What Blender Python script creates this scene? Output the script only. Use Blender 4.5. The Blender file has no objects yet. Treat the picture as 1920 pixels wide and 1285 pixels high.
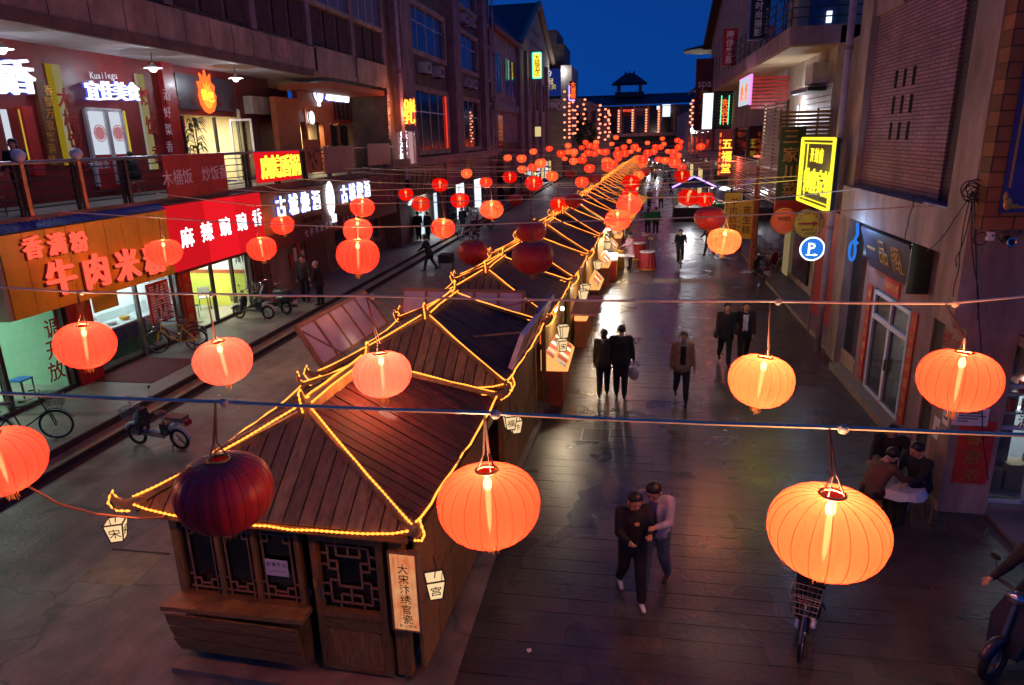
import bpy, bmesh, math, random
from mathutils import Vector, Matrix
R = math.radians
random.seed(7)
sc = bpy.context.scene
COL = sc.collection

# ------------------------------------------------------------------ camera
cam_d = bpy.data.cameras.new('camera')
cam_d.sensor_width = 36.0
cam_d.lens = 24.17
cam_d.clip_start = 0.05
cam_d.clip_end = 3000
cam = bpy.data.objects.new('camera', cam_d)
COL.objects.link(cam)
cam.matrix_world = Matrix(((0.98539, -0.02388, 0.16862, 0.0),
                           (0.16841, 0.28374, -0.94400, 0.0),
                           (-0.02530, 0.95860, 0.28361, 6.0),
                           (0, 0, 0, 1)))
sc.camera = cam

# ------------------------------------------------------------------ dusk sky
world = bpy.data.worlds.new('World')
sc.world = world
world.use_nodes = True
wn = world.node_tree
wn.nodes.clear()
sky = wn.nodes.new('ShaderNodeTexSky')
sky.sky_type = 'NISHITA'
sky.sun_disc = False
sky.sun_elevation = R(0.6)
sky.sun_rotation = R(-80)
sky.ozone_density = 7.0
sky.dust_density = 0.3
bg = wn.nodes.new('ShaderNodeBackground')
bg.inputs[1].default_value = 0.15
wo = wn.nodes.new('ShaderNodeOutputWorld')
# the haze-reddened lowest band of the dusk sky is hidden by town: look up the sky a little higher
wtc = wn.nodes.new('ShaderNodeTexCoord')
wsp = wn.nodes.new('ShaderNodeSeparateXYZ')
wmx = wn.nodes.new('ShaderNodeMath'); wmx.operation = 'MAXIMUM'; wmx.inputs[1].default_value = 0.0
wma = wn.nodes.new('ShaderNodeMath'); wma.operation = 'MULTIPLY_ADD'; wma.inputs[1].default_value = 0.62; wma.inputs[2].default_value = 0.38
wcb = wn.nodes.new('ShaderNodeCombineXYZ')
wn.links.new(wtc.outputs['Generated'], wsp.inputs[0])
wn.links.new(wsp.outputs['X'], wcb.inputs[0]); wn.links.new(wsp.outputs['Y'], wcb.inputs[1])
wn.links.new(wsp.outputs['Z'], wmx.inputs[0]); wn.links.new(wmx.outputs[0], wma.inputs[0]); wn.links.new(wma.outputs[0], wcb.inputs[2])
wn.links.new(wcb.outputs[0], sky.inputs[0])
wn.links.new(sky.outputs[0], bg.inputs[0])
wn.links.new(bg.outputs[0], wo.inputs[0])

sc.view_settings.view_transform = 'Standard'
sc.view_settings.look = 'None'
sc.view_settings.gamma = 1.0
sc.view_settings.exposure = 2.0
sc.render.engine = 'CYCLES'
cy = sc.cycles
cy.use_denoising = True
cy.max_bounces = 6
cy.diffuse_bounces = 3
cy.glossy_bounces = 3
cy.transmission_bounces = 4
cy.transparent_max_bounces = 10
cy.sample_clamp_indirect = 4.0
cy.use_light_tree = True
cy.caustics_reflective = False
cy.caustics_refractive = False
# ------------------------------------------------------------------ helpers
def mat(name, col, rough=0.7, metal=0.0, var=0.15, scale=5.0, bump=0.0, bscale=30.0, stretch=(1, 1, 1),
        emit=None, es=0.0, spec=0.5, streak=0.0, objvar=0.0):
    m = bpy.data.materials.new(name)
    m.use_nodes = True
    nt = m.node_tree
    b = nt.nodes['Principled BSDF']
    b.inputs['Roughness'].default_value = rough
    b.inputs['Metallic'].default_value = metal
    b.inputs['Specular IOR Level'].default_value = spec
    c = (col[0], col[1], col[2], 1)
    b.inputs['Base Color'].default_value = c
    if var > 0 or bump > 0:
        tc = nt.nodes.new('ShaderNodeTexCoord')
        mp = nt.nodes.new('ShaderNodeMapping')
        mp.inputs['Scale'].default_value = stretch
        nt.links.new(tc.outputs['Object'], mp.inputs[0])
    if var > 0:
        n = nt.nodes.new('ShaderNodeTexNoise')
        n.inputs['Scale'].default_value = scale
        n.inputs['Detail'].default_value = 6
        n.inputs['Roughness'].default_value = 0.65
        nt.links.new(mp.outputs[0], n.inputs['Vector'])
        cr = nt.nodes.new('ShaderNodeValToRGB')
        cr.color_ramp.elements[0].position = 0.3
        cr.color_ramp.elements[1].position = 0.72
        k0, k1 = 1 - var * 1.4, 1 + var
        cr.color_ramp.elements[0].color = (c[0] * k0, c[1] * k0, c[2] * k0, 1)
        cr.color_ramp.elements[1].color = (min(1, c[0] * k1), min(1, c[1] * k1), min(1, c[2] * k1), 1)
        nt.links.new(n.outputs['Fac'], cr.inputs[0])
        nt.links.new(cr.outputs[0], b.inputs['Base Color'])
        mr = nt.nodes.new('ShaderNodeMapRange')
        mr.inputs['To Min'].default_value = max(0.02, rough - 0.12)
        mr.inputs['To Max'].default_value = min(1, rough + 0.12)
        nt.links.new(n.outputs['Fac'], mr.inputs[0])
        nt.links.new(mr.outputs[0], b.inputs['Roughness'])
    if streak > 0 or objvar > 0:
        src = b.inputs['Base Color'].links[0].from_socket
        mx = nt.nodes.new('ShaderNodeMix'); mx.data_type = 'RGBA'; mx.blend_type = 'MULTIPLY'; mx.inputs[0].default_value = 1
        nt.links.new(src, mx.inputs[6]); nt.links.new(mx.outputs[2], b.inputs['Base Color'])
        r2 = nt.nodes.new('ShaderNodeMapRange')
        if streak > 0:      # rain streaks running down the wall
            m2 = nt.nodes.new('ShaderNodeMapping'); m2.inputs['Scale'].default_value = (.9, .9, .22)
            nt.links.new(tc.outputs['Object'], m2.inputs[0])
            n4 = nt.nodes.new('ShaderNodeTexNoise'); n4.inputs['Scale'].default_value = 1.6; n4.inputs['Detail'].default_value = 7; n4.inputs['Roughness'].default_value = .7
            nt.links.new(m2.outputs[0], n4.inputs['Vector'])
            r2.inputs['From Min'].default_value = .36; r2.inputs['From Max'].default_value = .6
            r2.inputs['To Min'].default_value = 1 - streak; r2.inputs['To Max'].default_value = 1.1
            nt.links.new(n4.outputs['Fac'], r2.inputs[0])
        else:               # every board has its own tone
            o2 = nt.nodes.new('ShaderNodeObjectInfo')
            r2.inputs['To Min'].default_value = 1 - objvar; r2.inputs['To Max'].default_value = 1 + objvar
            nt.links.new(o2.outputs['Random'], r2.inputs[0])
        nt.links.new(r2.outputs[0], mx.inputs[7])
    if bump > 0:
        n2 = nt.nodes.new('ShaderNodeTexNoise')
        n2.inputs['Scale'].default_value = bscale
        n2.inputs['Detail'].default_value = 4
        nt.links.new(mp.outputs[0], n2.inputs['Vector'])
        bp = nt.nodes.new('ShaderNodeBump')
        bp.inputs['Strength'].default_value = bump
        bp.inputs['Distance'].default_value = 0.02
        nt.links.new(n2.outputs['Fac'], bp.inputs['Height'])
        nt.links.new(bp.outputs[0], b.inputs['Normal'])
    if emit:
        b.inputs['Emission Color'].default_value = (emit[0], emit[1], emit[2], 1)
        b.inputs['Emission Strength'].default_value = es
    return m


def glow(name, col, s, sample=True):
    """a surface that gives off light (tube, bulb, lit letter, screen)"""
    m = bpy.data.materials.new(name)
    m.use_nodes = True
    nt = m.node_tree
    nt.nodes.clear()
    e = nt.nodes.new('ShaderNodeEmission')
    e.inputs[0].default_value = (col[0], col[1], col[2], 1)
    e.inputs[1].default_value = s / 4.0   # s as seen at exposure +2
    o = nt.nodes.new('ShaderNodeOutputMaterial')
    nt.links.new(e.outputs[0], o.inputs[0])
    if not sample:
        m.cycles.emission_sampling = 'NONE'
    return m


def glass_mat(name, tint=(0.8, 0.85, 0.85), refl=0.12, rough=0.05):
    m = bpy.data.materials.new(name)
    m.use_nodes = True
    nt = m.node_tree
    nt.nodes.clear()
    t = nt.nodes.new('ShaderNodeBsdfTransparent')
    t.inputs[0].default_value = (*tint, 1)
    g = nt.nodes.new('ShaderNodeBsdfGlossy')
    g.inputs['Roughness'].default_value = rough
    mx = nt.nodes.new('ShaderNodeMixShader')
    mx.inputs[0].default_value = refl
    o = nt.nodes.new('ShaderNodeOutputMaterial')
    nt.links.new(t.outputs[0], mx.inputs[1])
    nt.links.new(g.outputs[0], mx.inputs[2])
    nt.links.new(mx.outputs[0], o.inputs[0])
    return m


def link_mesh(name, me, m, parent=None, loc=None):
    o = bpy.data.objects.new(name, me)
    COL.objects.link(o)
    if m is not None and not me.materials:
        for mm in (m if isinstance(m, (list, tuple)) else [m]):
            me.materials.append(mm)
    if parent is not None:
        o.parent = parent
    if loc is not None:
        o.location = loc
    return o


def tag(o, label=None, cat=None, group=None, kind=None):
    if label: o['label'] = label
    if cat: o['category'] = cat
    if group: o['group'] = group
    if kind: o['kind'] = kind
    return o


def thing(name, label, cat, loc=(0, 0, 0), rz=0.0, group=None):
    o = bpy.data.objects.new(name, None)
    o.empty_display_size = 0.2
    COL.objects.link(o)
    o.location = loc
    o.rotation_euler = (0, 0, rz)
    return tag(o, label, cat, group)


def wloc(o):
    v = Vector((0, 0, 0))
    while o is not None:
        v += o.location
        o = o.parent
    return v


def copy_tree(o, parent=None):
    c = o.copy()
    COL.objects.link(c)
    c.parent = parent
    for ch in o.children:
        copy_tree(ch, c)
    return c


class MB:
    def __init__(s):
        s.v = []; s.f = []; s.mi = []; s.cur = 0

    def add(s, vs, fs):
        b = len(s.v)
        s.v.extend([tuple(x) for x in vs])
        for f in fs:
            s.f.append(tuple(i + b for i in f)); s.mi.append(s.cur)
        return s

    def box(s, x0, x1, y0, y1, z0, z1):
        if x0 > x1: x0, x1 = x1, x0
        if y0 > y1: y0, y1 = y1, y0
        if z0 > z1: z0, z1 = z1, z0
        return s.add([(x0, y0, z0), (x1, y0, z0), (x1, y1, z0), (x0, y1, z0), (x0, y0, z1), (x1, y0, z1), (x1, y1, z1), (x0, y1, z1)],
                     [(0, 3, 2, 1), (4, 5, 6, 7), (0, 1, 5, 4), (1, 2, 6, 5), (2, 3, 7, 6), (3, 0, 4, 7)])

    def obox(s, c, ax, ay, az):
        """box from centre and three half axes"""
        c, ax, ay, az = Vector(c), Vector(ax), Vector(ay), Vector(az)
        p = [c + i * ax + j * ay + k * az for k in (-1, 1) for j in (-1, 1) for i in (-1, 1)]
        return s.add(p, [(0, 2, 3, 1), (4, 5, 7, 6), (0, 1, 5, 4), (1, 3, 7, 5), (3, 2, 6, 7), (2, 0, 4, 6)])

    def bar(s, p0, p1, w, h, up=(0, 0, 1)):
        p0, p1 = Vector(p0), Vector(p1)
        d = (p1 - p0); L = d.length
        if L < 1e-6: return s
        d /= L
        u = Vector(up)
        sx = d.cross(u)
        if sx.length < 1e-4: sx = d.cross(Vector((1, 0, 0)))
        sx.normalize(); uu = sx.cross(d)
        return s.obox((p0 + p1) / 2, d * L / 2, sx * w / 2, uu * h / 2)

    def tube(s, pts, r, n=6, cap=True):
        pts = [Vector(p) for p in pts]
        rr = r if isinstance(r, (list, tuple)) else [r] * len(pts)
        b = len(s.v)
        prev = None
        for i, p in enumerate(pts):
            d = (pts[min(i + 1, len(pts) - 1)] - pts[max(i - 1, 0)])
            if d.length < 1e-9: d = Vector((0, 0, 1))
            d.normalize()
            if prev is None:
                a = Vector((0, 0, 1)) if abs(d.z) < 0.9 else Vector((1, 0, 0))
                u = d.cross(a).normalized()
            else:
                u = prev - d * prev.dot(d)
                if u.length < 1e-6: u = d.cross(Vector((1, 0, 0.3)))
                u.normalize()
            prev = u
            w = d.cross(u)
            for k in range(n):
                t = 2 * math.pi * k / n
                s.v.append(tuple(p + (u * math.cos(t) + w * math.sin(t)) * rr[i]))
        for i in range(len(pts) - 1):
            for k in range(n):
                k2 = (k + 1) % n
                s.f.append((b + i * n + k, b + i * n + k2, b + (i + 1) * n + k2, b + (i + 1) * n + k)); s.mi.append(s.cur)
        if cap:
            s.f.append(tuple(b + k for k in reversed(range(n)))); s.mi.append(s.cur)
            e = b + (len(pts) - 1) * n
            s.f.append(tuple(e + k for k in range(n))); s.mi.append(s.cur)
        return s

    def cyl(s, p0, p1, r0, r1=None, n=12):
        return s.tube([p0, p1], [r0, r0 if r1 is None else r1], n)

    def lathe(s, prof, n=16, c=(0, 0, 0), cap=True):
        b = len(s.v)
        for (r, z) in prof:
            for k in range(n):
                t = 2 * math.pi * k / n
                s.v.append((c[0] + r * math.cos(t), c[1] + r * math.sin(t), c[2] + z))
        for i in range(len(prof) - 1):
            for k in range(n):
                k2 = (k + 1) % n
                s.f.append((b + i * n + k, b + i * n + k2, b + (i + 1) * n + k2, b + (i + 1) * n + k)); s.mi.append(s.cur)
        if cap:
            s.f.append(tuple(b + k for k in reversed(range(n)))); s.mi.append(s.cur)
            e = b + (len(prof) - 1) * n
            s.f.append(tuple(e + k for k in range(n))); s.mi.append(s.cur)
        return s

    def ball(s, c, rx, ry=None, rz=None, n=12, m=8):
        ry = rx if ry is None else ry; rz = rx if rz is None else rz
        b = len(s.v)
        s.v.append((c[0], c[1], c[2] - rz))
        for j in range(1, m):
            ph = -math.pi / 2 + math.pi * j / m
            for k in range(n):
                t = 2 * math.pi * k / n
                s.v.append((c[0] + rx * math.cos(ph) * math.cos(t), c[1] + ry * math.cos(ph) * math.sin(t), c[2] + rz * math.sin(ph)))
        s.v.append((c[0], c[1], c[2] + rz))
        e = len(s.v) - 1
        for k in range(n):
            k2 = (k + 1) % n
            s.f.append((b, b + 1 + k2, b + 1 + k)); s.mi.append(s.cur)
            for j in range(m - 2):
                s.f.append((b + 1 + j * n + k, b + 1 + j * n + k2, b + 1 + (j + 1) * n + k2, b + 1 + (j + 1) * n + k)); s.mi.append(s.cur)
            s.f.append((b + 1 + (m - 2) * n + k, b + 1 + (m - 2) * n + k2, e)); s.mi.append(s.cur)
        return s

    def prism(s, poly, d):
        """extrude a planar polygon (3D points) by the vector d"""
        poly = [Vector(p) for p in poly]; d = Vector(d)
        n = len(poly)
        nv = Vector((0, 0, 0))
        for i in range(n):
            nv += poly[i].cross(poly[(i + 1) % n])
        if nv.dot(d) < 0: poly.reverse()
        vs = poly + [p + d for p in poly]
        fs = [tuple(reversed(range(n))), tuple(range(n, 2 * n))]
        fs += [(i, (i + 1) % n, n + (i + 1) % n, n + i) for i in range(n)]
        return s.add(vs, fs)

    def torus(s, c, R_, r, axis='x', n=24, m=6, a0=0.0, a1=2 * math.pi):
        full = abs(a1 - a0 - 2 * math.pi) < 1e-6
        pts = []
        for i in range(n + (0 if full else 1)):
            t = a0 + (a1 - a0) * i / n
            if axis == 'x': pts.append((c[0], c[1] + R_ * math.cos(t), c[2] + R_ * math.sin(t)))
            elif axis == 'y': pts.append((c[0] + R_ * math.cos(t), c[1], c[2] + R_ * math.sin(t)))
            else: pts.append((c[0] + R_ * math.cos(t), c[1] + R_ * math.sin(t), c[2]))
        if full: pts.append(pts[0]); pts.append(pts[1])
        return s.tube(pts, r, m, cap=not full)

    def mesh(s, name='mesh', smooth=False):
        me = bpy.data.meshes.new(name)
        me.from_pydata(s.v, [], s.f)
        if any(s.mi): me.polygons.foreach_set('material_index', s.mi)
        if smooth: me.polygons.foreach_set('use_smooth', [True] * len(s.f))
        me.update()
        return me

    def build(s, name, m, parent=None, world=True, smooth=False, label=None, cat=None, group=None, kind=None):
        """link as one object; world=True: coordinates are world coordinates and the origin goes to the base"""
        if not s.v: return None
        if world:
            if parent is None:
                xs = [p[0] for p in s.v]; ys = [p[1] for p in s.v]; zs = [p[2] for p in s.v]
                o0 = Vector(((min(xs) + max(xs)) / 2, (min(ys) + max(ys)) / 2, min(zs)))
                off = o0
            else:
                o0 = None
                off = wloc(parent)
            s.v = [(p[0] - off.x, p[1] - off.y, p[2] - off.z) for p in s.v]
        else:
            o0 = None
        o = link_mesh(name, s.mesh(name, smooth), m, parent, o0)
        if label or cat or group or kind: tag(o, label, cat, group, kind)
        return o


def part(name, m, parent, *boxes, smooth=False):
    """several boxes given in world coordinates, one part"""
    mb = MB()
    for b in boxes: mb.box(*b)
    return mb.build(name, m, parent)


# ---- lettering (built-in font, CJK fallback), each glyph a small raised mesh
_GL = {}
_TMP = bpy.data.scenes.new('glyph_bench')


def glyph(ch, bold=0.02, ext=0.02, italic=0.0):
    key = (ch, bold, ext, italic)
    if key in _GL: return _GL[key]
    cu = bpy.data.curves.new('glyph', 'FONT')
    cu.body = ch
    cu.size = 1.0
    cu.resolution_u = 2
    cu.extrude = ext
    cu.offset = bold * 0.4
    cu.shear = italic
    ob = bpy.data.objects.new('glyph_tmp', cu)
    _TMP.collection.objects.link(ob)
    vl = _TMP.view_layers[0]
    vl.update()
    me = bpy.data.meshes.new_from_object(ob.evaluated_get(vl.depsgraph))
    vs = [v.co.copy() for v in me.vertices]
    fs = [tuple(p.vertices) for p in me.polygons]
    bpy.data.objects.remove(ob); bpy.data.curves.remove(cu); bpy.data.meshes.remove(me)
    if vs:
        x0 = min(v.x for v in vs); x1 = max(v.x for v in vs); y0 = min(v.y for v in vs); y1 = max(v.y for v in vs)
        if ord(ch) > 0x2000: cx, cyy = (x0 + x1) / 2, (y0 + y1) / 2
        else: cx, cyy = (x0 + x1) / 2, 0.36
        vs = [(v.x - cx, v.y - cyy, v.z) for v in vs]
    _GL[key] = (vs, fs)
    return _GL[key]


FACE = {'E': (Vector((0, 1, 0)), Vector((0, 0, 1)), Vector((1, 0, 0))),
        'W': (Vector((0, -1, 0)), Vector((0, 0, 1)), Vector((-1, 0, 0))),
        'S': (Vector((1, 0, 0)), Vector((0, 0, 1)), Vector((0, -1, 0)))}
_GM = {}


def letters(parent, s, p0, p1, size, face, m, bold=0.02, ext=0.02, name='lettering', join=False, sx=1.0, out=0.0, world=True, jit=0.0):
    """characters of s spread evenly from centre p0 to centre p1"""
    r, u, n = FACE[face] if isinstance(face, str) else face
    p0, p1 = Vector(p0), Vector(p1)
    off = wloc(parent) if (world and parent is not None) else Vector((0, 0, 0))
    N = len(s)
    mb = MB()
    for i, ch in enumerate(s):
        if ch == ' ': continue
        vs, fs = glyph(ch, bold, ext)
        p = p0 + (p1 - p0) * (i / max(1, N - 1)) + n * (out + ext * size) - off
        if jit: p += u * random.uniform(-jit, jit) * size
        sz = size
        if join:
            mb.add([p + r * (v[0] * sz * sx) + u * (v[1] * sz) + n * (v[2] * sz) for v in vs], fs)
        else:
            key = (ch, bold, ext, m.name)
            if key not in _GM:
                g = MB().add(vs, fs).mesh('glyph')
                g.materials.append(m)
                _GM[key] = g
            o = bpy.data.objects.new('character', _GM[key])
            COL.objects.link(o)
            o.parent = parent
            M = Matrix(((r.x * sx, u.x, n.x), (r.y * sx, u.y, n.y), (r.z * sx, u.z, n.z))).to_4x4()
            M = Matrix.Translation(p) @ M @ Matrix.Scale(sz, 4)
            o.matrix_local = M
    if join and mb.v:
        return link_mesh(name, mb.mesh(name), m, parent)


def lamp(kind, name, loc, power, col, parent=None, size=0.05, rot=None, sy=None):
    d = bpy.data.lights.new(name, kind)
    d.energy = power
    d.color = col
    if kind == 'AREA':
        d.size = size
        if sy:
            d.shape = 'RECTANGLE'; d.size_y = sy
    else:
        d.shadow_soft_size = size
    o = bpy.data.objects.new(name, d)
    COL.objects.link(o)
    if parent is not None:
        o.parent = parent
        o.location = Vector(loc) - wloc(parent)
    else:
        o.location = loc
    if rot: o.rotation_euler = rot
    return o
# ------------------------------------------------------------------ materials
M = {}


def dm(k, *a, **kw):
    M[k] = mat(k, *a, **kw)


dm('asphalt', (0.10, 0.095, 0.095), 0.62, var=0.3, scale=1.3, bump=0.25, bscale=60)
dm('walk', (0.20, 0.185, 0.16), 0.55, var=0.25, scale=0.9, bump=0.15, bscale=50)
dm('kerb', (0.25, 0.20, 0.13), 0.7, var=0.3, scale=3, bump=0.3)
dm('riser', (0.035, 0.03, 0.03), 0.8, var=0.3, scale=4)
dm('paver_bed', (0.046, 0.041, 0.037), 0.8)
dm('plaster', (0.50, 0.33, 0.22), 0.85, var=0.3, scale=1.1, bump=0.25, bscale=25, streak=.25)
dm('plaster_pale', (0.42, 0.33, 0.25), 0.85, var=0.28, scale=0.9, bump=0.2, bscale=25, streak=.25)
dm('plaster_dark', (0.20, 0.125, 0.085), 0.85, var=0.35, scale=1.3, bump=0.25)
dm('plaster_mauve', (0.34, 0.20, 0.185), 0.8, var=0.26, scale=1.2, bump=0.2, streak=.25)
dm('plaster_yellow', (0.45, 0.33, 0.19), 0.8, var=0.2, scale=1.2, bump=0.2)
dm('concrete', (0.38, 0.28, 0.22), 0.8, var=0.32, scale=1.6, bump=0.3, bscale=22, stretch=(1, 1, 0.35), streak=.3)
dm('soffit', (0.45, 0.43, 0.45), 0.75, var=0.15, scale=2)
dm('red_wall', (0.20, 0.013, 0.016), 0.45, var=0.25, scale=2)
dm('red_panel', (0.42, 0.02, 0.02), 0.35, var=0.2, scale=3)
dm('maroon', (0.13, 0.02, 0.022), 0.6, var=0.3, scale=4)
dm('orange_wall', (0.42, 0.10, 0.03), 0.6, var=0.2, scale=2)
dm('orange_board', (0.92, 0.44, 0.02), 0.4, var=0.15, scale=2)
dm('brown_board', (0.16, 0.06, 0.025), 0.45, var=0.2, scale=3)
dm('dark_board', (0.03, 0.025, 0.045), 0.4, var=0.2)
dm('wood', (0.32, 0.175, 0.05), 0.5, var=0.4, scale=7, bump=0.3, bscale=12, stretch=(6, 6, 0.6), objvar=.22)
dm('wood_h', (0.31, 0.17, 0.05), 0.5, var=0.4, scale=7, bump=0.3, bscale=12, stretch=(0.6, 0.6, 6), objvar=.22)
dm('wood_light', (0.36, 0.20, 0.10), 0.5, var=0.35, scale=8, bump=0.2, bscale=14, stretch=(5, 5, 0.8))
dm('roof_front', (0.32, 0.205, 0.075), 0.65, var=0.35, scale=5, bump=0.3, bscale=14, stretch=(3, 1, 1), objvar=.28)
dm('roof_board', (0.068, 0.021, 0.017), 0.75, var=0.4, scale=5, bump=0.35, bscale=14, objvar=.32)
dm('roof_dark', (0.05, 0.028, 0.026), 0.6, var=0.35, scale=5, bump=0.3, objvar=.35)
dm('tile_dark', (0.03, 0.032, 0.045), 0.6, var=0.3, scale=4, bump=0.3)
dm('steel', (0.30, 0.28, 0.28), 0.35, metal=0.8, var=0.15)
dm('steel_dark', (0.05, 0.045, 0.05), 0.45, metal=0.5, var=0.2)
dm('alu', (0.55, 0.55, 0.58), 0.4, metal=0.3, var=0.1)
dm('white_paint', (0.7, 0.68, 0.68), 0.5, var=0.1)
dm('copper', (0.55, 0.22, 0.10), 0.4, metal=0.6, var=0.2)
dm('pipe', (0.5, 0.38, 0.40), 0.6, var=0.2, scale=4)
dm('cable', (0.92, 0.68, 0.44), 0.6, var=0.15)
dm('cord', (0.20, 0.09, 0.04), 0.8, var=0.2)
dm('wire_black', (0.012, 0.012, 0.012), 0.6, var=0)
dm('black', (0.012, 0.012, 0.014), 0.5, var=0.2)
dm('rubber', (0.015, 0.015, 0.016), 0.8, var=0.2)
dm('chrome', (0.6, 0.6, 0.62), 0.2, metal=1.0, var=0.1)
dm('ac_white', (0.52, 0.47, 0.45), 0.6, var=0.2, scale=3)
dm('paper', (0.75, 0.73, 0.70), 0.8, var=0.08, scale=8)
dm('paper_yellow', (0.75, 0.45, 0.05), 0.7, var=0.12)
dm('paper_red', (0.55, 0.05, 0.03), 0.7, var=0.2)
dm('gold', (0.65, 0.36, 0.07), 0.4, metal=0.5, var=0.2)
dm('ink', (0.012, 0.01, 0.01), 0.9, var=0, spec=0.1)
dm('ink_red', (0.35, 0.02, 0.02), 0.7, var=0.1)
dm('text_white', (0.8, 0.75, 0.75), 0.6, var=0)
dm('blue_tin', (0.03, 0.06, 0.28), 0.4, var=0.25, scale=3)
dm('blue_board', (0.03, 0.045, 0.22), 0.5, var=0.2)
dm('panel_back', (0.72, 0.60, 0.66), 0.6, var=0.15, scale=3)
dm('green_cloth', (0.02, 0.20, 0.09), 0.8, var=0.2)
dm('red_cloth', (0.40, 0.02, 0.03), 0.8, var=0.2)
dm('yellow_cloth', (0.7, 0.36, 0.04), 0.8, var=0.2)
dm('white_cloth', (0.7, 0.68, 0.68), 0.85, var=0.12, scale=8)
dm('leaf', (0.045, 0.10, 0.035), 0.6, var=0.4, scale=6)
dm('room_white', (0.75, 0.75, 0.72), 0.7, var=0.05)
dm('room_green', (0.35, 0.62, 0.42), 0.7, var=0.06)
dm('room_lime', (0.60, 0.62, 0.10), 0.7, var=0.06)
dm('room_cream', (0.80, 0.66, 0.38), 0.7, var=0.06)
dm('room_floor', (0.42, 0.40, 0.36), 0.35, var=0.15)
dm('carpet', (0.12, 0.02, 0.02), 0.95, var=0.2, scale=30)
dm('window_blue', (0.05, 0.07, 0.14), 0.12, var=0.25, scale=1.2)
dm('window_dark', (0.018, 0.018, 0.025), 0.08, var=0.2, scale=1)
dm('curtain', (0.17, 0.15, 0.22), 0.6, var=0.3, scale=3, stretch=(1, 6, 0.2))
dm('tyre_rim', (0.35, 0.35, 0.36), 0.3, metal=0.9, var=0.1)
dm('scoot_body', (0.03, 0.032, 0.05), 0.25, var=0.1)
dm('scoot_white', (0.6, 0.58, 0.58), 0.3, var=0.1)
dm('scoot_red', (0.30, 0.02, 0.03), 0.25, var=0.1)
dm('bike_yellow', (0.65, 0.42, 0.02), 0.35, var=0.1)
dm('bike_black', (0.02, 0.02, 0.022), 0.35, var=0.1)
dm('seat_brown', (0.16, 0.09, 0.08), 0.6, var=0.2)
dm('gold_tassel', (0.55, 0.25, 0.05), 0.8, var=0.2)
M['glass'] = glass_mat('glass', (0.85, 0.9, 0.9), 0.08)
M['glass_dark'] = glass_mat('glass_dark', (0.35, 0.36, 0.38), 0.10)


# weathered brick wall for surfaces whose bricks are too small to pick apart
def brick_mat(name, c1, c2, mortar, w, h, axis, bump=0.6, rough=0.8):
    m = bpy.data.materials.new(name)
    m.use_nodes = True
    nt = m.node_tree
    b = nt.nodes['Principled BSDF']
    b.inputs['Roughness'].default_value = rough
    tc = nt.nodes.new('ShaderNodeTexCoord')
    sp = nt.nodes.new('ShaderNodeSeparateXYZ')
    cb = nt.nodes.new('ShaderNodeCombineXYZ')
    nt.links.new(tc.outputs['Object'], sp.inputs[0])
    nt.links.new(sp.outputs['Y' if axis == 'x' else 'X'], cb.inputs[0])
    nt.links.new(sp.outputs['Z'], cb.inputs[1])
    br = nt.nodes.new('ShaderNodeTexBrick')
    br.inputs['Color1'].default_value = (*c1, 1)
    br.inputs['Color2'].default_value = (*c2, 1)
    br.inputs['Mortar'].default_value = (*mortar, 1)
    br.inputs['Scale'].default_value = 1.0
    br.inputs['Brick Width'].default_value = w
    br.inputs['Row Height'].default_value = h
    br.inputs['Mortar Size'].default_value = 0.012
    br.inputs['Mortar Smooth'].default_value = 0.3
    nt.links.new(cb.outputs[0], br.inputs['Vector'])
    n = nt.nodes.new('ShaderNodeTexNoise')
    n.inputs['Scale'].default_value = 1.7
    n.inputs['Detail'].default_value = 6
    nt.links.new(tc.outputs['Object'], n.inputs['Vector'])
    mx = nt.nodes.new('ShaderNodeMix')
    mx.data_type = 'RGBA'
    mx.blend_type = 'MULTIPLY'
    mx.inputs[0].default_value = 0.6
    nt.links.new(br.outputs['Color'], mx.inputs[6])
    cr = nt.nodes.new('ShaderNodeValToRGB')
    cr.color_ramp.elements[0].position = 0.3
    cr.color_ramp.elements[0].color = (0.45, 0.42, 0.42, 1)
    cr.color_ramp.elements[1].position = 0.7
    nt.links.new(n.outputs['Fac'], cr.inputs[0])
    nt.links.new(cr.outputs[0], mx.inputs[7])
    nt.links.new(mx.outputs[2], b.inputs['Base Color'])
    bp = nt.nodes.new('ShaderNodeBump')
    bp.inputs['Strength'].default_value = bump
    bp.inputs['Distance'].default_value = 0.02
    bp.invert = True
    nt.links.new(br.outputs['Fac'], bp.inputs['Height'])
    nt.links.new(bp.outputs[0], b.inputs['Normal'])
    return m


M['brick_x'] = brick_mat('brick_x', (0.40, 0.19, 0.25), (0.30, 0.145, 0.19), (0.10, 0.05, 0.06), 0.42, 0.075, 'x')
M['brick_dark_x'] = brick_mat('brick_dark_x', (0.07, 0.05, 0.05), (0.05, 0.035, 0.035), (0.03, 0.02, 0.02), 0.25, 0.08, 'x')
M['brick_red_x'] = brick_mat('brick_red_x', (0.14, 0.055, 0.04), (0.09, 0.035, 0.03), (0.05, 0.03, 0.025), 0.25, 0.08, 'x')
M['brick_orange_y'] = brick_mat('brick_orange_y', (0.36, 0.15, 0.05), (0.30, 0.12, 0.04), (0.10, 0.05, 0.02), 0.4, 0.2, 'y')


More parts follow.
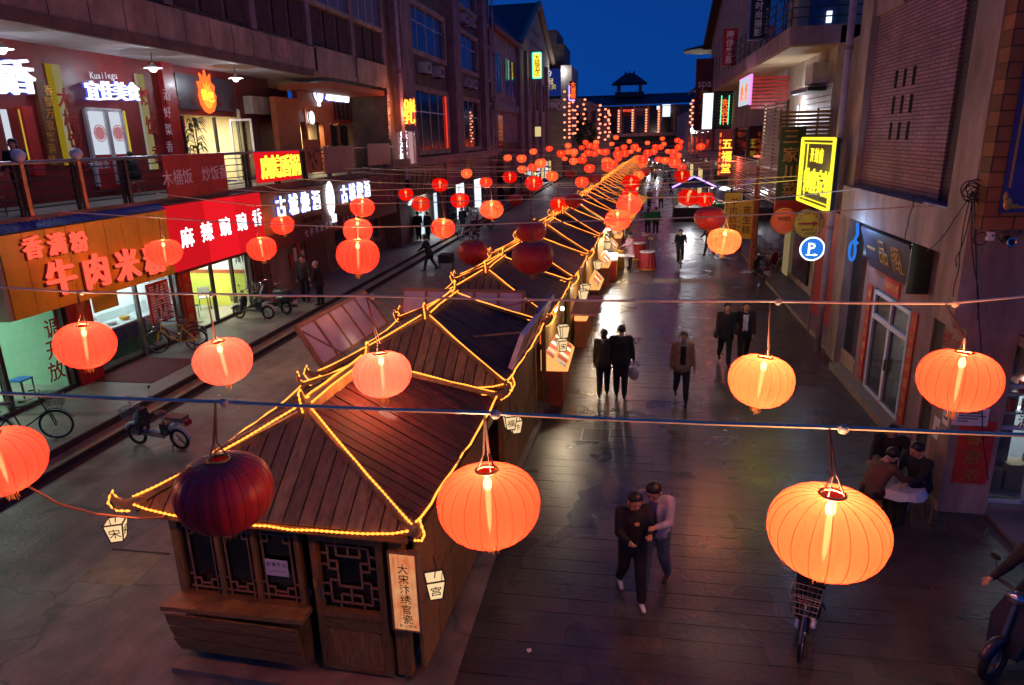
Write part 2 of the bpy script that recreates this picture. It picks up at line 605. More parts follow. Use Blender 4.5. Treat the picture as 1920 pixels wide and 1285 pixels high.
# polished, worn stone pavers that mirror the lamps softly
def paver_mat(name, col, r0, r1):
    m = bpy.data.materials.new(name)
    m.use_nodes = True
    nt = m.node_tree
    b = nt.nodes['Principled BSDF']
    tc = nt.nodes.new('ShaderNodeTexCoord')
    oi = nt.nodes.new('ShaderNodeObjectInfo')
    ge = nt.nodes.new('ShaderNodeNewGeometry')
    n = nt.nodes.new('ShaderNodeTexNoise')
    n.inputs['Scale'].default_value = 2.2
    n.inputs['Detail'].default_value = 7
    nt.links.new(ge.outputs['Position'], n.inputs['Vector'])
    cr = nt.nodes.new('ShaderNodeValToRGB')
    cr.color_ramp.elements[0].position = 0.3
    cr.color_ramp.elements[1].position = 0.75
    cr.color_ramp.elements[0].color = (col[0] * 0.62, col[1] * 0.6, col[2] * 0.6, 1)
    cr.color_ramp.elements[1].color = (col[0] * 1.25, col[1] * 1.25, col[2] * 1.25, 1)
    nt.links.new(n.outputs['Fac'], cr.inputs[0])
    hs = nt.nodes.new('ShaderNodeHueSaturation')
    mr = nt.nodes.new('ShaderNodeMapRange')
    mr.inputs['To Min'].default_value = 0.86
    mr.inputs['To Max'].default_value = 1.12
    ad = nt.nodes.new('ShaderNodeMath')
    ad.operation = 'ADD'
    nt.links.new(oi.outputs['Random'], ad.inputs[0])
    nt.links.new(ge.outputs['Random Per Island'], ad.inputs[1])
    fr = nt.nodes.new('ShaderNodeMath')
    fr.operation = 'FRACT'
    nt.links.new(ad.outputs[0], fr.inputs[0])
    nt.links.new(fr.outputs[0], mr.inputs[0])
    nt.links.new(mr.outputs[0], hs.inputs['Value'])
    nt.links.new(cr.outputs[0], hs.inputs['Color'])
    nt.links.new(hs.outputs[0], b.inputs['Base Color'])
    n3 = nt.nodes.new('ShaderNodeTexNoise')
    n3.inputs['Scale'].default_value = 0.8
    n3.inputs['Detail'].default_value = 2
    nt.links.new(ge.outputs['Position'], n3.inputs['Vector'])
    m3 = nt.nodes.new('ShaderNodeMapRange')
    m3.inputs['From Min'].default_value = 0.3
    m3.inputs['From Max'].default_value = 0.7
    m3.inputs['To Min'].default_value = r0
    m3.inputs['To Max'].default_value = r1
    nt.links.new(n3.outputs['Fac'], m3.inputs[0])
    nt.links.new(m3.outputs[0], b.inputs['Roughness'])
    b.inputs['Specular IOR Level'].default_value = 0.7
    n2 = nt.nodes.new('ShaderNodeTexNoise')
    n2.inputs['Scale'].default_value = 14
    n2.inputs['Detail'].default_value = 3
    nt.links.new(ge.outputs['Position'], n2.inputs['Vector'])
    bp = nt.nodes.new('ShaderNodeBump')
    bp.inputs['Strength'].default_value = 0.35
    bp.inputs['Distance'].default_value = 0.02
    nt.links.new(n2.outputs['Fac'], bp.inputs['Height'])
    nt.links.new(bp.outputs[0], b.inputs['Normal'])
    return m


M['paver'] = paver_mat('paver', (0.064, 0.057, 0.051), 0.23, 0.38)
M['slab'] = paver_mat('slab', (0.215, 0.19, 0.15), 0.38, 0.62)
# cracks, patches and long scuffs on the worn left lane
nt = M['slab'].node_tree
hs = [n for n in nt.nodes if n.type == 'HUE_SAT'][0]
pb = nt.nodes['Principled BSDF']
ge = [n for n in nt.nodes if n.type == 'NEW_GEOMETRY'][0]


def _math(op, a, b=None):
    n = nt.nodes.new('ShaderNodeMath'); n.operation = op
    for i, v in enumerate((a, b)):
        if v is None: continue
        if isinstance(v, (int, float)): n.inputs[i].default_value = v
        else: nt.links.new(v, n.inputs[i])
    return n.outputs[0]


mp1 = nt.nodes.new('ShaderNodeMapping'); mp1.inputs['Scale'].default_value = (2.6, .22, 1); nt.links.new(ge.outputs['Position'], mp1.inputs[0])
st1 = nt.nodes.new('ShaderNodeTexNoise'); st1.inputs['Scale'].default_value = 1.0; st1.inputs['Detail'].default_value = 8; st1.inputs['Roughness'].default_value = .7; nt.links.new(mp1.outputs[0], st1.inputs['Vector'])
dn = nt.nodes.new('ShaderNodeTexNoise'); dn.inputs['Scale'].default_value = .9; dn.inputs['Detail'].default_value = 3; nt.links.new(ge.outputs['Position'], dn.inputs['Vector'])
av = nt.nodes.new('ShaderNodeVectorMath'); av.operation = 'MULTIPLY_ADD'; nt.links.new(dn.outputs['Color'], av.inputs[0]); av.inputs[1].default_value = (1.6, 1.6, 0); nt.links.new(ge.outputs['Position'], av.inputs[2])
vo = nt.nodes.new('ShaderNodeTexVoronoi'); vo.feature = 'DISTANCE_TO_EDGE'; vo.inputs['Scale'].default_value = .42; nt.links.new(av.outputs[0], vo.inputs['Vector'])
crk = nt.nodes.new('ShaderNodeMapRange'); crk.inputs['From Min'].default_value = .0; crk.inputs['From Max'].default_value = .014; crk.inputs['To Min'].default_value = .55; crk.inputs['To Max'].default_value = 1.0; nt.links.new(vo.outputs['Distance'], crk.inputs[0])
stn = nt.nodes.new('ShaderNodeMapRange'); stn.inputs['From Min'].default_value = .3; stn.inputs['From Max'].default_value = .7; stn.inputs['To Min'].default_value = .62; stn.inputs['To Max'].default_value = 1.22; nt.links.new(st1.outputs['Fac'], stn.inputs[0])
fine = nt.nodes.new('ShaderNodeTexNoise'); fine.inputs['Scale'].default_value = 55; fine.inputs['Detail'].default_value = 3; nt.links.new(ge.outputs['Position'], fine.inputs['Vector'])
fnr = nt.nodes.new('ShaderNodeMapRange'); fnr.inputs['From Min'].default_value = .3; fnr.inputs['From Max'].default_value = .7; fnr.inputs['To Min'].default_value = .75; fnr.inputs['To Max'].default_value = 1.2; nt.links.new(fine.outputs['Fac'], fnr.inputs[0])
tot = _math('MULTIPLY', _math('MULTIPLY', crk.outputs[0], stn.outputs[0]), fnr.outputs[0])
mxc = nt.nodes.new('ShaderNodeMix'); mxc.data_type = 'RGBA'; mxc.blend_type = 'MULTIPLY'; mxc.inputs[0].default_value = 1
nt.links.new(hs.outputs[0], mxc.inputs[6]); nt.links.new(tot, mxc.inputs[7]); nt.links.new(mxc.outputs[2], pb.inputs['Base Color'])

# lights
M['g_white'] = glow('g_white', (0.85, 0.92, 1.0), 2.4)
M['g_blue_edge'] = glow('g_blue_edge', (0.06, 0.10, 0.9), 1.2)
M['g_red'] = glow('g_red', (1.0, 0.09, 0.05), 1.5)
M['g_red_box'] = glow('g_red_box', (1.0, 0.012, 0.018), 0.75)
M['g_redorange'] = glow('g_redorange', (1.0, 0.12, 0.02), 2.0)
M['g_yellow'] = glow('g_yellow', (1.0, 0.62, 0.04), 2.4)
M['g_neon_y'] = glow('g_neon_y', (1.0, 0.80, 0.04), 1.5)
M['g_neon_g'] = glow('g_neon_g', (0.10, 1.0, 0.45), 2.0)
M['g_neon_p'] = glow('g_neon_p', (0.45, 0.25, 1.0), 3.0)
M['g_rope'] = glow('g_rope', (1.0, 0.22, 0.025), 5.0)
M['g_bulb'] = glow('g_bulb', (1.0, 0.72, 0.38), 9)
M['g_bulb_streak'] = glow('g_bulb_streak', (1.0, 0.66, 0.36), 3.2, sample=False)
M['g_lampwhite'] = glow('g_lampwhite', (0.95, 0.97, 1.0), 16)
M['g_ceiling'] = glow('g_ceiling', (0.92, 1.0, 0.95), 9)
M['g_warmroom'] = glow('g_warmroom', (1.0, 0.75, 0.42), 5)
M['g_boxlan'] = glow('g_boxlan', (1.0, 0.66, 0.34), 1.0)
M['g_signpale'] = glow('g_signpale', (0.9, 0.45, 0.5), 0.55)
M['g_blue'] = glow('g_blue', (0.03, 0.22, 0.85), 0.9)
M['g_far'] = glow('g_far', (1.0, 0.24, 0.12), 2.6, sample=False)
M['g_screen'] = glow('g_screen', (0.75, 0.86, 1.0), 1.6)
M['g_billboard'] = glow('g_billboard', (0.02, 0.05, 0.35), 0.35)
M['g_board_red'] = glow('g_board_red', (1.0, 0.16, 0.05), 0.8)
# ------------------------------------------------------------------ ground, street, pavement
KY = 0.040                                   # the kiosk row drifts to the right by 4 cm per metre


def kx(y): return -3.72 + KY * (y - 6.2)      # centre line of the kiosk row


MB().box(-400, 400, -60, 600, -0.6, -0.06).build('ground', M['asphalt'], kind='structure')
road = MB().box(-10.9, -1.9, -2, 170, -0.055, 0.0).build('road', M['slab'], kind='structure')
pv = thing('pavement', None, None, (1.8, 0, 0)); tag(pv, kind='structure')
MB().box(-1.9, 5.55, -2, 170, -0.055, -0.006).build('paver_bed', M['paver_bed'], pv)
PW, PH = 0.60, 0.30
near, far_ = [], MB()
base = MB().box(-PW / 2 + .003, PW / 2 - .003, -PH / 2 + .003, PH / 2 - .003, -0.03, 0.0)
pm = base.mesh('paving_stone'); pm.materials.append(M['paver'])
count = 0
row = 0
y = 5.4
while y < 62:
    x = -1.9 + PW / 2 - (PW / 2 if row % 2 else 0)
    while x < 5.55 + 0.1:
        cx = x
        hw = PW / 2
        x0, x1 = max(-1.9, cx - hw), min(5.55, cx + hw)
        if x1 - x0 > 0.1:
            dz = random.uniform(-0.0025, 0.002)
            if count < 300 and x1 - x0 > 0.55:
                o = bpy.data.objects.new('paving_stone', pm)
                COL.objects.link(o); o.parent = pv
                o.location = (cx - 1.8, y, dz)
                o.rotation_euler = (random.uniform(-.004, .004), random.uniform(-.004, .004), random.uniform(-.004, .004))
                count += 1
            else:
                g = 0.003
                ta, tb = random.uniform(-.0012, .0012), random.uniform(-.0012, .0012)
                far_.add([(x0 + g - 1.8, y - PH / 2 + g, -.02), (x1 - g - 1.8, y - PH / 2 + g, -.02), (x1 - g - 1.8, y + PH / 2 - g, -.02), (x0 + g - 1.8, y + PH / 2 - g, -.02),
                          (x0 + g - 1.8, y - PH / 2 + g, dz - ta - tb), (x1 - g - 1.8, y - PH / 2 + g, dz + ta - tb), (x1 - g - 1.8, y + PH / 2 - g, dz + ta + tb), (x0 + g - 1.8, y + PH / 2 - g, dz - ta + tb)],
                         [(4, 5, 6, 7), (0, 1, 5, 4), (1, 2, 6, 5), (2, 3, 7, 6), (3, 0, 4, 7)])
        x += PW
    y += PH
    row += 1
fo = far_.build('paving_stones', M['paver'], pv, world=False); fo['kind'] = 'stuff'
MB().box(-1.9, 5.55, 61.9, 170, -0.012, -0.004).build('far_paving', M['paver'], pv)
# left pavement: two low steps up to the shops
lp = thing('pavement', None, None, (-13, 0, 0)); tag(lp, kind='structure')
MB().box(-11.28, -10.9, -2, 150, -0.05, 0.135).build('step', M['kerb'], lp)
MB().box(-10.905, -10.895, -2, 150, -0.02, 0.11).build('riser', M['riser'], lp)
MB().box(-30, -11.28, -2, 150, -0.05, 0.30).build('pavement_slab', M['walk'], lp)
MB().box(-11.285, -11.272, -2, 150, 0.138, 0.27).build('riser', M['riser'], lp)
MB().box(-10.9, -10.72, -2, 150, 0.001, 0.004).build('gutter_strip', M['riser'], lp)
MB().box(-13.6, -11.9, 14.6, 16.6, 0.302, 0.312).build('door_mat', M['carpet'], label='dark red carpet laid on the pavement before the noodle shop', cat='carpet')
# right pavement strip along the buildings
rp = thing('pavement', None, None, (5.7, 0, 0)); tag(rp, kind='structure')
MB().box(5.55, 12, 11.0, 150, -0.05, 0.10).build('pavement_slab', M['walk'], rp)
MB().box(5.5, 5.6, 12.2, 150, -0.05, 0.115).build('kerb', M['kerb'], rp)
MB().box(5.75, 16, -2, 11.0, -0.05, 0.012).build('pavement_slab', M['walk'], rp)
# covers let into the paving
for (a, b_, lab) in (((-0.655,13.370,0.000), (0.27, 0.30), 'square dark metal drain cover in the paving before the walking couple'),):
    t = thing('drain_cover', lab, 'drain cover', (a[0], a[1], 0.004))
    MB().box(-b_[0], b_[0], -b_[1], b_[1], -0.02, 0.002).build('plate', M['steel_dark'], t, world=False)
    MB().box(-b_[0] - .03, b_[0] + .03, b_[1], b_[1] + .03, -.02, .004).box(-b_[0] - .03, b_[0] + .03, -b_[1] - .03, -b_[1], -.02, .004) \
        .box(-b_[0] - .03, -b_[0], -b_[1], b_[1], -.02, .004).box(b_[0], b_[0] + .03, -b_[1], b_[1], -.02, .004).build('frame', M['steel'], t, world=False)
t = thing('cover_slab', 'row of three pale slabs covering a trench in the street', 'cover', (2.505,29.755,0.000))
for k in range(3):
    MB().box(-1.5 + k * 1.0, -.54 + k * 1.0, -.42, .42, -.02, .006).build('slab', M['kerb'], t, world=False)
MB().box(*((5.947,28.819,0.000))[:1], ((5.947,28.819,0.000))[0] + .12, 24.5, 27.5, 0.0, 0.006).build('drain_channel', M['steel_dark'], label='narrow dark drain channel running beside the parked scooters', cat='drain')
# ------------------------------------------------------------------ left side: restaurant building with a gallery
def WR(name, m, parent, a, b, x0, x1, **kw):
    """rectangle on a wall that runs along the street: y and z from two corner points"""
    return MB().box(x0, x1, a[1], b[1], a[2], b[2]).build(name, m, parent, **kw)


def SR(name, m, parent, a, b, y0, y1, **kw):
    """rectangle facing down the street: x and z from two corner points"""
    return MB().box(a[0], b[0], y0, y1, a[2], b[2]).build(name, m, parent, **kw)


M['g_win_white'] = glow('g_win_white', (0.80, 0.88, 1.0), 0.75)
M['g_win_yellow'] = glow('g_win_yellow', (0.95, 0.72, 0.08), 0.55)
M['g_win_cream'] = glow('g_win_cream', (1.0, 0.74, 0.32), 0.75)
M['g_strip_white'] = glow('g_strip_white', (0.75, 0.80, 0.70), 0.32)
M['g_strip_yellow'] = glow('g_strip_yellow', (0.75, 0.50, 0.03), 0.30)

A = thing('restaurant_building', 'long dark restaurant building with red upper gallery and lit ground-floor shops', 'building', (-16, 22, 0.3))
# ground floor piers, back and party walls
part('pier', M['red_panel'], A, (-14.1, -13.55, 14.25, 15.0, .3, 3.4))
part('pier', M['orange_wall'], A, (-14.1, -13.6, 18.65, 19.2, .3, 3.4))
part('pier', M['maroon'], A, (-14.1, -13.6, 22.9, 23.5, .3, 3.4))
part('wall', M['plaster_dark'], A, (-19.4, -19.2, 6, 37, .3, 4.35))
part('lintel', M['plaster_dark'], A, (-14.1, -13.62, 6, 37, 3.4, 4.35))
for k, (y0, y1, wm, lo, col, pw) in enumerate(((7.0, 14.2, 'room_green', None, (0.75, 1.0, 0.85), 26), (15.05, 18.6, 'room_white', None, (0.8, 0.95, 1.0), 24), (19.25, 22.85, 'room_white', 'room_lime', (0.95, 1.0, 0.85), 30))):
    part('room_wall', M[wm], A, (-18.7, -18.6, y0, y1, .32, 3.35), (-18.6, -13.9, y0 - .02, y0 + .03, .32, 3.35), (-18.6, -13.9, y1 - .03, y1 + .02, .32, 3.35))
    if lo:
        part('dado', M[lo], A, (-18.6, -18.57, y0 + .03, y1 - .03, .33, 1.55), (-18.57, -13.95, y0 + .03, y0 + .05, .33, 1.55), (-18.57, -13.95, y1 - .05, y1 - .03, .33, 1.55))
        part('dado_rail', M['orange_wall'], A, (-18.6, -18.55, y0 + .05, y1 - .05, 1.55, 1.68), (-18.55, -13.95, y0 + .05, y0 + .07, 1.55, 1.68), (-18.55, -13.95, y1 - .07, y1 - .05, 1.55, 1.68))
    part('room_floor', M['room_floor'], A, (-18.6, -13.72, y0, y1, .305, .33))
    part('ceiling', M['room_white'], A, (-18.6, -13.9, y0, y1, 3.3, 3.36))
    for j in range(2):
        yy = y0 + (y1 - y0) * (.3 + .4 * j)
        part('ceiling_lamp', M['g_ceiling'], A, (-16.9, -15.7, yy - .06, yy + .06, 3.22, 3.28))
        lamp('AREA', 'room_light', (-16.0, yy, 3.15), pw, col, A, size=1.2, sy=.3)
# shop-front frames and panes
for (y0, y1, n) in ((8.6, 14.2, 3), (15.05, 18.6, 2), (19.25, 22.85, 3)):
    for i in range(n + 1):
        yy = y0 + (y1 - y0) * i / n
        part('frame_post', M['steel_dark'] if n == 3 else M['steel'], A, (-13.76, -13.66, yy - .05, yy + .05, .3, 3.3))
    part('frame_rail', M['steel_dark'], A, (-13.75, -13.67, y0, y1, .3, .40))
    for i in range(n):
        if n == 3 and i == 1: continue          # open door
        a, b = y0 + (y1 - y0) * i / n, y0 + (y1 - y0) * (i + 1) / n
        part('pane', M['glass'], A, (-13.72, -13.705, a + .05, b - .05, .40, 3.3))
# red characters stuck on the window of the first shop
letters(A, '调开放', (-13.680,13.836,1.931), (-13.680,13.688,0.899), .50, 'E', M['ink_red'], bold=.02, ext=.004, name='window_lettering', join=True)
# fridge counter with painted front in the second shop
t = thing('food_counter', 'glass food counter with blue and green painted front in the noodle shop', 'counter', (-14.6, 16.8, .33))
MB().box(-.35, .35, -1.5, 1.5, 0, .42).build('green_front', M['green_cloth'], t, world=False)
MB().box(-.36, .36, -1.5, 1.5, .42, .85).build('blue_front', M['blue_tin'], t, world=False)
MB().box(-.37, .37, -1.52, 1.52, .85, .9).build('worktop', M['room_white'], t, world=False)
MB().box(-.02, .02, -1.5, 1.5, .9, 1.25).build('pane', M['glass'], t, world=False)
# closed, dark shops further on
part('wall', M['plaster_dark'], A, (-13.95, -13.7, 23.5, 37, .3, 3.4))
for (a, b, m) in (((0, 24.2, .4), (0, 25.6, 2.7), 'plaster_mauve'), ((0, 27.2, .4), (0, 29.2, 2.8), 'maroon'), ((0, 30.4, .4), (0, 33.0, 2.8), 'window_dark'), ((0, 33.6, .9), (0, 35.9, 2.6), 'wood_light')):
    WR('shutter', M[m], A, a, b, -13.7, -13.64)
for k in range(4): part('poster', M['paper' if k % 2 else 'paper_red'], A, (-13.66, -13.62, 25.75 + k * .33, 25.98 + k * .33, 1.2 + .2 * (k % 3), 1.75 + .2 * (k % 3)))
WR('window_frame', M['wood_light'], A, (0, 33.4, .8), (0, 33.6, 2.7), -13.7, -13.6)
WR('window_frame', M['wood_light'], A, (0, 35.9, .8), (0, 36.1, 2.7), -13.7, -13.6)
for k in range(3):
    WR('pane', M['window_blue'], A, (0, 33.7 + k * .75, 1.1), (0, 34.3 + k * .75, 2.5), -13.63, -13.60)

# gallery slab
part('gallery_slab', M['walk'], A, (-16.3, -12.95, 6, 37, 4.35, 4.62))
part('slab_edge', M['plaster_dark'], A, (-12.95, -12.86, 6, 37, 4.40, 4.66))
# first-floor red facade
part('facade', M['red_wall'], A, (-16.4, -16.1, 6, 23.45, 4.62, 8.82))
part('facade', M['red_wall'], A, (-16.4, -16.1, 23.46, 27.5, 7.15, 8.82))
part('rear_wall', M['maroon'], A, (-18.9, -18.6, 23, 37, 4.62, 8.82))
part('facade', M['maroon'], A, (-16.3, -16.1, 29.0, 30.2, 4.62, 8.82))
# soffit and overhanging second floor
part('soffit', M['soffit'], A, (-19.2, -12.95, 6, 37.0, 8.82, 8.95))
part('cornice', M['plaster_dark'], A, (-13.0, -12.84, 6, 28.0, 8.62, 8.9))
for k in range(14):
    y0 = 11.0 + k * 1.25
    part('cornice_panel', M['plaster'], A, (-13.05, -12.88, y0 + .02, y0 + 1.23, 8.9, 9.78))
for (y0, y1) in ((28.3, 32.6), (32.9, 37.0)):
    part('cornice_panel', M['plaster'], A, (-13.05, -12.88, y0, y1, 8.75 if y0 < 30 else 8.75, 9.85))
part('facade', M['plaster_dark'], A, (-13.6, -13.1, 6, 37.0, 8.95, 16))
for yy in (11.5, 15.4, 19.2, 23.8, 28.1, 32.7, 36.9):
    part('pilaster', M['plaster_mauve'], A, (-13.12, -12.92, yy - .2, yy + .2, 9.85, 16))
ys = (11.5, 15.4, 19.2, 23.8, 28.1, 32.7, 36.9)
for a, b in zip(ys[:-1], ys[1:]):
    w = (b - a - .4)
    for j in range(3):
        q0 = a + .25 + w * (j + .08) / 3
        q1 = a + .25 + w * (j + .86) / 3
        part('brick_infill', M['brick_red_x'], A, (-13.11, -13.02, q0, q1, 9.95, 11.35))
    part('sill', M['plaster'], A, (-13.12, -12.9, a + .2, b - .2, 11.42, 11.6))
    for j in range(4):
        q0 = a + .3 + w * j / 4
        wdw = part('window', M['curtain'], A, (-13.1, -13.05, q0, q0 + w / 4 - .04, 11.62, 14.2))
        part('mullion', M['white_paint'], A, (-13.1, -13.02, q0 - .04, q0, 11.61, 14.2))

# --- first window of the gallery: lit, white and yellow
M['emblem'] = glow('emblem', (.75, .28, .32), .55)
wn1 = thing('lit_window', 'bright white and yellow restaurant window behind the two seated figures', 'window', (-16.1, 17.2, 5.4))
WR('pane', M['g_win_white'], wn1, (-16.080,16.158,7.069), (-16.080,16.333,5.805), -16.1, -16.07)
WR('pane', M['g_win_yellow'], wn1, (-16.080,16.713,7.088), (-16.080,16.720,5.792), -16.1, -16.06)
WR('frame', M['red_panel'], wn1, (-16.080,17.074,7.169), (-16.080,16.728,5.372), -16.1, -15.98)
wn2 = thing('lit_window', 'white sliding window with two red round emblems under the glowing white sign', 'window', (-16.1, 20.3, 5.4))
a2, b2 = (-16.050,19.001,7.122), (-16.050,20.508,5.034)
WR('pane', M['g_win_white'], wn2, a2, b2, -16.1, -16.06)
WR('pane', M['g_win_yellow'], wn2, (-16.050,20.728,7.178), (-16.050,20.483,5.036), -16.06, -16.05)
for px in range(4):
    yy = a2[1] + (b2[1] - a2[1]) * (0, .52, .57, 1)[px]
    part('frame', M['alu'], wn2, (-16.1, -16.0, yy - .05, yy + .05, b2[2] - .1, a2[2] + .05))
part('frame', M['alu'], wn2, (-16.1, -16.0, a2[1], b2[1], a2[2], a2[2] + .1))
part('lower_panel', M['red_panel'], wn2, (-16.1, -16.02, a2[1], b2[1], b2[2] - .2, (-16.000,19.518,5.860)[2]))
for c_ in ((-16.030,19.453,6.489), (-16.030,20.257,6.492)):
    mb = MB().torus((-16.035, c_[1], c_[2]), .24, .016, 'x', 20, 5)
    mb.cyl((-16.05, c_[1], c_[2]), (-16.03, c_[1], c_[2]), .20, n=8)
    mb.build('round_emblem', M['emblem'], wn2)
letters(wn2, '木桶饭', (-16.020,18.848,5.569), (-16.020,19.467,5.576), .28, 'E', M['text_white'], bold=.01, ext=.005, join=True)
for (px0, txt, pq, lab) in (((96, 122), '木桶饭香', ((108,180),(128,290)), 'tall white and yellow banner with dark red characters left of the sliding window'),
                            ((252, 286), '炒饭香', ((264,190),(274,275)), 'tall white and yellow banner with dark red characters right of the sliding window')):
    if px0[0] == 96: a, mid, b, l0, l1 = (-16.050,18.087,8.330), (-16.050,18.376,8.357), (-16.050,17.908,5.606), (-16.000,18.107,7.419), (-16.000,17.795,5.683)
    else: a, mid, b, l0, l1 = (-16.050,21.509,8.355), (-16.050,21.902,8.386), (-16.050,21.551,5.324), (-16.000,21.491,7.665), (-16.000,21.318,5.816)
    t = thing('vertical_banner', lab, 'banner', (-16.05, a[1], b[2]))
    part('white_half', M['g_strip_white'], t, (-16.1, -16.05, a[1], mid[1], b[2], a[2]))
    part('yellow_half', M['g_strip_yellow'], t, (-16.1, -16.05, mid[1] + .005, b[1], b[2], a[2]))
    letters(t, txt, (-16.05, (a[1] + mid[1]) / 2 + .1, l0[2]), (-16.05, (a[1] + mid[1]) / 2 + .25, l1[2]), .62, 'E', M['ink_red'], bold=.03, ext=.02, sx=.9)
t = thing('carved_strip', 'brown carved strip beside the left white banner', 'sign', (-16.0, 18.4, 5.2))
WR('board', M['brown_board'], t, (-16.000,17.712,7.884), (-16.000,17.343,5.627), -16.1, -15.98)
letters(t, '香飘万家客满楼', (-15.980,17.725,7.609), (-15.980,17.378,5.769), .3, 'E', M['gold'], bold=.01, ext=.02, join=True)
part('pier', M['red_panel'], A, (-16.12, -15.9, 22.7, 23.3, 4.62, 8.82))
letters(A, '酒好菜香', (-15.900,22.734,7.761), (-15.900,22.461,6.053), .4, 'E', M['text_white'], bold=.0, ext=.005, name='faint_lettering', join=True)


def lit_sign(name, label, txt, p0, p1, size, m_front, m_back, face='E', bold=.012, ext=.08, back=True, group=None, sx=1.0, jit=0.0):
    c = (Vector(p0) + Vector(p1)) / 2
    t = thing(name, label, 'sign', c - Vector((0, 0, size / 2)), group=group)
    letters(t, txt, p0, p1, size, face, m_front, bold=bold, ext=ext, sx=sx, out=.06, jit=jit)
    if back: letters(t, txt, p0, p1, size * 1.0, face, m_back, bold=bold + .028, ext=.03, sx=sx, out=.0, join=True, name='glow_halo')  # wider glowing copy behind the letters imitates their halo of light
    return t


lit_sign('illuminated_sign', 'big blue-white glowing characters cut by the left edge', '饭香', (-15.950,16.119,7.856), (-15.950,16.718,7.902), .92, M['g_white'], M['g_blue_edge'])
lit_sign('illuminated_sign', 'row of four blue-white glowing characters over the sliding window', '宜佳美食', (-15.950,19.247,7.697), (-15.950,21.000,7.767), .58, M['g_white'], M['g_blue_edge'])
letters(A, 'Kuailegu', (-15.980,19.487,8.145), (-15.980,20.488,8.223), .28, 'E', M['text_white'], bold=.01, ext=.02, name='gallery_lettering', join=True)

# dark fascia with a flame emblem and the lit room below
fb = thing('fascia_sign', 'dark fascia with a glowing orange flame emblem', 'sign', (-16.0, 25, 7.0))
WR('board', M['dark_board'], fb, (-15.950,23.444,8.541), (-15.950,27.104,7.342), -16.1, -15.95)
letters(fb, '石锅拌饭馆', (-15.940,23.429,7.621), (-15.940,26.844,7.618), .3, 'E', M['maroon'], bold=.02, ext=.02, join=True)
fc = (-15.900,25.062,7.847)
fl = []
random.seed(3)
for i in range(36):
    t_ = 2 * math.pi * i / 36
    rr = 1.0 + (.22 if i % 3 == 0 else -.12) * max(0.1, math.sin(t_) + .3)
    fl.append((-15.93, fc[1] + .52 * rr * math.cos(t_) + .08, fc[2] + .62 * rr * math.sin(t_) + (.12 if math.sin(t_) > .5 else 0)))
MB().prism(fl, (.07, 0, 0)).build('flame', M['g_redorange'], fb)
MB().prism([(p[0] + .075, fc[1] + (p[1] - fc[1]) * .62, fc[2] - .06 + (p[2] - fc[2]) * .62) for p in fl], (.02, 0, 0)).build('flame_core', glow('g_flame', (1, .30, .03), 2.0), fb)
letters(fb, '锅巴', (-15.82, fc[1] - .22, fc[2] + .02), (-15.82, fc[1] + .22, fc[2] - .04), .40, 'E', M['g_yellow'], bold=.03, ext=.02)
# lit room with posters
u0, u1 = (-16.000,23.558,7.197), (-16.000,27.220,5.069)
part('room_wall', M['room_cream'], A, (-18.4, -18.3, u0[1] - .4, u1[1] + 1.5, 4.65, 7.4))
part('room_wall', M['room_cream'], A, (-18.3, -16.0, u1[1] + .15, u1[1] + .25, 4.65, 7.4))
part('room_wall', M['room_cream'], A, (-18.3, -16.42, u0[1] - .15, u0[1] - .05, 4.65, 7.4))
part('ceiling', M['room_white'], A, (-18.3, -16.0, u0[1] - .1, u1[1] + .2, 7.4, 7.45))
lamp('AREA', 'room_light', (-17.0, (u0[1] + u1[1]) / 2, 7.2), 55, (1, .92, .7), A, size=1.5, sy=.6)
random.seed(5)
for k in range(5):
    for j in range(3):
        yy = u0[1] + .5 + k * .62
        o = part('poster', M[random.choice(['paper', 'paper', 'plaster_yellow', 'room_lime', 'red_cloth'])], A, (-18.29, -18.27, yy, yy + .5, 5.6 + j * .58, 6.1 + j * .58))
for yy in (u0[1], (u0[1] * .45 + u1[1] * .55), u1[1]):
    part('frame_post', M['steel_dark'], A, (-16.08, -15.98, yy - .05, yy + .05, 4.63, 7.1))
dgl = thing('glass_door', 'open glass door with an aluminium frame beside the lit room', 'door', (-15.6, u1[1] - .6, 4.63))
part('pane', M['glass'], dgl, (-15.99, -15.1, u1[1] - .62, u1[1] - .61, 4.7, 7.0))
part('frame', M['alu'], dgl, (-16.0, -15.94, u1[1] - .64, u1[1] - .59, 4.64, 7.05), (-15.14, -15.06, u1[1] - .64, u1[1] - .59, 4.64, 7.05), (-15.94, -15.14, u1[1] - .64, u1[1] - .59, 6.97, 7.05))
# palm at the entrance
pp = thing('potted_palm', 'dark leafy palm at the left post of the lit gallery room', 'plant', (-15.7, u0[1] + .15, 4.63))
MB().lathe([(.16, 0), (.22, .35), (.2, .35)], 10).build('pot', M['maroon'], pp, world=False)
mb = MB()
random.seed(11)
for i in range(70):
    a_ = random.uniform(0, 6.28); h = random.uniform(.9, 2.3); l = random.uniform(.25, .55)
    d = Vector((math.cos(a_), math.sin(a_), 0)); s_ = Vector((-d.y, d.x, 0)) * .03
    p0 = Vector((0, 0, h)) + d * .05
    p1 = p0 + d * l * .6 + Vector((0, 0, .12)); p2 = p0 + d * l + Vector((0, 0, -.15))
    mb.add([p0 - s_, p0 + s_, p1 + s_ * 1.4, p1 - s_ * 1.4, p2], [(0, 1, 2, 3), (3, 2, 4)])
mb.build('leaves', M['leaf'], pp, world=False)
mb = MB()
for i in range(4): mb.tube([(0, 0, .3), (random.uniform(-.06, .06), random.uniform(-.06, .06), 1.2), (random.uniform(-.12, .12), random.uniform(-.12, .12), 2.2)], .018, 5)
mb.build('stem', M['wood'], pp, world=False)

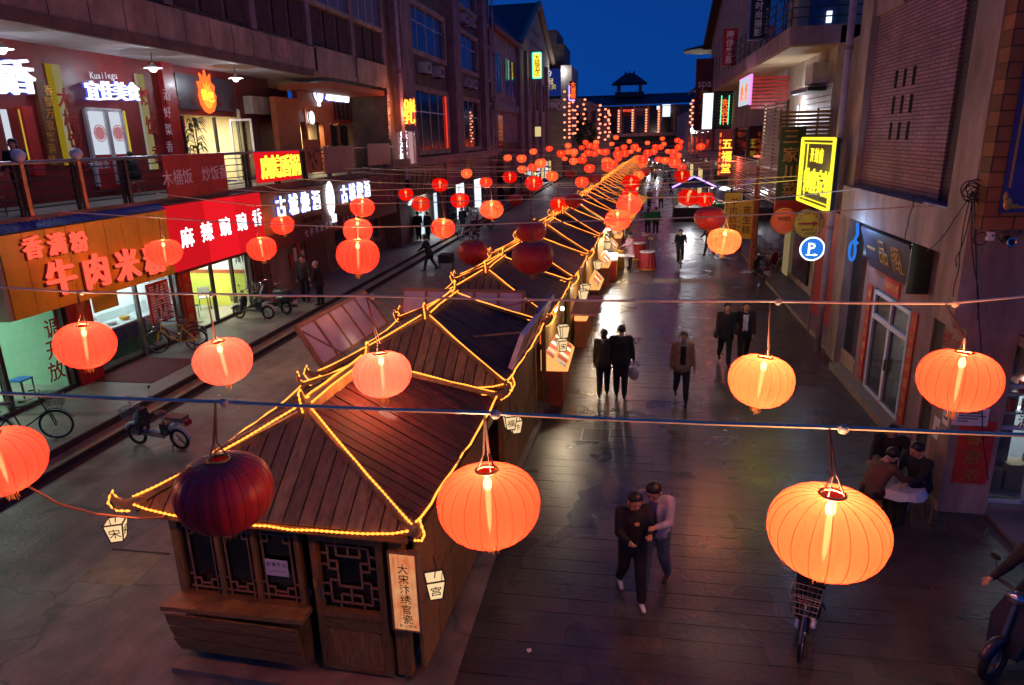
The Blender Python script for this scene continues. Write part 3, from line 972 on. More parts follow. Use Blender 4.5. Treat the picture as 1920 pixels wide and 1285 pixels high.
# shade lamps under the soffit
for (p, lab) in (((-14.600,20.435,8.364), 'white shade lamp under the soffit before the red pier'), ((-14.600,25.076,8.417), 'white shade lamp under the soffit near the flame emblem'), ((-14.600,15.064,8.316), 'white shade lamp under the soffit cut by the left edge')):
    t = thing('shade_lamp', lab, 'lamp', p)
    MB().lathe([(.04, .16), (.06, .1), (.26, .0)], 16, cap=False).build('shade', M['white_paint'], t, world=False)
    MB().ball((0, 0, -.01), .11, n=10, m=8).build('bulb', M['g_lampwhite'], t, world=False)
    MB().cyl((0, 0, .14), (0, 0, 8.82 - p[2]), .012, n=6).build('rod', M['steel_dark'], t, world=False)
    lamp('POINT', 'lamp_light', (p[0], p[1], p[2] - .08), 48, (.75, .85, 1.0), t, size=.1)

# --- pizza corner of the gallery
pz = thing('pizza_shop_front', 'orange-red shop front of the pizza corner with a lit cream window', 'shop front', (-15.2, 32, 4.62))
part('wall', M['orange_wall'], pz, (-15.4, -15.15, 28.9, 31.0, 4.64, 8.0))
part('wall', M['red_wall'], pz, (-15.4, -15.15, 31.0, 37.0, 7.0, 8.6))
part('wall', M['orange_wall'], pz, (-15.4, -15.16, 33.5, 34.3, 4.64, 7.0))
part('roof_slab', M['orange_wall'], pz, (-15.6, -13.05, 30.2, 37.0, 8.35, 8.6))
w0, w1 = (-15.150,31.660,7.507), (-15.150,35.204,5.937)
part('room_wall', M['room_cream'], pz, (-16.6, -16.5, w0[1] - .3, w1[1] + .4, 4.8, 7.0))
WR('frame', M['copper'], pz, (0, w0[1] - .12, 4.65), (0, w0[1], w0[2] + .1), -15.4, -15.1)
WR('frame', M['copper'], pz, (0, w1[1], 4.65), (0, w1[1] + .12, w0[2] + .1), -15.4, -15.1)
lamp('AREA', 'room_light', (-15.9, (w0[1] + w1[1]) / 2, 6.9), 30, (1, .85, .5), pz, size=.8, sy=1.5)
part('door_leaf', M['window_dark'], pz, (-15.3, -15.2, 34.4, 36.6, 4.66, 6.9))
part('dark_window', M['window_dark'], pz, (-15.15, -15.1, 35.0, 36.8, 7.2, 8.2))
for k in range(4): part('mullion', M['maroon'], pz, (-15.12, -15.05, 35.0 + k * .6, 35.05 + k * .6, 7.2, 8.2))
rl = (-15.000,31.884,7.201)
t = thing('round_lamp', 'round white glowing lamp disc in the pizza shop window', 'lamp', rl)
MB().cyl((-.03, 0, 0), (.05, 0, 0), .30, n=24).build('disc', M['g_white'], t, world=False)
MB().torus((.03, 0, 0), .31, .03, 'x', 24, 6).build('rim', M['steel'], t, world=False)
lit_sign('illuminated_sign', 'glowing white characters of the pizza shop sign on the gallery', '乐滋比萨', (-15.100,34.183,8.442), (-15.100,36.523,8.466), .85, M['g_white'], M['g_blue_edge'])
pc = (-15.100,33.075,8.380)
t = thing('illuminated_emblem', 'oval blue-white emblem left of the pizza shop characters', 'sign', pc)
MB().torus((.05, 0, 0), .42, .05, 'x', 24, 6).build('ring', M['g_white'], t, world=False)
MB().cyl((.0, 0, 0), (.04, 0, 0), .40, n=24).build('face', M['g_blue_edge'], t, world=False)
MB().ball((.07, .02, -.1), .05, .2, .26, 12, 8).build('figure', M['g_screen'], t, world=False)
MB().box(0, .06, -.12, -.06, -.62, -.42).box(0, .06, .06, .12, -.62, -.42).build('feet', M['g_white'], t, world=False)
t = thing('vertical_sign', 'narrow maroon sign with pale vertical characters at the pizza corner', 'sign', (-13.0, 37.0, 5.2))
WR('board', M['maroon'], t, (-12.950,36.809,8.934), (-12.950,36.998,6.057), -13.0, -12.95)
letters(t, '乐滋比萨西餐厅', (-12.940,37.054,8.685), (-12.940,36.861,6.332), .42, 'E', M['text_white'], bold=.01, ext=.01, join=True)
# second round disc seen in the window
t = thing('round_lamp', 'small pale oval disc hanging in the pizza shop window', 'lamp', (-15.600,35.270,7.246))
MB().cyl((-.02, 0, 0), (.02, 0, 0), .25, n=20).build('disc', M['g_screen'], t, world=False)
# wall beside the entrance: poster box and air box
part('facade', M['maroon'], A, (-16.3, -16.1, 27.51, 28.95, 4.62, 8.82))
part('air_duct', M['plaster_pale'], A, (-16.1, -15.7, 28.0, 29.4, 7.3, 8.0))
WR('poster_board', M['dark_board'], A, (-16.000,31.436,7.054), (-16.000,32.558,6.336), -16.1, -16.05)

# --- gallery railing
rail = thing('railing', 'dark steel railing of the gallery with copper posts and pale globes', 'railing', (-12.9, 20, 4.64))
for k in range(5):
    z = 4.82 + k * .2
    mb = MB(); mb.tube([(-12.9, 8, z), (-12.9, 37, z)], .016, 6); mb.build('rail', M['steel_dark'], rail)
MB().tube([(-12.9, 8, 5.78), (-12.9, 37, 5.78)], .045, 8).build('hand_rail', M['steel'], rail)
for i, yy in enumerate((11.5, 13.15, 14.75, 16.3, 18.3, 20.2, 22.2, 24.2, 26.5, 28.8, 31.0, 33.4, 35.8)):
    c = i < 3
    part('post', M['copper'] if c else M['steel_dark'], rail, (-12.94, -12.86, yy - .05, yy + .05, 4.64, 5.8))
    part('post', M['steel_dark'], rail, (-13.0, -12.945, yy - .16, yy - .06, 4.64, 5.75))
    if c:
        o = MB().ball((-12.9, yy, 5.93), .14, n=14, m=10).build('globe', M['white_paint'], rail, smooth=True)
t = thing('gallery_banner', 'maroon banner with pale hand-written characters tied to the gallery railing', 'banner', (-12.8, 18, 4.8))
ba, bb = (-12.820,17.682,5.809), (-12.820,20.695,4.639)
WR('cloth', M['paper_red'], t, ba, bb, -12.83, -12.8)
letters(t, '木桶饭 炒饭香', (-12.800,17.766,5.190), (-12.800,20.515,5.246), .46, 'E', M['text_white'], bold=-.004, ext=.006)
t = thing('lightbox_sign', 'glowing red box sign with blurred yellow characters on the gallery railing', 'sign', (-12.6, 23.5, 4.6))
ba, bb = (-12.700,22.545,5.750), (-12.700,25.663,4.798)
part('box', M['g_red_box'], t, (-12.85, -12.7, ba[1], bb[1], (-12.700,23.709,4.755)[2], (-12.700,23.967,5.791)[2]))
letters(t, '麻辣香锅', (-12.7, ba[1] + .5, (-12.700,23.838,5.273)[2]), (-12.7, bb[1] - .5, (-12.700,23.838,5.273)[2]), .82, 'E', M['g_yellow'], bold=.05, ext=.03)
t = thing('leaf_banner', 'orange banner with a leaf picture on the railing beside the red light box', 'banner', (-12.8, 28, 4.5))
ba, bb = (-12.800,26.391,6.188), (-12.800,27.741,4.902)
WR('cloth', M['orange_wall'], t, ba, bb, -12.83, -12.8)
mb = MB()
random.seed(4)
for i in range(16):
    a_ = random.uniform(0, 6.28); cy_, cz_ = (ba[1] + bb[1]) / 2 + random.uniform(-.5, .5), (ba[2] + bb[2]) / 2 + random.uniform(-.4, .4)
    mb.add([(-12.79, cy_, cz_), (-12.79, cy_ + .25 * math.cos(a_), cz_ + .25 * math.sin(a_)), (-12.79, cy_ + .3 * math.cos(a_ + .5), cz_ + .3 * math.sin(a_ + .5))], [(0, 1, 2)])
mb.build('leaf_print', M['maroon'], t)
for (a, b, lab) in (((-12.800,28.086,5.902), (-12.800,31.188,4.834), 'plain maroon panel on the railing right of the leaf banner'), ((-12.800,33.065,5.957), (-12.800,36.324,4.964), 'plain maroon panel on the railing next to the pale light box')):
    o = MB().box(-12.83, -12.79, a[1], b[1], b[2] - .05, a[2]).build('maroon_board', mat('panel_' + str(round(a[1])), (.30, .09, .085), .5, var=.2), label=lab, cat='panel')

# --- big fascia signs below the gallery
og = thing('fascia_sign', 'large orange fascia of metal strips with glowing red characters', 'sign', (-12.7, 14.6, 2.6))
for k in range(9):
    y0 = 11.9 + k * .585
    part('strip', M['orange_board'], og, (-12.75, -12.6, y0 + .008, y0 + .577, 2.63, 4.38))
part('end_panel', M['plaster_yellow'], og, (-13.6, -12.62, 11.78, 11.89, 2.63, 4.38))
letters(og, '香满粉', (-12.600,12.650,4.065), (-12.600,13.919,3.994), .50, 'E', M['g_red'], bold=.035, ext=.06, out=.03, jit=.03)
letters(og, '香满粉', Vector((-12.600,12.650,4.065)) + Vector((0, -.035, -.025)), Vector((-12.600,13.919,3.994)) + Vector((0, -.035, -.025)), .52, 'E', M['maroon'], bold=.045, ext=.02, name='backing', join=True)
letters(og, '牛肉米粉', (-12.600,13.204,3.300), (-12.600,16.338,3.174), .84, 'E', M['g_red'], bold=.02, ext=.06, out=.03, jit=.02)
letters(og, '牛肉米粉', Vector((-12.600,13.204,3.300)) + Vector((0, -.05, -.035)), Vector((-12.600,16.338,3.174)) + Vector((0, -.05, -.035)), .86, 'E', M['maroon'], bold=.03, ext=.02, name='backing', join=True)
tin = thing('tin_canopy', 'blue ribbed tin strip between the orange fascia and the gallery', 'canopy', (-12.8, 14.5, 4.4))
mb = MB()
for k in range(36):
    y0 = 11.8 + k * .15
    mb.prism([(-12.98, y0, 4.60), (-12.98, y0 + .075, 4.63), (-12.55, y0 + .075, 4.43), (-12.55, y0, 4.40)], (0, 0, .008))
    mb.prism([(-12.98, y0 + .075, 4.63), (-12.98, y0 + .15, 4.60), (-12.55, y0 + .15, 4.40), (-12.55, y0 + .075, 4.43)], (0, 0, .008))
mb.build('sheet', M['blue_tin'], tin)
rg = thing('lightbox_sign', 'long glowing red light box with white characters beside the orange fascia', 'sign', (-12.6, 19.6, 2.6))
for k in range(3):
    y0 = 17.2 + k * 1.64
    part('panel', glow('g_redbox_%d' % k, (1, .012, .022), (.62, .85, .70)[k]), rg, (-12.8, -12.55, y0 + .006, y0 + 1.634, 2.66, 4.48))
part('frame', M['maroon'], rg, (-12.82, -12.52, 17.19, 22.13, 2.58, 2.655), (-12.82, -12.52, 17.19, 22.13, 4.485, 4.54))
letters(rg, '麻辣豌豌香', (-12.550,17.842,3.547), (-12.550,21.721,3.675), .60, 'E', M['g_white'], bold=.02, ext=.02, out=.01)
mb = MB()
random.seed(8)
for i in range(60):
    y0 = 20.4 + random.random() * 1.7
    mb.tube([(-12.7, y0, 2.58), (-12.7 + random.uniform(-.05, .05), y0 + random.uniform(-.06, .06), 2.58 - random.uniform(.08, .28))], .012, 4)
mb.build('hanging_flowers', M['leaf'], label='fringe of artificial flowers hanging under the red light box', cat='decoration')
db = thing('fascia_sign', 'brown fascia with blue-white outlined characters and an oval emblem', 'sign', (-12.65, 27.5, 2.7))
part('board', M['brown_board'], db, (-12.8, -12.62, 22.2, 32.4, 2.95, 4.4))
part('lower_band', M['maroon'], db, (-12.95, -12.75, 22.2, 36.5, 2.35, 2.94))
letters(db, '七秒烘焙蛋糕房 优质西点坊', (-12.740,25.631,2.635), (-12.740,31.277,2.767), .32, 'E', M['text_white'], bold=.0, ext=.005, name='small_lettering', join=True)
for (q0, q1) in (((-12.600,23.456,3.865), (-12.600,26.354,3.862)), ((-12.600,29.189,3.871), (-12.600,31.935,3.906))):
    letters(db, '古城烧酒', q0, q1, .80, 'E', M['g_white'], bold=.035, ext=.04, out=.03, sx=.85)
    letters(db, '古城烧酒', q0, q1, .82, 'E', M['g_blue_edge'], bold=.07, ext=.01, sx=.85, name='glow_halo', join=True)  # blue halo of light built as a bolder glowing copy
ec = (-12.600,27.756,3.741)
MB().ball((-12.56, ec[1], ec[2] + .05), .05, .42, .72, 18, 12).build('oval_emblem', M['g_white'], db)
MB().cyl((-12.6, ec[1], ec[2] + .05), (-12.585, ec[1], ec[2] + .05), .01, n=3).torus((-12.57, ec[1], ec[2] + .1), .30, .03, 'x', 18, 5).build('emblem_drawing', M['g_blue'], db)
MB().box(-12.6, -12.54, ec[1] + .05, ec[1] + .4, ec[2] - .95, ec[2] - .62).build('emblem_foot', M['g_white'], db)
letters(db, 'Gucheng', (-12.600,25.160,3.213), (-12.600,26.692,3.211), .4, 'E', M['ink'], bold=.01, ext=.01, name='script', join=True)
dk = thing('fascia_sign', 'unlit maroon fascia with dim characters next to the brown one', 'sign', (-12.65, 34.5, 2.9))
part('board', M['maroon'], dk, (-12.8, -12.63, 32.5, 37.2, 2.95, 4.45))
letters(dk, '金鑫堂', (-12.630,33.950,4.080), (-12.630,35.820,4.129), .5, 'E', M['plaster_mauve'], bold=.01, ext=.01, join=True)
letters(dk, '特价洗', (-12.630,35.048,3.303), (-12.630,36.503,3.299), .6, 'E', M['plaster_mauve'], bold=.01, ext=.01, join=True)
# menu board in the noodle shop window
t = thing('menu_board', 'red menu board with rows of small pale print in the shop window', 'menu', (-13.6, 17.9, 1.2))
ma, mb_ = (-13.550,17.120,2.291), (-13.550,18.053,1.099)
WR('board', M['paper_red'], t, ma, mb_, -13.6, -13.56)
q = MB()
random.seed(2)
for r_ in range(14):
    for c_ in range(4):
        zz = ma[2] - .08 - (ma[2] - mb_[2] - .1) * r_ / 14
        yy = ma[1] + .08 + (mb_[1] - ma[1] - .1) * c_ / 4
        q.box(-13.56, -13.552, yy, yy + random.uniform(.16, .32), zz - .05, zz)
q.build('menu_print', M['text_white'], t)
letters(t, '菜单价目', (-13.56, ma[1] + .2, ma[2] + .12), (-13.56, mb_[1] - .2, ma[2] + .12), .2, 'E', M['gold'], bold=.01, ext=.005, join=True)
# striped notice by the red pier
MB().box(-13.52, -13.5, 15.02, 15.9, 2.0, 2.5).build('notice', M['paper_yellow'], label='small striped notice stuck beside the red pier', cat='notice')
t = thing('couplet_banner', 'tall red couplet strip on the pier between the shops', 'couplet', (-13.55, 18.9, .5))
part('paper', M['paper_red'], t, (-13.6, -13.57, 18.75, 19.1, .6, 2.6))
letters(t, '生意兴隆', (-13.57, 18.92, 2.3), (-13.57, 18.92, .9), .28, 'E', M['gold'], bold=.01, ext=.005, join=True)
t = thing('couplet_banner', 'tall red couplet strip on the wide red pier of the first shop', 'couplet', (-13.5, 14.6, .5))
part('paper', M['paper_red'], t, (-13.55, -13.52, 14.45, 14.85, .7, 2.5))
letters(t, '财源广进', (-13.52, 14.65, 2.3), (-13.52, 14.65, 1.0), .3, 'E', M['gold'], bold=.01, ext=.005, join=True)


# tables, stools and chairs inside the shops
def shop_table(x, y, lab, rz=0):
    t = thing('cafe_table', lab, 'table', (x, y, .33), rz)
    MB().box(-.3, .3, -.55, .55, .7, .74).build('table_top', M['room_white'], t, world=False)
    for sx in (-1, 1):
        for sy in (-1, 1): MB().cyl((sx * .25, sy * .48, 0), (sx * .25, sy * .48, .7), .022, n=6).build('leg', M['steel_dark'], t, world=False)


def shop_chair(x, y, lab, m, rz=0):
    t = thing('cafe_chair', lab, 'chair', (x, y, .33), rz)
    MB().box(-.2, .2, -.2, .2, .42, .46).build('seat', M[m], t, world=False)
    MB().box(-.2, -.17, -.19, .19, .55, .85).build('backrest', M[m], t, world=False)
    for sx in (-1, 1):
        for sy in (-1, 1): MB().cyl((sx * .18, sy * .18, 0), (sx * .18, sy * .18, .86 if sx < 0 else .42), .014, n=6).build('leg', M['steel_dark'], t, world=False)


shop_table(-14.6, 12.3, 'white cafe table in the green room at the left edge')
t = thing('stool', 'square stool with a bright blue top in the green room', 'stool', (-14.4, 13.35, .33))
MB().box(-.18, .18, -.18, .18, .42, .46).build('seat', mat('stool_blue', (.03, .22, .75), .5), t, world=False)
for sx in (-1, 1):
    for sy in (-1, 1): MB().cyl((sx * .16, sy * .16, 0), (sx * .16, sy * .16, .42), .018, n=6).build('leg', M['steel_dark'], t, world=False)
shop_table(-15.4, 20.5, 'white cafe table near the door of the lime-green shop')
shop_table(-16.6, 21.6, 'white cafe table against the lime-green wall')
shop_chair(-15.0, 20.9, 'green chair at the front table of the lime-green shop', 'green_cloth', 1.2)
shop_chair(-15.3, 22.2, 'dark chair with a pale seat in the lime-green shop', 'room_white', 2.2)
t = thing('yellow_strip_sign', 'yellow strip with red print on the green shop wall', 'sign', (-18.5, 13, 1.3))
part('strip', M['paper_yellow'], t, (-18.59, -18.56, 10.5, 14.0, 1.25, 1.6))
# ------------------------------------------------------------------ row of wooden market kiosks down the middle
KROT = -0.040
KP = 4.32                                     # pitch of the row
EX, EY0, EY1, EZ = 1.62, -0.32, 3.47, 2.17    # eaves
RY0, RY1, RZ = 0.72, 2.42, 3.02               # ridge
UP = 0.10                                     # upturned corners


def clip(poly, a, lo):
    """keep the part of a convex 2D polygon with u >= a (lo) or u <= a"""
    out = []
    n = len(poly)
    for i in range(n):
        p, q = poly[i], poly[(i + 1) % n]
        ip = (p[0] >= a) if lo else (p[0] <= a)
        iq = (q[0] >= a) if lo else (q[0] <= a)
        if ip: out.append(p)
        if ip != iq:
            t = (a - p[0]) / (q[0] - p[0])
            out.append((a, p[1] + t * (q[1] - p[1])))
    return out


def slope_boards(eL, eR, tR, tL, n, th=0.024, gap=0.020, sag=0.0):
    """boards lying down a roof slope, cut along hips and ridge: one list of faces per board"""
    eL, eR, tR, tL = map(Vector, (eL, eR, tR, tL))
    uax = (eR - eL).normalized()
    W = (eR - eL).length
    nrm = (eR - eL).cross(tL - eL).normalized()
    if nrm.z < 0: nrm = -nrm
    vax = nrm.cross(uax)
    if vax.z < 0: vax = -vax
    to2 = lambda p: ((p - eL).dot(uax), (p - eL).dot(vax))
    trap = [to2(eL), to2(eR), to2(tR), to2(tL)]
    res = []
    for i in range(n):
        u0, u1 = W * i / n + gap / 2, W * (i + 1) / n - gap / 2
        pl = clip(clip(trap, u0, True), u1, False)
        if len(pl) < 3: continue
        dz = random.uniform(0, .012)
        res.append([[eL + uax * p[0] + vax * p[1] + nrm * dz for p in pl], nrm * th])
    return res


def corner(sx, sy):
    return Vector((sx * EX, EY1 if sy > 0 else EY0, EZ + UP))


def horn(sx, sy, L=.19):
    """curved corner tip and the loop of rope round it"""
    c = corner(sx, sy)
    d = Vector((sx, sy * .9, 0)).normalized()
    pts = [c - d * .12 + Vector((0, 0, .0)), c + d * .06 + Vector((0, 0, -.015)), c + d * .13 + Vector((0, 0, .02)), c + d * .19 + Vector((0, 0, .09)), c + d * L + Vector((0, 0, .16))]
    return pts


def rope_paths():
    P = []
    lift = Vector((0, 0, .045))
    C4 = {(sx, sy): corner(sx, sy) for sx in (-1, 1) for sy in (-1, 1)}
    r0, r1 = Vector((0, RY0, RZ)), Vector((0, RY1, RZ))
    mid = lambda a, b, s: [a.lerp(b, t) - Vector((0, 0, s * (1 - (2 * t - 1) ** 4))) for t in (0, .06, .15, .5, .85, .94, 1)]
    # eaves dip between the raised corners
    P.append([p + Vector((0, -.05, .0)) for p in mid(C4[(-1, -1)], C4[(1, -1)], UP + .02)])
    P.append([p + lift * .6 for p in mid(C4[(1, -1)], C4[(1, 1)], UP)])
    P.append([p + lift * .6 for p in mid(C4[(-1, -1)], C4[(-1, 1)], UP)])
    P.append([p + lift * .6 for p in mid(C4[(-1, 1)], C4[(1, 1)], UP)])
    for sx in (-1, 1):
        P.append([r0 + lift + Vector((sx * .04, .0, .05)), r0.lerp(C4[(sx, -1)], .5) + lift + Vector((0, 0, .0)), C4[(sx, -1)] + lift])
        P.append([r1 + lift + Vector((sx * .04, .0, .05)), r1.lerp(C4[(sx, 1)], .5) + lift, C4[(sx, 1)] + lift])
        P.append([r0 + Vector((sx * .07, 0, .13)), r1 + Vector((sx * .07, 0, .13))])
    # finials at the ridge ends
    for (e, d) in ((r0, -1), (r1, 1)):
        P.append([e + Vector((0, -d * .10, .14)), e + Vector((0, d * .02, .17)), e + Vector((0, d * .10, .31)), e + Vector((0, d * .13, .28)), e + Vector((0, d * .12, .12)), e + Vector((0, d * .1, .02))])
    for sx in (-1, 1):
        for sy in (-1, 1):
            h = horn(sx, sy)
            P.append([h[0] + lift, h[1] + lift, h[2] + lift * .8, h[3] + Vector((0, 0, .06)), h[4] + Vector((0, 0, .03)), h[4] + Vector((sx * .03, sy * .03, -.03)), h[3] + Vector((sx * .05, sy * .05, -.04)), h[2] + Vector((sx * .03, sy * .03, -.08)), h[1] + Vector((0, 0, -.09))])
    return P


def densify(pts, step):
    out = []
    for a, b in zip(pts[:-1], pts[1:]):
        a, b = Vector(a), Vector(b)
        n = max(1, int((b - a).length / step))
        out += [a.lerp(b, i / n) for i in range(n)]
    out.append(Vector(pts[-1]))
    return out


_rope_plain = MB()
_rope_bead = MB()
_rope_core = MB()
random.seed(21)
for p in rope_paths():
    q = densify(p, .25)
    q = [v + Vector((random.uniform(-.014, .014), random.uniform(-.014, .014), random.uniform(-.012, .010))) for v in q]
    _rope_plain.tube(q, .0105, 4)
    _rope_core.tube(q, .0045, 4)
    d = densify(q, .026)
    _rope_bead.tube(d, [(.006 if i % 2 else .0155) for i in range(len(d))], 6)
rope_plain = _rope_plain.mesh('rope_light'); rope_plain.materials.append(M['g_rope'])
M['g_rope_core'] = glow('g_rope_core', (1.0, 0.24, 0.03), 13.0)
rope_core = _rope_core.mesh('rope_core'); rope_core.materials.append(M['g_rope_core'])
M['g_rope_bead'] = glow('g_rope_bead', (1.0, 0.25, 0.03), 3.6, sample=False)
rope_bead = _rope_bead.mesh('rope_bead'); rope_bead.materials.append(M['g_rope_bead'])


def kiosk_roof(t, near):
    c = {(sx, sy): corner(sx, sy) - Vector((0, 0, UP)) for sx in (-1, 1) for sy in (-1, 1)}
    r0, r1 = Vector((0, RY0, RZ)), Vector((0, RY1, RZ))
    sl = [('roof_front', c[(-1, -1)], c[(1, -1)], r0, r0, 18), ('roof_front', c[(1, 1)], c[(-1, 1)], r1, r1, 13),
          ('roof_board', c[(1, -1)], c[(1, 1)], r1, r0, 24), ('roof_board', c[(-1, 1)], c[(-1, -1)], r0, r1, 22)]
    under = MB()
    for (_, a, b, d, e, n) in sl:
        under.prism([a, b, d, e] if (d - e).length > .01 else [a, b, d], (0, 0, -.03))
    under.build('roof_deck', M['roof_dark'], t, world=False)
    if near:
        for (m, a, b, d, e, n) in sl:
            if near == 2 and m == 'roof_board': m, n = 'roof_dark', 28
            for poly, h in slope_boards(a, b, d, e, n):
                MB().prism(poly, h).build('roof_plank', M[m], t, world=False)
    else:
        mb = MB()
        for (m, a, b, d, e, n) in sl:
            for poly, h in slope_boards(a, b, d, e, 12): mb.prism(poly, h)
        o = mb.build('roof_planks', M['roof_dark'], t, world=False); o['kind'] = 'stuff'
    for sx in (-1, 1):
        for (e, sy) in ((r0, -1), (r1, 1)):
            mb = MB(); mb.bar(e + Vector((0, 0, .02)), corner(sx, sy), .07, .06); mb.build('hip_ridge', M['roof_front'], t, world=False)
            h = horn(sx, sy)
            MB().tube(h, [.07, .065, .052, .036, .012], 8).build('corner_tip', M['roof_front'], t, world=False, smooth=True)
    MB().box(-.07, .07, RY0 - .08, RY1 + .08, RZ - .05, RZ + .12).build('ridge', M['roof_front'], t, world=False)
    for (e, d) in ((r0, -1), (r1, 1)):
        MB().tube([e + Vector((0, 0, .06)), e + Vector((0, d * .07, .12)), e + Vector((0, d * .1, .28))], [.07, .055, .02], 7).build('finial', M['roof_front'], t, world=False)


def kiosk_body(t, plain=False):
    W = 1.5
    MB().box(-W, -W + .1, 0, .1, .12, 1.95).box(W - .1, W, 0, .1, .12, 1.95).build('corner_post', M['wood'], t, world=False)
    MB().box(-W, -W + .1, 3.05, 3.15, .12, 1.95).box(W - .1, W, 3.05, 3.15, .12, 1.95).build('corner_post', M['wood'], t, world=False)
    MB().box(-W - .05, W + .05, -.05, 3.2, 1.95, 2.1).build('wall_plate', M['wood_h'], t, world=False)
    MB().box(-W - .08, W + .08, -.1, 3.25, -.05, .12).build('plinth', M['kerb'], t, world=False)
    MB().box(-W + .02, W - .02, 3.06, 3.12, .12, 1.95).build('back_wall', M['wood'], t, world=False)
    for sx in (-1, 1):
        if plain:
            MB().box(sx * (W - .07), sx * (W - .03), .1, 3.05, .12, 1.95).build('side_wall', M['wood'], t, world=False)
            continue
        for k in range(5):
            y0 = .12 + k * .588
            MB().box(sx * (W - .07), sx * (W - .03), y0 + .004, y0 + .58, .12, .95).build('side_panel', M['wood'], t, world=False)
            MB().box(sx * (W - .07), sx * (W - .04), y0 + .004, y0 + .58, .98, 1.93).build('side_shutter', M['wood_h'], t, world=False)


def box_lantern(loc, lab, txt='宋', s=1.0, lit=True, rz=.4):
    t = thing('box_lantern', lab, 'lantern', loc, rz, 'square paper lanterns on the kiosks')
    s *= .74
    a, b = .085 * s, .13 * s
    MB().add([(-a, -a, 0), (a, -a, 0), (a, a, 0), (-a, a, 0), (-b, -b, .30 * s), (b, -b, .30 * s), (b, b, .30 * s), (-b, b, .30 * s)],
             [(0, 1, 5, 4), (1, 2, 6, 5), (2, 3, 7, 6), (3, 0, 4, 7), (0, 3, 2, 1)]).build('paper_shade', M['g_boxlan'] if lit else M['paper'], t, world=False)
    mb = MB()
    c0 = [(-a, -a, 0), (a, -a, 0), (a, a, 0), (-a, a, 0)]
    c1 = [(-b, -b, .30 * s), (b, -b, .30 * s), (b, b, .30 * s), (-b, b, .30 * s)]
    for i in range(4):
        j = (i + 1) % 4
        mb.tube([c0[i], c1[i]], .011 * s, 5); mb.tube([c0[i], c0[j]], .011 * s, 5); mb.tube([c1[i], c1[j]], .013 * s, 5)
    mb.build('frame', M['black'], t, world=False)
    if txt:
        for (f, q) in (((Vector((1, 0, 0)), Vector((0, -.14, .98)), Vector((0, -1, -.14))), (0, -(a + b) / 2 - .003, .15 * s)), ((Vector((0, 1, 0)), Vector((.14, 0, .98)), Vector((1, 0, -.14))), ((a + b) / 2 + .003, 0, .15 * s))):
            letters(t, txt, q, q, .17 * s, f, M['ink'], bold=.01, ext=.008, name='painted_character', join=True, world=False)
    MB().tube([(0, 0, .28 * s), (.02, 0, .45 * s), (0, 0, .62 * s)], .006, 4).build('hanging_wire', M['wire_black'], t, world=False)
    return t


def to_world(k, p):
    """kiosk-local point to world"""
    o = k.location
    c_, s_ = math.cos(KROT), math.sin(KROT)
    return (o.x + p[0] * c_ - p[1] * s_, o.y + p[0] * s_ + p[1] * c_, o.z + p[2])


def kloc(i):
    y = 6.22 + i * KP
    return (kx(y), y, 0)


# --- the nearest kiosk, closed for the night
K1 = thing('market_kiosk', 'nearest wooden kiosk with lattice windows and a locked door', 'kiosk', kloc(0), KROT, 'wooden kiosks in a row down the street')
kiosk_roof(K1, 1)
W = 1.5
MB().box(-W, -W + .1, -.02, .1, .14, 1.94).build('corner_post', M['wood'], K1, world=False)
MB().box(W - .30, W - .14, -.02, .1, .14, 1.94).build('corner_post', M['wood'], K1, world=False)
MB().box(-W, -W + .1, 3.05, 3.15, .12, 1.95).build('corner_post', M['wood'], K1, world=False)
MB().box(W - .1, W, 3.05, 3.15, .12, 1.95).build('corner_post', M['wood'], K1, world=False)
MB().box(-W - .06, W + .1, -.06, 3.2, 1.94, 2.08).build('wall_plate', M['wood_h'], K1, world=False)
MB().box(-W - .05, W - .25, -.34, 3.3, -.05, .075).build('plinth', M['kerb'], K1, world=False)
MB().box(-W + .02, W - .02, 3.06, 3.12, .12, 1.95).build('back_wall', M['wood'], K1, world=False)
for sx in (-1, 1):
    for k in range(5):
        y0 = .12 + k * .588
        MB().box(sx * (W - .07), sx * (W - .03), y0 + .004, y0 + .58, .12, .95).build('side_panel', M['wood'], K1, world=False)
        MB().box(sx * (W - .07), sx * (W - .04), y0 + .004, y0 + .58, .98, 1.93).build('side_shutter', M['wood_h'], K1, world=False)
# eave fascia boards under the front slope
for k in range(14):
    x0 = -1.53 + k * .218
    MB().box(x0, x0 + .10, -.30, -.02, 2.08, 2.13).build('rafter_end', M['wood_light'], K1, world=False)
MB().box(-1.56, 1.56, -.34, -.31, 2.09, 2.17).build('fascia', M['wood_h'], K1, world=False)


def lattice(mb, x0, x1, z0, z1, segs, y=-.005, w=.016):
    for (a, b, c, d) in segs:
        p, q = (x0 + a * (x1 - x0), y, z0 + b * (z1 - z0)), (x0 + c * (x1 - x0), y, z0 + d * (z1 - z0))
        mb.bar(p, q, w, .02, up=(0, 1, 0))


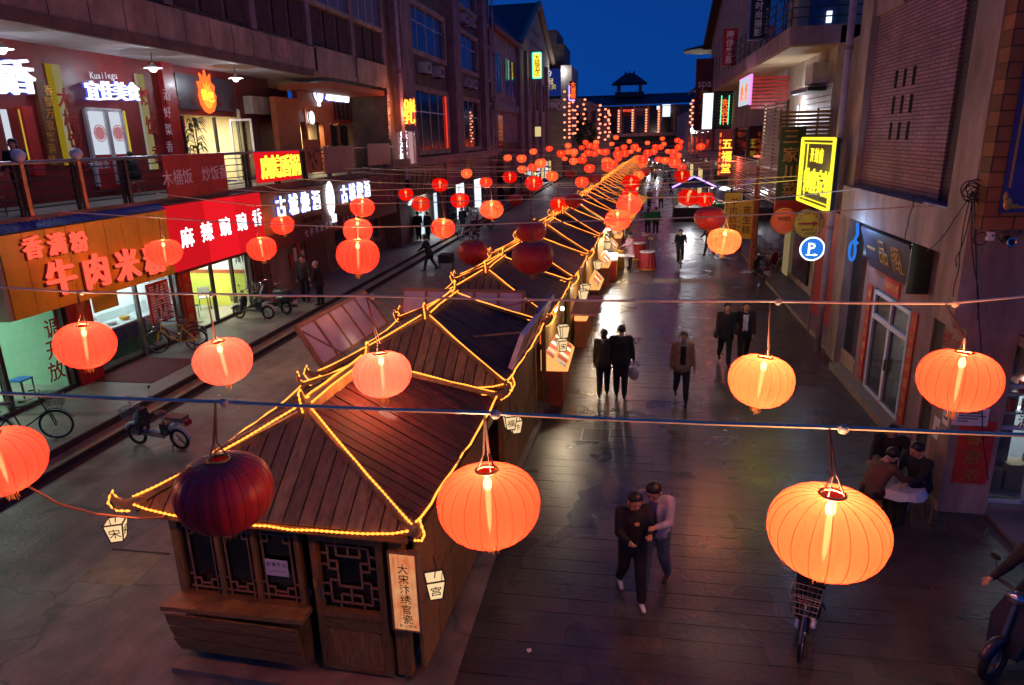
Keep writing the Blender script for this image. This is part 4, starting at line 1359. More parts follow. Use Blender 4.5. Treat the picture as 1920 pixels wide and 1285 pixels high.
# three windows in one frame
wx = (-1.40, -.93, -.46, .08)
MB().box(-1.40, .14, -.05, .08, .86, .93).build('window_sill', M['wood_h'], K1, world=False)
MB().box(-1.40, .14, -.03, .08, 1.86, 1.94).build('window_head', M['wood_h'], K1, world=False)
for i in range(3):
    a, b = wx[i] + .05, wx[i + 1]
    w = MB().box(b, b + .055, -.03, .08, .93, 1.86).build('window_post', M['wood'], K1, world=False)
    MB().box(a, b, .03, .04, .93, 1.86).build('pane', M['glass_dark'], K1, world=False)
    mb = MB()
    lattice(mb, a, b, .93, 1.86, [(.14, 0, .14, 1), (.86, 0, .86, 1), (0, .08, 1, .08), (0, .94, 1, .94), (.14, .2, .34, .2), (.34, .2, .34, .08), (.66, .2, .86, .2), (.66, .2, .66, .08), (.34, .14, .66, .14), (.0, .26, .14, .26), (.86, .26, 1, .26),
                                 (.14, .84, .3, .84), (.3, .84, .3, .94), (.7, .84, .86, .84), (.7, .84, .7, .94)], y=.005)
    mb.build('lattice', M['wood_light'], K1, world=False)
# counter shelf and folded-down shutter of three boards
MB().add([(-1.58, -.30, .84), (.20, -.24, .84), (.20, .0, .85), (-1.52, .0, .85), (-1.58, -.30, .90), (.20, -.24, .90), (.20, .0, .91), (-1.52, .0, .91)], [(0, 3, 2, 1), (4, 5, 6, 7), (0, 1, 5, 4), (1, 2, 6, 5), (2, 3, 7, 6), (3, 0, 4, 7)]).build('counter_shelf', M['wood_h'], K1, world=False)
for k in range(3):
    z1, z0 = .80 - k * .19, .62 - k * .19
    ya, yb = -.30 + (0.80 - z1) * .16, -.30 + (.80 - z0) * .16
    MB().add([(-1.54, ya, z1), (.14, ya, z1), (.14, yb, z0 + .01), (-1.54 + k * .03, yb, z0 + .01), (-1.54, ya + .03, z1), (.14, ya + .03, z1), (.14, yb + .03, z0 + .01), (-1.54 + k * .03, yb + .03, z0 + .01)],
             [(0, 3, 2, 1), (4, 5, 6, 7), (0, 1, 5, 4), (1, 2, 6, 5), (2, 3, 7, 6), (3, 0, 4, 7)]).build('shutter_board', M['wood_h'], K1, world=False)
for k in range(6):
    MB().box(-1.46 + k * .265, -1.46 + k * .265 + .26, .0, .05, .10, .84).build('lower_board', M['wood'], K1, world=False)
# door
D = MB().box(.28, .36, -.05, .06, .12, 1.92).box(1.06, 1.14, -.05, .06, .12, 1.92).box(.36, 1.06, -.05, .06, 1.82, 1.92).box(.36, 1.06, -.05, .06, .84, .93).build('door', M['wood'], K1, world=False)
MB().box(.36, 1.06, -.03, .04, .68, .84).build('door_panel', M['wood_h'], D, world=False)
MB().box(.36, 1.06, -.03, .04, .18, .66).build('door_panel', M['wood'], D, world=False)
MB().box(.36, 1.06, -.05, .05, .12, .19).build('bottom_rail', M['wood_h'], D, world=False)
MB().box(.36, 1.06, .03, .04, .93, 1.82).build('pane', M['glass_dark'], D, world=False)
mb = MB()
lattice(mb, .36, 1.06, .93, 1.82, [(.15, .1, .15, .42), (.15, .42, .30, .42), (.15, .1, .85, .1), (.85, .1, .85, .42), (.85, .42, .70, .42), (.30, .34, .30, .70), (.70, .34, .70, .70), (.30, .34, .70, .34), (.30, .7, .15, .7), (.70, .7, .85, .7),
                                   (.15, .58, .15, .92), (.85, .58, .85, .92), (.15, .92, .85, .92), (.15, .58, .3, .58), (.85, .58, .7, .58), (.3, .92, .3, 1), (.7, .92, .7, 1), (.5, .1, .5, .34), (.32, .1, .32, .22), (.68, .1, .68, .22), (.32, .22, .68, .22), (.5, .78, .5, .92), (.3, .78, .7, .78), (.3, .78, .3, .92), (.7, .78, .7, .92),
                                   (0, .2, .15, .2), (.85, .2, 1, .2), (0, .36, .15, .36), (.85, .36, 1, .36), (0, .64, .15, .64), (.85, .64, 1, .64), (0, .8, .15, .8), (.85, .8, 1, .8), (.3, 0, .3, .1), (.7, 0, .7, .1)], y=.005, w=.02)
mb.build('lattice', M['wood_light'], D, world=False)
MB().box(.29, .33, -.075, -.05, 1.22, 1.31).torus((.31, -.065, 1.33), .02, .006, 'y', 12, 5).build('padlock', M['gold'], D, world=False)
MB().box(.375, .40, -.06, -.048, 1.07, 1.22).build('lock_plate', M['chrome'], D, world=False)
# things seen through the glass
random.seed(13)
for (nm, x, z, r_, m, lab) in (('fish_charm', .62, 1.62, .055, 'yellow_cloth', 'small yellow fish charm hanging left behind the kiosk door lattice'), ('fish_charm', .93, 1.58, .07, 'room_lime', 'larger yellow and green fish charm hanging behind the kiosk door lattice')):
    c = to_world(K1, (x, .09, z - .1))
    t = thing(nm, lab, 'charm', c, KROT)
    MB().ball((0, 0, .1), r_ * .75, .02, r_ * 1.3, 10, 8).build('body', M[m], t, world=False, smooth=True)
    MB().add([(0, 0, .04), (-.05, 0, -.04), (.05, 0, -.04)], [(0, 1, 2)]).build('tail', M['green_cloth' if r_ > .06 else 'orange_wall'], t, world=False)
    MB().cyl((0, 0, .18), (0, 0, .3), .003, n=4).build('thread', M['cord'], t, world=False)
MB().box(-1.35, 1.1, .5, .56, .14, 1.9).build('inner_screen', M['black'], K1, world=False)
for k in range(9):
    x = -1.2 + k * .16
    mb = MB().lathe([(.03, 0), (.045, .05), (.02, .1), (.03, .13)], 8, (x, .14 + .03 * (k % 2), .93))
    mb.build('figurine', M[('room_white', 'gold', 'green_cloth', 'paper_red')[k % 4]], K1, world=False)
part_ = MB().box(-.30, .0, .012, .022, 1.28, 1.50)
t = thing('paper_notice', 'white handwritten notice in the right-hand kiosk window', 'notice', to_world(K1, (-.18, -.012, 1.28)), KROT)
MB().box(-.14, .14, -.004, .004, 0, .21).build('sheet', M['paper'], t, world=False)
letters(t, '有事外出', (-.1, -.004, .15), (.1, -.004, .15), .06, 'S', M['ink'], bold=.0, ext=.01, name='handwriting', join=True, world=False)
letters(t, '13937851026', (-.1, -.004, .06), (.1, -.004, .06), .03, 'S', M['ink'], bold=.0, ext=.01, name='handwriting', join=True, world=False)
t = thing('small_banner', 'small red strip with pale print under the kiosk eave', 'sign', to_world(K1, (-.47, -.10, 1.90)), KROT)
MB().box(-.17, .17, -.01, .0, 0, .12).build('strip', M['paper_red'], t, world=False)
letters(t, '正宗汴京灯笼张官瓷', (-.14, -.01, .07), (.14, -.01, .07), .035, 'S', M['text_white'], bold=.0, ext=.01, name='print', join=True, world=False)
# tall lit sign on the right of the door
t = thing('lightbox_sign', 'tall glowing parchment sign with six black characters beside the kiosk door', 'sign', to_world(K1, (1.40, -.10, .84)), KROT)
MB().box(-.17, .17, -.03, .04, 0, 1.0).build('frame', M['wood_light'], t, world=False)
gp = bpy.data.materials.new('parchment_lit'); gp.use_nodes = True
nt = gp.node_tree; b_ = nt.nodes['Principled BSDF']
nz = nt.nodes.new('ShaderNodeTexNoise'); nz.inputs['Scale'].default_value = 5; nz.inputs['Detail'].default_value = 6
cr = nt.nodes.new('ShaderNodeValToRGB'); cr.color_ramp.elements[0].position = .35; cr.color_ramp.elements[1].position = .7
cr.color_ramp.elements[0].color = (.75, .20, .06, 1); cr.color_ramp.elements[1].color = (.95, .50, .20, 1)
nt.links.new(nz.outputs[0], cr.inputs[0]); nt.links.new(cr.outputs[0], b_.inputs['Emission Color']); nt.links.new(cr.outputs[0], b_.inputs['Base Color'])
b_.inputs['Emission Strength'].default_value = .16
MB().box(-.14, .14, -.036, -.03, .03, .97).build('lit_face', gp, t, world=False)
letters(t, '大宋汴绣官瓷', (0, -.036, .80), (.015, -.036, .17), .125, 'S', M['ink'], bold=.0, ext=.01, name='character', join=False, world=False)
letters(t, '彭一明书', (-.06, -.036, .08), (.09, -.036, .08), .045, 'S', M['ink'], bold=.0, ext=.01, name='signature', join=True, world=False)
link_mesh('rope_light', rope_core, None, K1)
link_mesh('rope_light', rope_bead, None, K1)

# --- second kiosk with propped hatch boards
K2 = thing('market_kiosk', 'second wooden kiosk with three hatch boards propped open above its eaves', 'kiosk', kloc(1), KROT, 'wooden kiosks in a row down the street')
kiosk_roof(K2, 2); kiosk_body(K2)
link_mesh('rope_light', rope_core, None, K2)
link_mesh('rope_light', rope_bead, None, K2)
K3 = thing('market_kiosk', 'third wooden kiosk with a lit snack counter on its right side', 'kiosk', kloc(2), KROT, 'wooden kiosks in a row down the street')
kiosk_roof(K3, 2); kiosk_body(K3)
link_mesh('rope_light', rope_plain, None, K3)


def hatch(name, lab, p, m_in, edge, ribs, struts):
    """p: hinge a, hinge b, free b, free a (world)"""
    a, b, c, d = map(Vector, p)
    ctr = (a + b + c + d) / 4
    t = thing(name, lab, 'hatch board', (ctr.x, ctr.y, min(a.z, b.z)))
    n = (b - a).cross(d - a).normalized()
    MB().prism([a, b, c, d], n * .03).build('board', m_in, t)
    mb = MB()
    for (s, e) in ((a, b), (b, c), (c, d), (d, a)): mb.bar(s + n * .02, e + n * .02, .06, .08, up=n)
    mb.build('frame', edge, t)
    for k in range(1, ribs + 1):
        u = k / (ribs + 1)
        MB().bar(a.lerp(b, u) + n * .03, d.lerp(c, u) + n * .03, .05, .05, up=n).bar(a.lerp(b, u) - n * .01, d.lerp(c, u) - n * .01, .05, .05, up=n).build('rib', M['wood_light'], t)
    for (s, e) in struts: MB().tube([s, e], .018, 6).build('strut', M['wood_light'], t)
    return t


hatch('hatch_board', 'ribbed hatch board propped open on the left side of the second kiosk', [(-5.42, 10.9, 2.18), (-5.32, 14.1, 2.12), (-5.75, 13.9, 2.88), (-5.85, 10.95, 2.88)], M['panel_back'], M['wood_light'], 4,
      [((-5.85, 11.0, 2.86), (-4.9, 11.0, 2.35)), ((-5.75, 13.8, 2.86), (-4.8, 13.8, 2.45))])
hatch('hatch_board', 'pale framed hatch board standing open behind the ridge of the second kiosk', [(-5.0, 14.15, 2.26), (-2.28, 14.05, 2.22), (-2.26, 14.3, 2.84), (-5.0, 14.4, 2.84)], M['panel_back'], M['wood_light'], 4, [])
hatch('hatch_board', 'blue-edged hatch board propped up over the right eave of the second kiosk', [(-2.02, 10.95, 2.24), (-1.88, 14.2, 2.24), (-1.66, 14.2, 2.80), (-1.80, 10.95, 2.84)], M['plaster_yellow'], M['panel_back'], 2,
      [((-1.8, 11.3, 2.8), (-2.9, 11.5, 2.62)), ((-1.7, 13.9, 2.8), (-2.6, 13.7, 2.66))])
MB().prism([(-1.62, 14.22, 2.78), (-1.70, 12.4, 2.80), (-1.72, 12.4, 2.93), (-1.64, 14.22, 2.91)], (-.03, 0, 0)).build('blue_edge_board', M['blue_board'], label='blue strip along the raised hatch board edge of the second kiosk', cat='board')

# --- the long row behind: copies of one plainer kiosk
KP0 = thing('market_kiosk', 'fourth kiosk of the row outlined in yellow rope light', 'kiosk', kloc(3), KROT, 'wooden kiosks in a row down the street')
kiosk_roof(KP0, 0); kiosk_body(KP0, True)
link_mesh('rope_light', rope_plain, None, KP0)
ORD = ['fifth', 'sixth', 'seventh', 'eighth', 'ninth', 'tenth', 'eleventh', 'twelfth', 'thirteenth', 'fourteenth', 'fifteenth', 'sixteenth', 'seventeenth', 'eighteenth', 'nineteenth', 'twentieth', 'twenty-first', 'twenty-second', 'twenty-third']
kiosks = [K1, K2, K3, KP0]
for i, w in enumerate(ORD):
    k = copy_tree(KP0)
    k.location = kloc(4 + i)
    k['label'] = '%s kiosk from the front outlined in yellow rope light' % w
    kiosks.append(k)

# box lanterns at the kiosk corners
bl = [(0, (-1.74, -.50, 1.90), 'lit square lantern at the left corner of the nearest kiosk', '宋', 1.0), (0, (1.86, -.42, 1.58), 'square lantern with painted characters beside the tall parchment sign', '宫', 1.0),
      (0, (1.78, 3.55, 1.70), 'square lantern with a red picture at the rear corner of the nearest kiosk', '福', 1.0), (1, (1.78, -.35, 1.45), 'pale square lantern hanging low between the first two kiosks', '汴', 1.0),
      (1, (1.98, 3.60, 1.62), 'dark-framed square lantern at the rear right corner of the second kiosk', '宋', 1.1), (2, (1.95, -.3, 1.8), 'bright square lantern at the front right corner of the third kiosk', None, 1.2),
      (2, (1.95, 3.6, 1.75), 'bright square lantern at the rear right corner of the third kiosk', None, 1.2), (3, (1.95, -.2, 1.8), 'bright square lantern at the front of the fourth kiosk', None, 1.2),
      (3, (1.95, 3.6, 1.8), 'bright square lantern at the rear of the fourth kiosk', None, 1.2), (4, (1.95, 3.6, 1.8), 'bright square lantern at the rear of the fifth kiosk', None, 1.2)]
for (i, p, lab, tx, s_) in bl:
    box_lantern(to_world(kiosks[i], p), lab, tx, s_)
for i in range(5, 12):
    box_lantern(to_world(kiosks[i], (1.95, 3.6, 1.8)), 'pale square lantern at the right rear corner of the %s kiosk' % (['sixth', 'seventh', 'eighth', 'ninth', 'tenth', 'eleventh', 'twelfth'][i - 5]), None, 1.3)

# lit snack counter of the third kiosk and its lamp
sc3 = thing('snack_counter', 'red and yellow lit snack counter jutting from the third kiosk', 'counter', (-1.72, 15.9, 0))
M['g_counter'] = glow('g_counter', (1.0, .42, .12), 1.2)
MB().box(-.28, .22, -1.0, .9, .0, .85).build('cabinet', M['orange_wall'], sc3, world=False)
MB().add([(-.28, -1.0, .86), (.34, -1.0, .86), (.34, .9, .86), (-.28, .9, .86), (-.28, -1.0, 1.35), (.30, -1.0, .92), (.30, .9, .92), (-.28, .9, 1.35)], [(0, 3, 2, 1), (4, 5, 6, 7), (0, 1, 5, 4), (1, 2, 6, 5), (2, 3, 7, 6), (3, 0, 4, 7)]).build('lit_display', M['g_counter'], sc3, world=False)
for k in range(6):
    for j in range(2):
        MB().obox((.17 - j * .28, -.82 + k * .3, 1.01 + j * .205), (.11, 0, -.08), (0, .11, 0), (.006, 0, .008)).build('menu_card', M['paper_red' if (k + j) % 2 else 'paper'], sc3, world=False)
MB().box(-.30, -.26, -1.0, .9, 1.5, 2.0).build('header_sign', M['g_board_red'], sc3, world=False)
letters(sc3, '开封小吃', (-.26, -.7, 1.75), (-.26, .6, 1.75), .3, 'E', M['g_yellow'], bold=.02, ext=.02, world=False)
MB().ball((.1, .2, 2.05), .05, n=8, m=6).build('bulb', M['g_lampwhite'], sc3, world=False)
lamp('POINT', 'counter_light', (-1.60, 16.1, 2.0), 26, (1, .80, .5), sc3, size=.06)
MB().box(.2, .9, 1.2, 3.4, 1.62, 1.66).build('awning', M['maroon'], sc3, world=False)

# lit counters down the right side of the row
for i in range(3, 11):
    p = to_world(kiosks[i], (1.72, 1.5, 0))
    t = thing('snack_counter', '%s small lit counter on the street side of the kiosk row' % ORD[i - 3].replace('fifth', 'first').replace('sixth', 'second').replace('seventh', 'third').replace('eighth', 'fourth').replace('ninth', 'fifth').replace('eleventh', 'seventh').replace('tenth', 'sixth').replace('twelfth', 'eighth'), 'counter', p, KROT, 'lit counters along the kiosk row')
    MB().box(-.16, .16, -1.0, 1.0, 0, .8).build('cabinet', M['orange_wall' if i % 2 else 'maroon'], t, world=False)
    MB().prism([(-.16, -1, .82), (.2, -1, .82), (-.16, -1, 1.2)], (0, 2, 0)).build('lit_display', M['g_counter'], t, world=False)
    for k in range(5): MB().obox((.04, -.8 + k * .4, 1.02), (.1, 0, -.105), (0, .1, 0), (.006, 0, .006)).build('menu_card', M['paper_red' if k % 2 else 'paper'], t, world=False)
    if i < 8: lamp('POINT', 'counter_light', Vector(p) + Vector((.3, 0, 1.6)), 9, (1, .7, .35), t, size=.1)
# ------------------------------------------------------------------ red silk lanterns on wires across the street
LR, LH = 0.40, 0.305                           # radius, half height
NR = 20


def lantern_mesh(n, m):
    mb = MB()
    prof = []
    for j in range(m + 1):
        t = j / m
        ph = -math.pi / 2 + math.pi * t
        # flattened globe with a small flat collar at top and bottom
        r = .085 + (LR - .085) * max(0.0, math.cos(ph)) ** (.80 if ph > 0 else 1.02)
        prof.append((r, LH * math.sin(ph) * (.92 if ph > 0 else 1.08)))
    b = 0
    for (r, z) in prof:
        for k in range(n):
            a = 2 * math.pi * k / n
            g = 1 + (-.016 if (k % 3 == 0) else .010) * min(1, r / .3)
            mb.v.append((r * g * math.cos(a), r * g * math.sin(a), z))
    for j in range(m):
        for k in range(n):
            k2 = (k + 1) % n
            mb.f.append((j * n + k, j * n + k2, (j + 1) * n + k2, (j + 1) * n + k)); mb.mi.append(0)
    return mb, prof


_mb, _prof = lantern_mesh(60, 18)
LM = _mb.mesh('lantern_shade', True)
_rb = MB()
for k in range(NR):
    a = 2 * math.pi * k / NR
    _rb.tube([((r * .990 + .001) * math.cos(a), (r * .990 + .001) * math.sin(a), z) for (r, z) in _prof], .0026, 3, cap=False)
RBM = _rb.mesh('rib_wires'); RBM.materials.append(M['cord'])
CAPM = MB().torus((0, 0, LH * .92 + .005), .085, .012, 'z', 20, 6).mesh('collar_ring', True); CAPM.materials.append(M['gold'])
TSM = MB()
random.seed(17)
for k in range(26):
    a = random.uniform(0, 6.28); r = random.uniform(0, .055)
    TSM.tube([(r * math.cos(a), r * math.sin(a), -LH * 1.08), (r * 1.3 * math.cos(a), r * 1.3 * math.sin(a), -LH * 1.08 - random.uniform(.07, .13))], .004, 3)
TSM = TSM.mesh('tassel'); TSM.materials.append(M['gold_tassel'])
_bm = MB().lathe([(.012, .16), (.022, .12), (.022, -.02), (.016, -.18), (.004, -.26)], 8)  # glowing rod imitates the vertical streak of light on the silk
_bm.cur = 1
_bm.ball((0, 0, .17), .036, .036, .06, n=10, m=8)
BUM = _bm.mesh('bulb', True); BUM.materials.append(M['g_bulb_streak']); BUM.materials.append(glow('g_hot', (1.0, .72, .42), 13, sample=False))
BUF = MB().lathe([(.02, .20), (.035, .12), (.03, -.14), (.01, -.2)], 6).ball((0, 0, .08), .07, n=8, m=6).mesh('bulb', True); BUF.materials.append(M['g_bulb_streak'])  # small version: bulb and imitated light streak share one glow


def silk(name, col, tcol, emit=0.0, transp=.22, unlit=False):
    m = bpy.data.materials.new(name); m.use_nodes = True
    nt = m.node_tree; nt.nodes.clear()
    tc = nt.nodes.new('ShaderNodeTexCoord')
    sp = nt.nodes.new('ShaderNodeSeparateXYZ'); nt.links.new(tc.outputs['Object'], sp.inputs[0])
    # woven shade: fine horizontal thread and a printed scroll band below the collar
    mp = nt.nodes.new('ShaderNodeMapping'); mp.inputs['Scale'].default_value = (2, 2, 30)
    nt.links.new(tc.outputs['Object'], mp.inputs[0])
    nz = nt.nodes.new('ShaderNodeTexNoise'); nz.inputs['Scale'].default_value = 6; nz.inputs['Detail'].default_value = 5
    nt.links.new(mp.outputs[0], nz.inputs['Vector'])
    mr = nt.nodes.new('ShaderNodeMapRange'); mr.inputs['To Min'].default_value = .78; mr.inputs['To Max'].default_value = 1.15
    nt.links.new(nz.outputs['Fac'], mr.inputs[0])
    oi = nt.nodes.new('ShaderNodeObjectInfo')
    mo = nt.nodes.new('ShaderNodeMapRange'); mo.inputs['To Min'].default_value = .95 if unlit else .75; mo.inputs['To Max'].default_value = 1.05 if unlit else 1.18
    nt.links.new(oi.outputs['Random'], mo.inputs[0])
    mv = nt.nodes.new('ShaderNodeMath'); mv.operation = 'MULTIPLY'
    nt.links.new(mr.outputs[0], mv.inputs[0]); nt.links.new(mo.outputs[0], mv.inputs[1])
    vo = nt.nodes.new('ShaderNodeTexVoronoi'); vo.feature = 'DISTANCE_TO_EDGE'; vo.inputs['Scale'].default_value = 26
    nt.links.new(tc.outputs['Object'], vo.inputs['Vector'])
    lt = nt.nodes.new('ShaderNodeMath'); lt.operation = 'LESS_THAN'; lt.inputs[1].default_value = .05
    nt.links.new(vo.outputs['Distance'], lt.inputs[0])
    g1 = nt.nodes.new('ShaderNodeMath'); g1.operation = 'GREATER_THAN'; g1.inputs[1].default_value = .215
    g2 = nt.nodes.new('ShaderNodeMath'); g2.operation = 'LESS_THAN'; g2.inputs[1].default_value = .300
    nt.links.new(sp.outputs['Z'], g1.inputs[0]); nt.links.new(sp.outputs['Z'], g2.inputs[0])
    m1 = nt.nodes.new('ShaderNodeMath'); m1.operation = 'MULTIPLY'; m2 = nt.nodes.new('ShaderNodeMath'); m2.operation = 'MULTIPLY'
    nt.links.new(g1.outputs[0], m1.inputs[0]); nt.links.new(g2.outputs[0], m1.inputs[1])
    nt.links.new(m1.outputs[0], m2.inputs[0]); nt.links.new(lt.outputs[0], m2.inputs[1])
    cx = nt.nodes.new('ShaderNodeMix'); cx.data_type = 'RGBA'
    cx.inputs[6].default_value = (*col, 1)
    cx.inputs[7].default_value = (.56, .16, .19, 1) if unlit else (col[0] * .85, col[1] * .72, col[2] * .7, 1)
    nt.links.new(m2.outputs[0], cx.inputs[0])
    cm = nt.nodes.new('ShaderNodeMix'); cm.data_type = 'RGBA'; cm.blend_type = 'MULTIPLY'; cm.inputs[0].default_value = 1
    nt.links.new(cx.outputs[2], cm.inputs[6]); nt.links.new(mv.outputs[0], cm.inputs[7])
    out = nt.nodes.new('ShaderNodeOutputMaterial')
    if unlit:
        p = nt.nodes.new('ShaderNodeBsdfPrincipled'); p.inputs['Roughness'].default_value = .38
        nt.links.new(cm.outputs[2], p.inputs['Base Color'])
        tr = nt.nodes.new('ShaderNodeBsdfTranslucent'); nt.links.new(cm.outputs[2], tr.inputs[0])
        mx = nt.nodes.new('ShaderNodeMixShader'); mx.inputs[0].default_value = .3
        nt.links.new(p.outputs[0], mx.inputs[1]); nt.links.new(tr.outputs[0], mx.inputs[2])
        nt.links.new(mx.outputs[0], out.inputs[0])
        return m
    def tint(c3):
        x_ = nt.nodes.new('ShaderNodeMix'); x_.data_type = 'RGBA'; x_.blend_type = 'MULTIPLY'; x_.inputs[0].default_value = 1
        x_.inputs[7].default_value = (*c3, 1); nt.links.new(cm.outputs[2], x_.inputs[6])
        return x_.outputs[2]
    tr = nt.nodes.new('ShaderNodeBsdfTranslucent'); nt.links.new(tint((1, 1.55, 1.8)) if transp > .25 else cm.outputs[2], tr.inputs[0])
    em = nt.nodes.new('ShaderNodeEmission'); nt.links.new(tint((1, .30, .35)) if transp > .25 else cm.outputs[2], em.inputs[0]); em.inputs[1].default_value = emit / 4.0
    ad = nt.nodes.new('ShaderNodeAddShader'); nt.links.new(tr.outputs[0], ad.inputs[0]); nt.links.new(em.outputs[0], ad.inputs[1])
    tp = nt.nodes.new('ShaderNodeBsdfTransparent'); tp.inputs[0].default_value = (*tcol, 1)
    mx = nt.nodes.new('ShaderNodeMixShader'); mx.inputs[0].default_value = transp
    nt.links.new(ad.outputs[0], mx.inputs[1]); nt.links.new(tp.outputs[0], mx.inputs[2])
    nt.links.new(mx.outputs[0], out.inputs[0])
    return m


LIT = {'o': silk('silk_orange', (.62, .0125, .0046), (1.0, .64, .40), .95, .32), 'r': silk('silk_red', (.62, .0085, .0048), (1.0, .60, .38), .95, .32),
       'b': silk('silk_bright', (.62, .021, .0062), (1.0, .68, .42), 1.05, .33), 'p': silk('silk_pale', (.62, .018, .0115), (1.0, .64, .42), .95, .32),
       'u': silk('silk_unlit', (.70, .05, .045), (1, .3, .2), unlit=True)}
SHADES = {}
for k_, m_ in LIT.items():
    c_ = LM.copy(); c_.materials.append(m_); SHADES[k_] = c_
_mbf, _ = lantern_mesh(30, 10)
LMF = _mbf.mesh('lantern_shade_small', True)
FARS = {}
for k_, m_ in (('o', silk('silk_far_orange', (1.0, .115, .03), (1, .6, .3), 1.4)), ('r', silk('silk_far_red', (1.0, .06, .02), (1, .5, .25), 1.1)), ('b', silk('silk_far_bright', (1.0, .15, .035), (1, .6, .3), 1.5)), ('u', LIT['u'])):
    c_ = LMF.copy(); c_.materials.append(m_); FARS[k_] = c_

LANTERNS = [(1.28,4.16,3.55,'b',1553,992),(-0.99,4.39,3.45,'o',915,943),(-3.05,4.30,3.46,'u',420,920),(-5.39,4.62,3.43,'r',0,862),(-6.88,7.40,3.62,'r',160,645),(-5.09,7.57,3.40,'p',418,675),(-3.04,7.73,3.24,'p',717,700),(1.45,7.56,3.37,'b',1427,712),(3.15,6.91,3.67,'o',1798,710),(-10.47,14.01,3.75,'r',308,472),(-9.61,16.68,3.42,'r',490,465),(-5.06,12.15,3.99,'r',671,478),(-4.06,17.28,3.24,'u',886,472),(-1.83,12.69,3.88,'u',999,481),(2.06,16.22,3.67,'b',1358,451),(1.90,17.95,4.00,'u',1331,408),(-12.03,22.46,3.35,'r',530,421),(-7.00,16.94,3.85,'r',671,431),(-8.70,21.60,4.01,'r',679,388),(-6.22,22.34,3.23,'o',831,427),(-2.58,17.69,3.71,'u',996,433),(-4.54,22.29,3.83,'o',922,392),(-6.74,26.87,3.75,'r',862,375),(-8.96,28.85,3.45,'o',789,382),(-8.94,31.96,4.05,'r',825,346),(-11.59,34.83,3.42,'o',761,364),(-8.73,41.41,3.56,'r',911,342),(-11.23,47.01,3.85,'o',875,325),(-6.31,35.98,4.13,'o',956,332),(-4.33,30.80,4.13,'o',1001,343),(-5.03,43.94,3.73,'o',1035,330),(-3.13,29.85,3.30,'b',1048,382),(-2.43,29.16,3.49,'u',1076,376),(-2.06,38.02,3.89,'u',1115,334),(-4.05,46.11,3.77,'u',1070,325),(-6.22,36.97,2.88,'u',966,375),(-0.45,21.48,3.56,'o',1158,412),(-0.12,22.60,3.92,'r',1180,383),(-0.16,33.32,3.35,'o',1181,366),(-0.11,31.53,4.06,'r',1183,341),(0.35,48.96,3.45,'o',1198,328),(0.77,49.09,3.65,'u',1210,322),(2.04,27.01,3.76,'r',1291,369),(2.87,29.29,3.48,'r',1322,373),(2.31,35.09,4.11,'o',1279,329),(3.71,57.43,3.57,'r',1278,313),(2.50,45.47,4.34,'r',1265,305),(3.43,64.31,4.11,'r',1263,295),(3.23,60.85,4.60,'r',1263,286),(-1.56,42.91,4.29,'r',1139,312),(-1.82,48.85,4.37,'o',1138,303),(-2.94,40.76,3.54,'r',1091,341),(-5.99,45.97,4.45,'o',1014,306),(-7.87,55.44,3.82,'r',999,314),(-10.99,61.83,4.43,'o',952,296),(-8.32,52.72,4.60,'o',978,297),(-9.95,70.69,4.77,'o',1000,284),(-8.98,76.11,4.92,'r',1030,279),(-7.55,82.43,5.13,'o',1065,273),(-6.01,59.25,4.75,'r',1052,288),(-7.00,76.35,4.54,'o',1065,285),(-5.58,66.90,4.71,'o',1076,285),(-5.28,62.73,4.02,'o',1075,302),(-4.24,59.40,4.19,'r',1092,300),(-6.47,89.52,4.76,'r',1091,277),(-4.44,71.80,5.19,'r',1105,273),(-4.71,90.01,5.35,'o',1118,267),(-4.14,76.99,4.96,'r',1116,276),(-4.25,67.10,4.58,'r',1103,287),(-3.90,71.66,4.41,'r',1115,288),(-4.36,89.75,4.26,'o',1123,284),(-2.67,67.40,4.63,'r',1135,285),(-1.29,56.87,4.66,'r',1158,289),(-0.80,60.14,4.62,'r',1171,288),(-1.18,83.47,4.79,'r',1170,276),(0.03,67.99,4.99,'r',1190,276),(1.09,60.47,4.61,'r',1214,287),(2.07,77.92,4.36,'r',1226,284),(0.67,54.24,4.30,'r',1206,299),(0.67,60.15,3.77,'o',1204,307),(4.11,109.84,5.51,'o',1242,260),(4.36,109.66,4.74,'o',1245,270),(2.94,84.17,4.69,'r',1238,276),(2.76,99.38,4.54,'r',1228,275),(1.92,109.28,4.95,'o',1214,268),(5.27,91.79,5.35,'r',1270,263),(6.88,110.18,4.98,'r',1277,266),(4.11,68.69,4.89,'r',1273,276),(5.77,64.98,4.95,'r',1314,275),(8.70,110.44,4.78,'o',1300,268),(-6.57,97.95,5.33,'r',1098,267),(-2.50,98.83,5.86,'o',1155,258),(-0.77,108.89,5.25,'o',1180,265),(-3.36,108.34,4.94,'o',1147,270)]
random.seed(101)
for i in range(22):                                       # the dense far canopy
    yy = random.uniform(50, 122)
    LANTERNS.append((random.uniform(-11.5, 6.6), yy, random.uniform(3.4, 4.3), random.choice('oorob'), 0, 0))
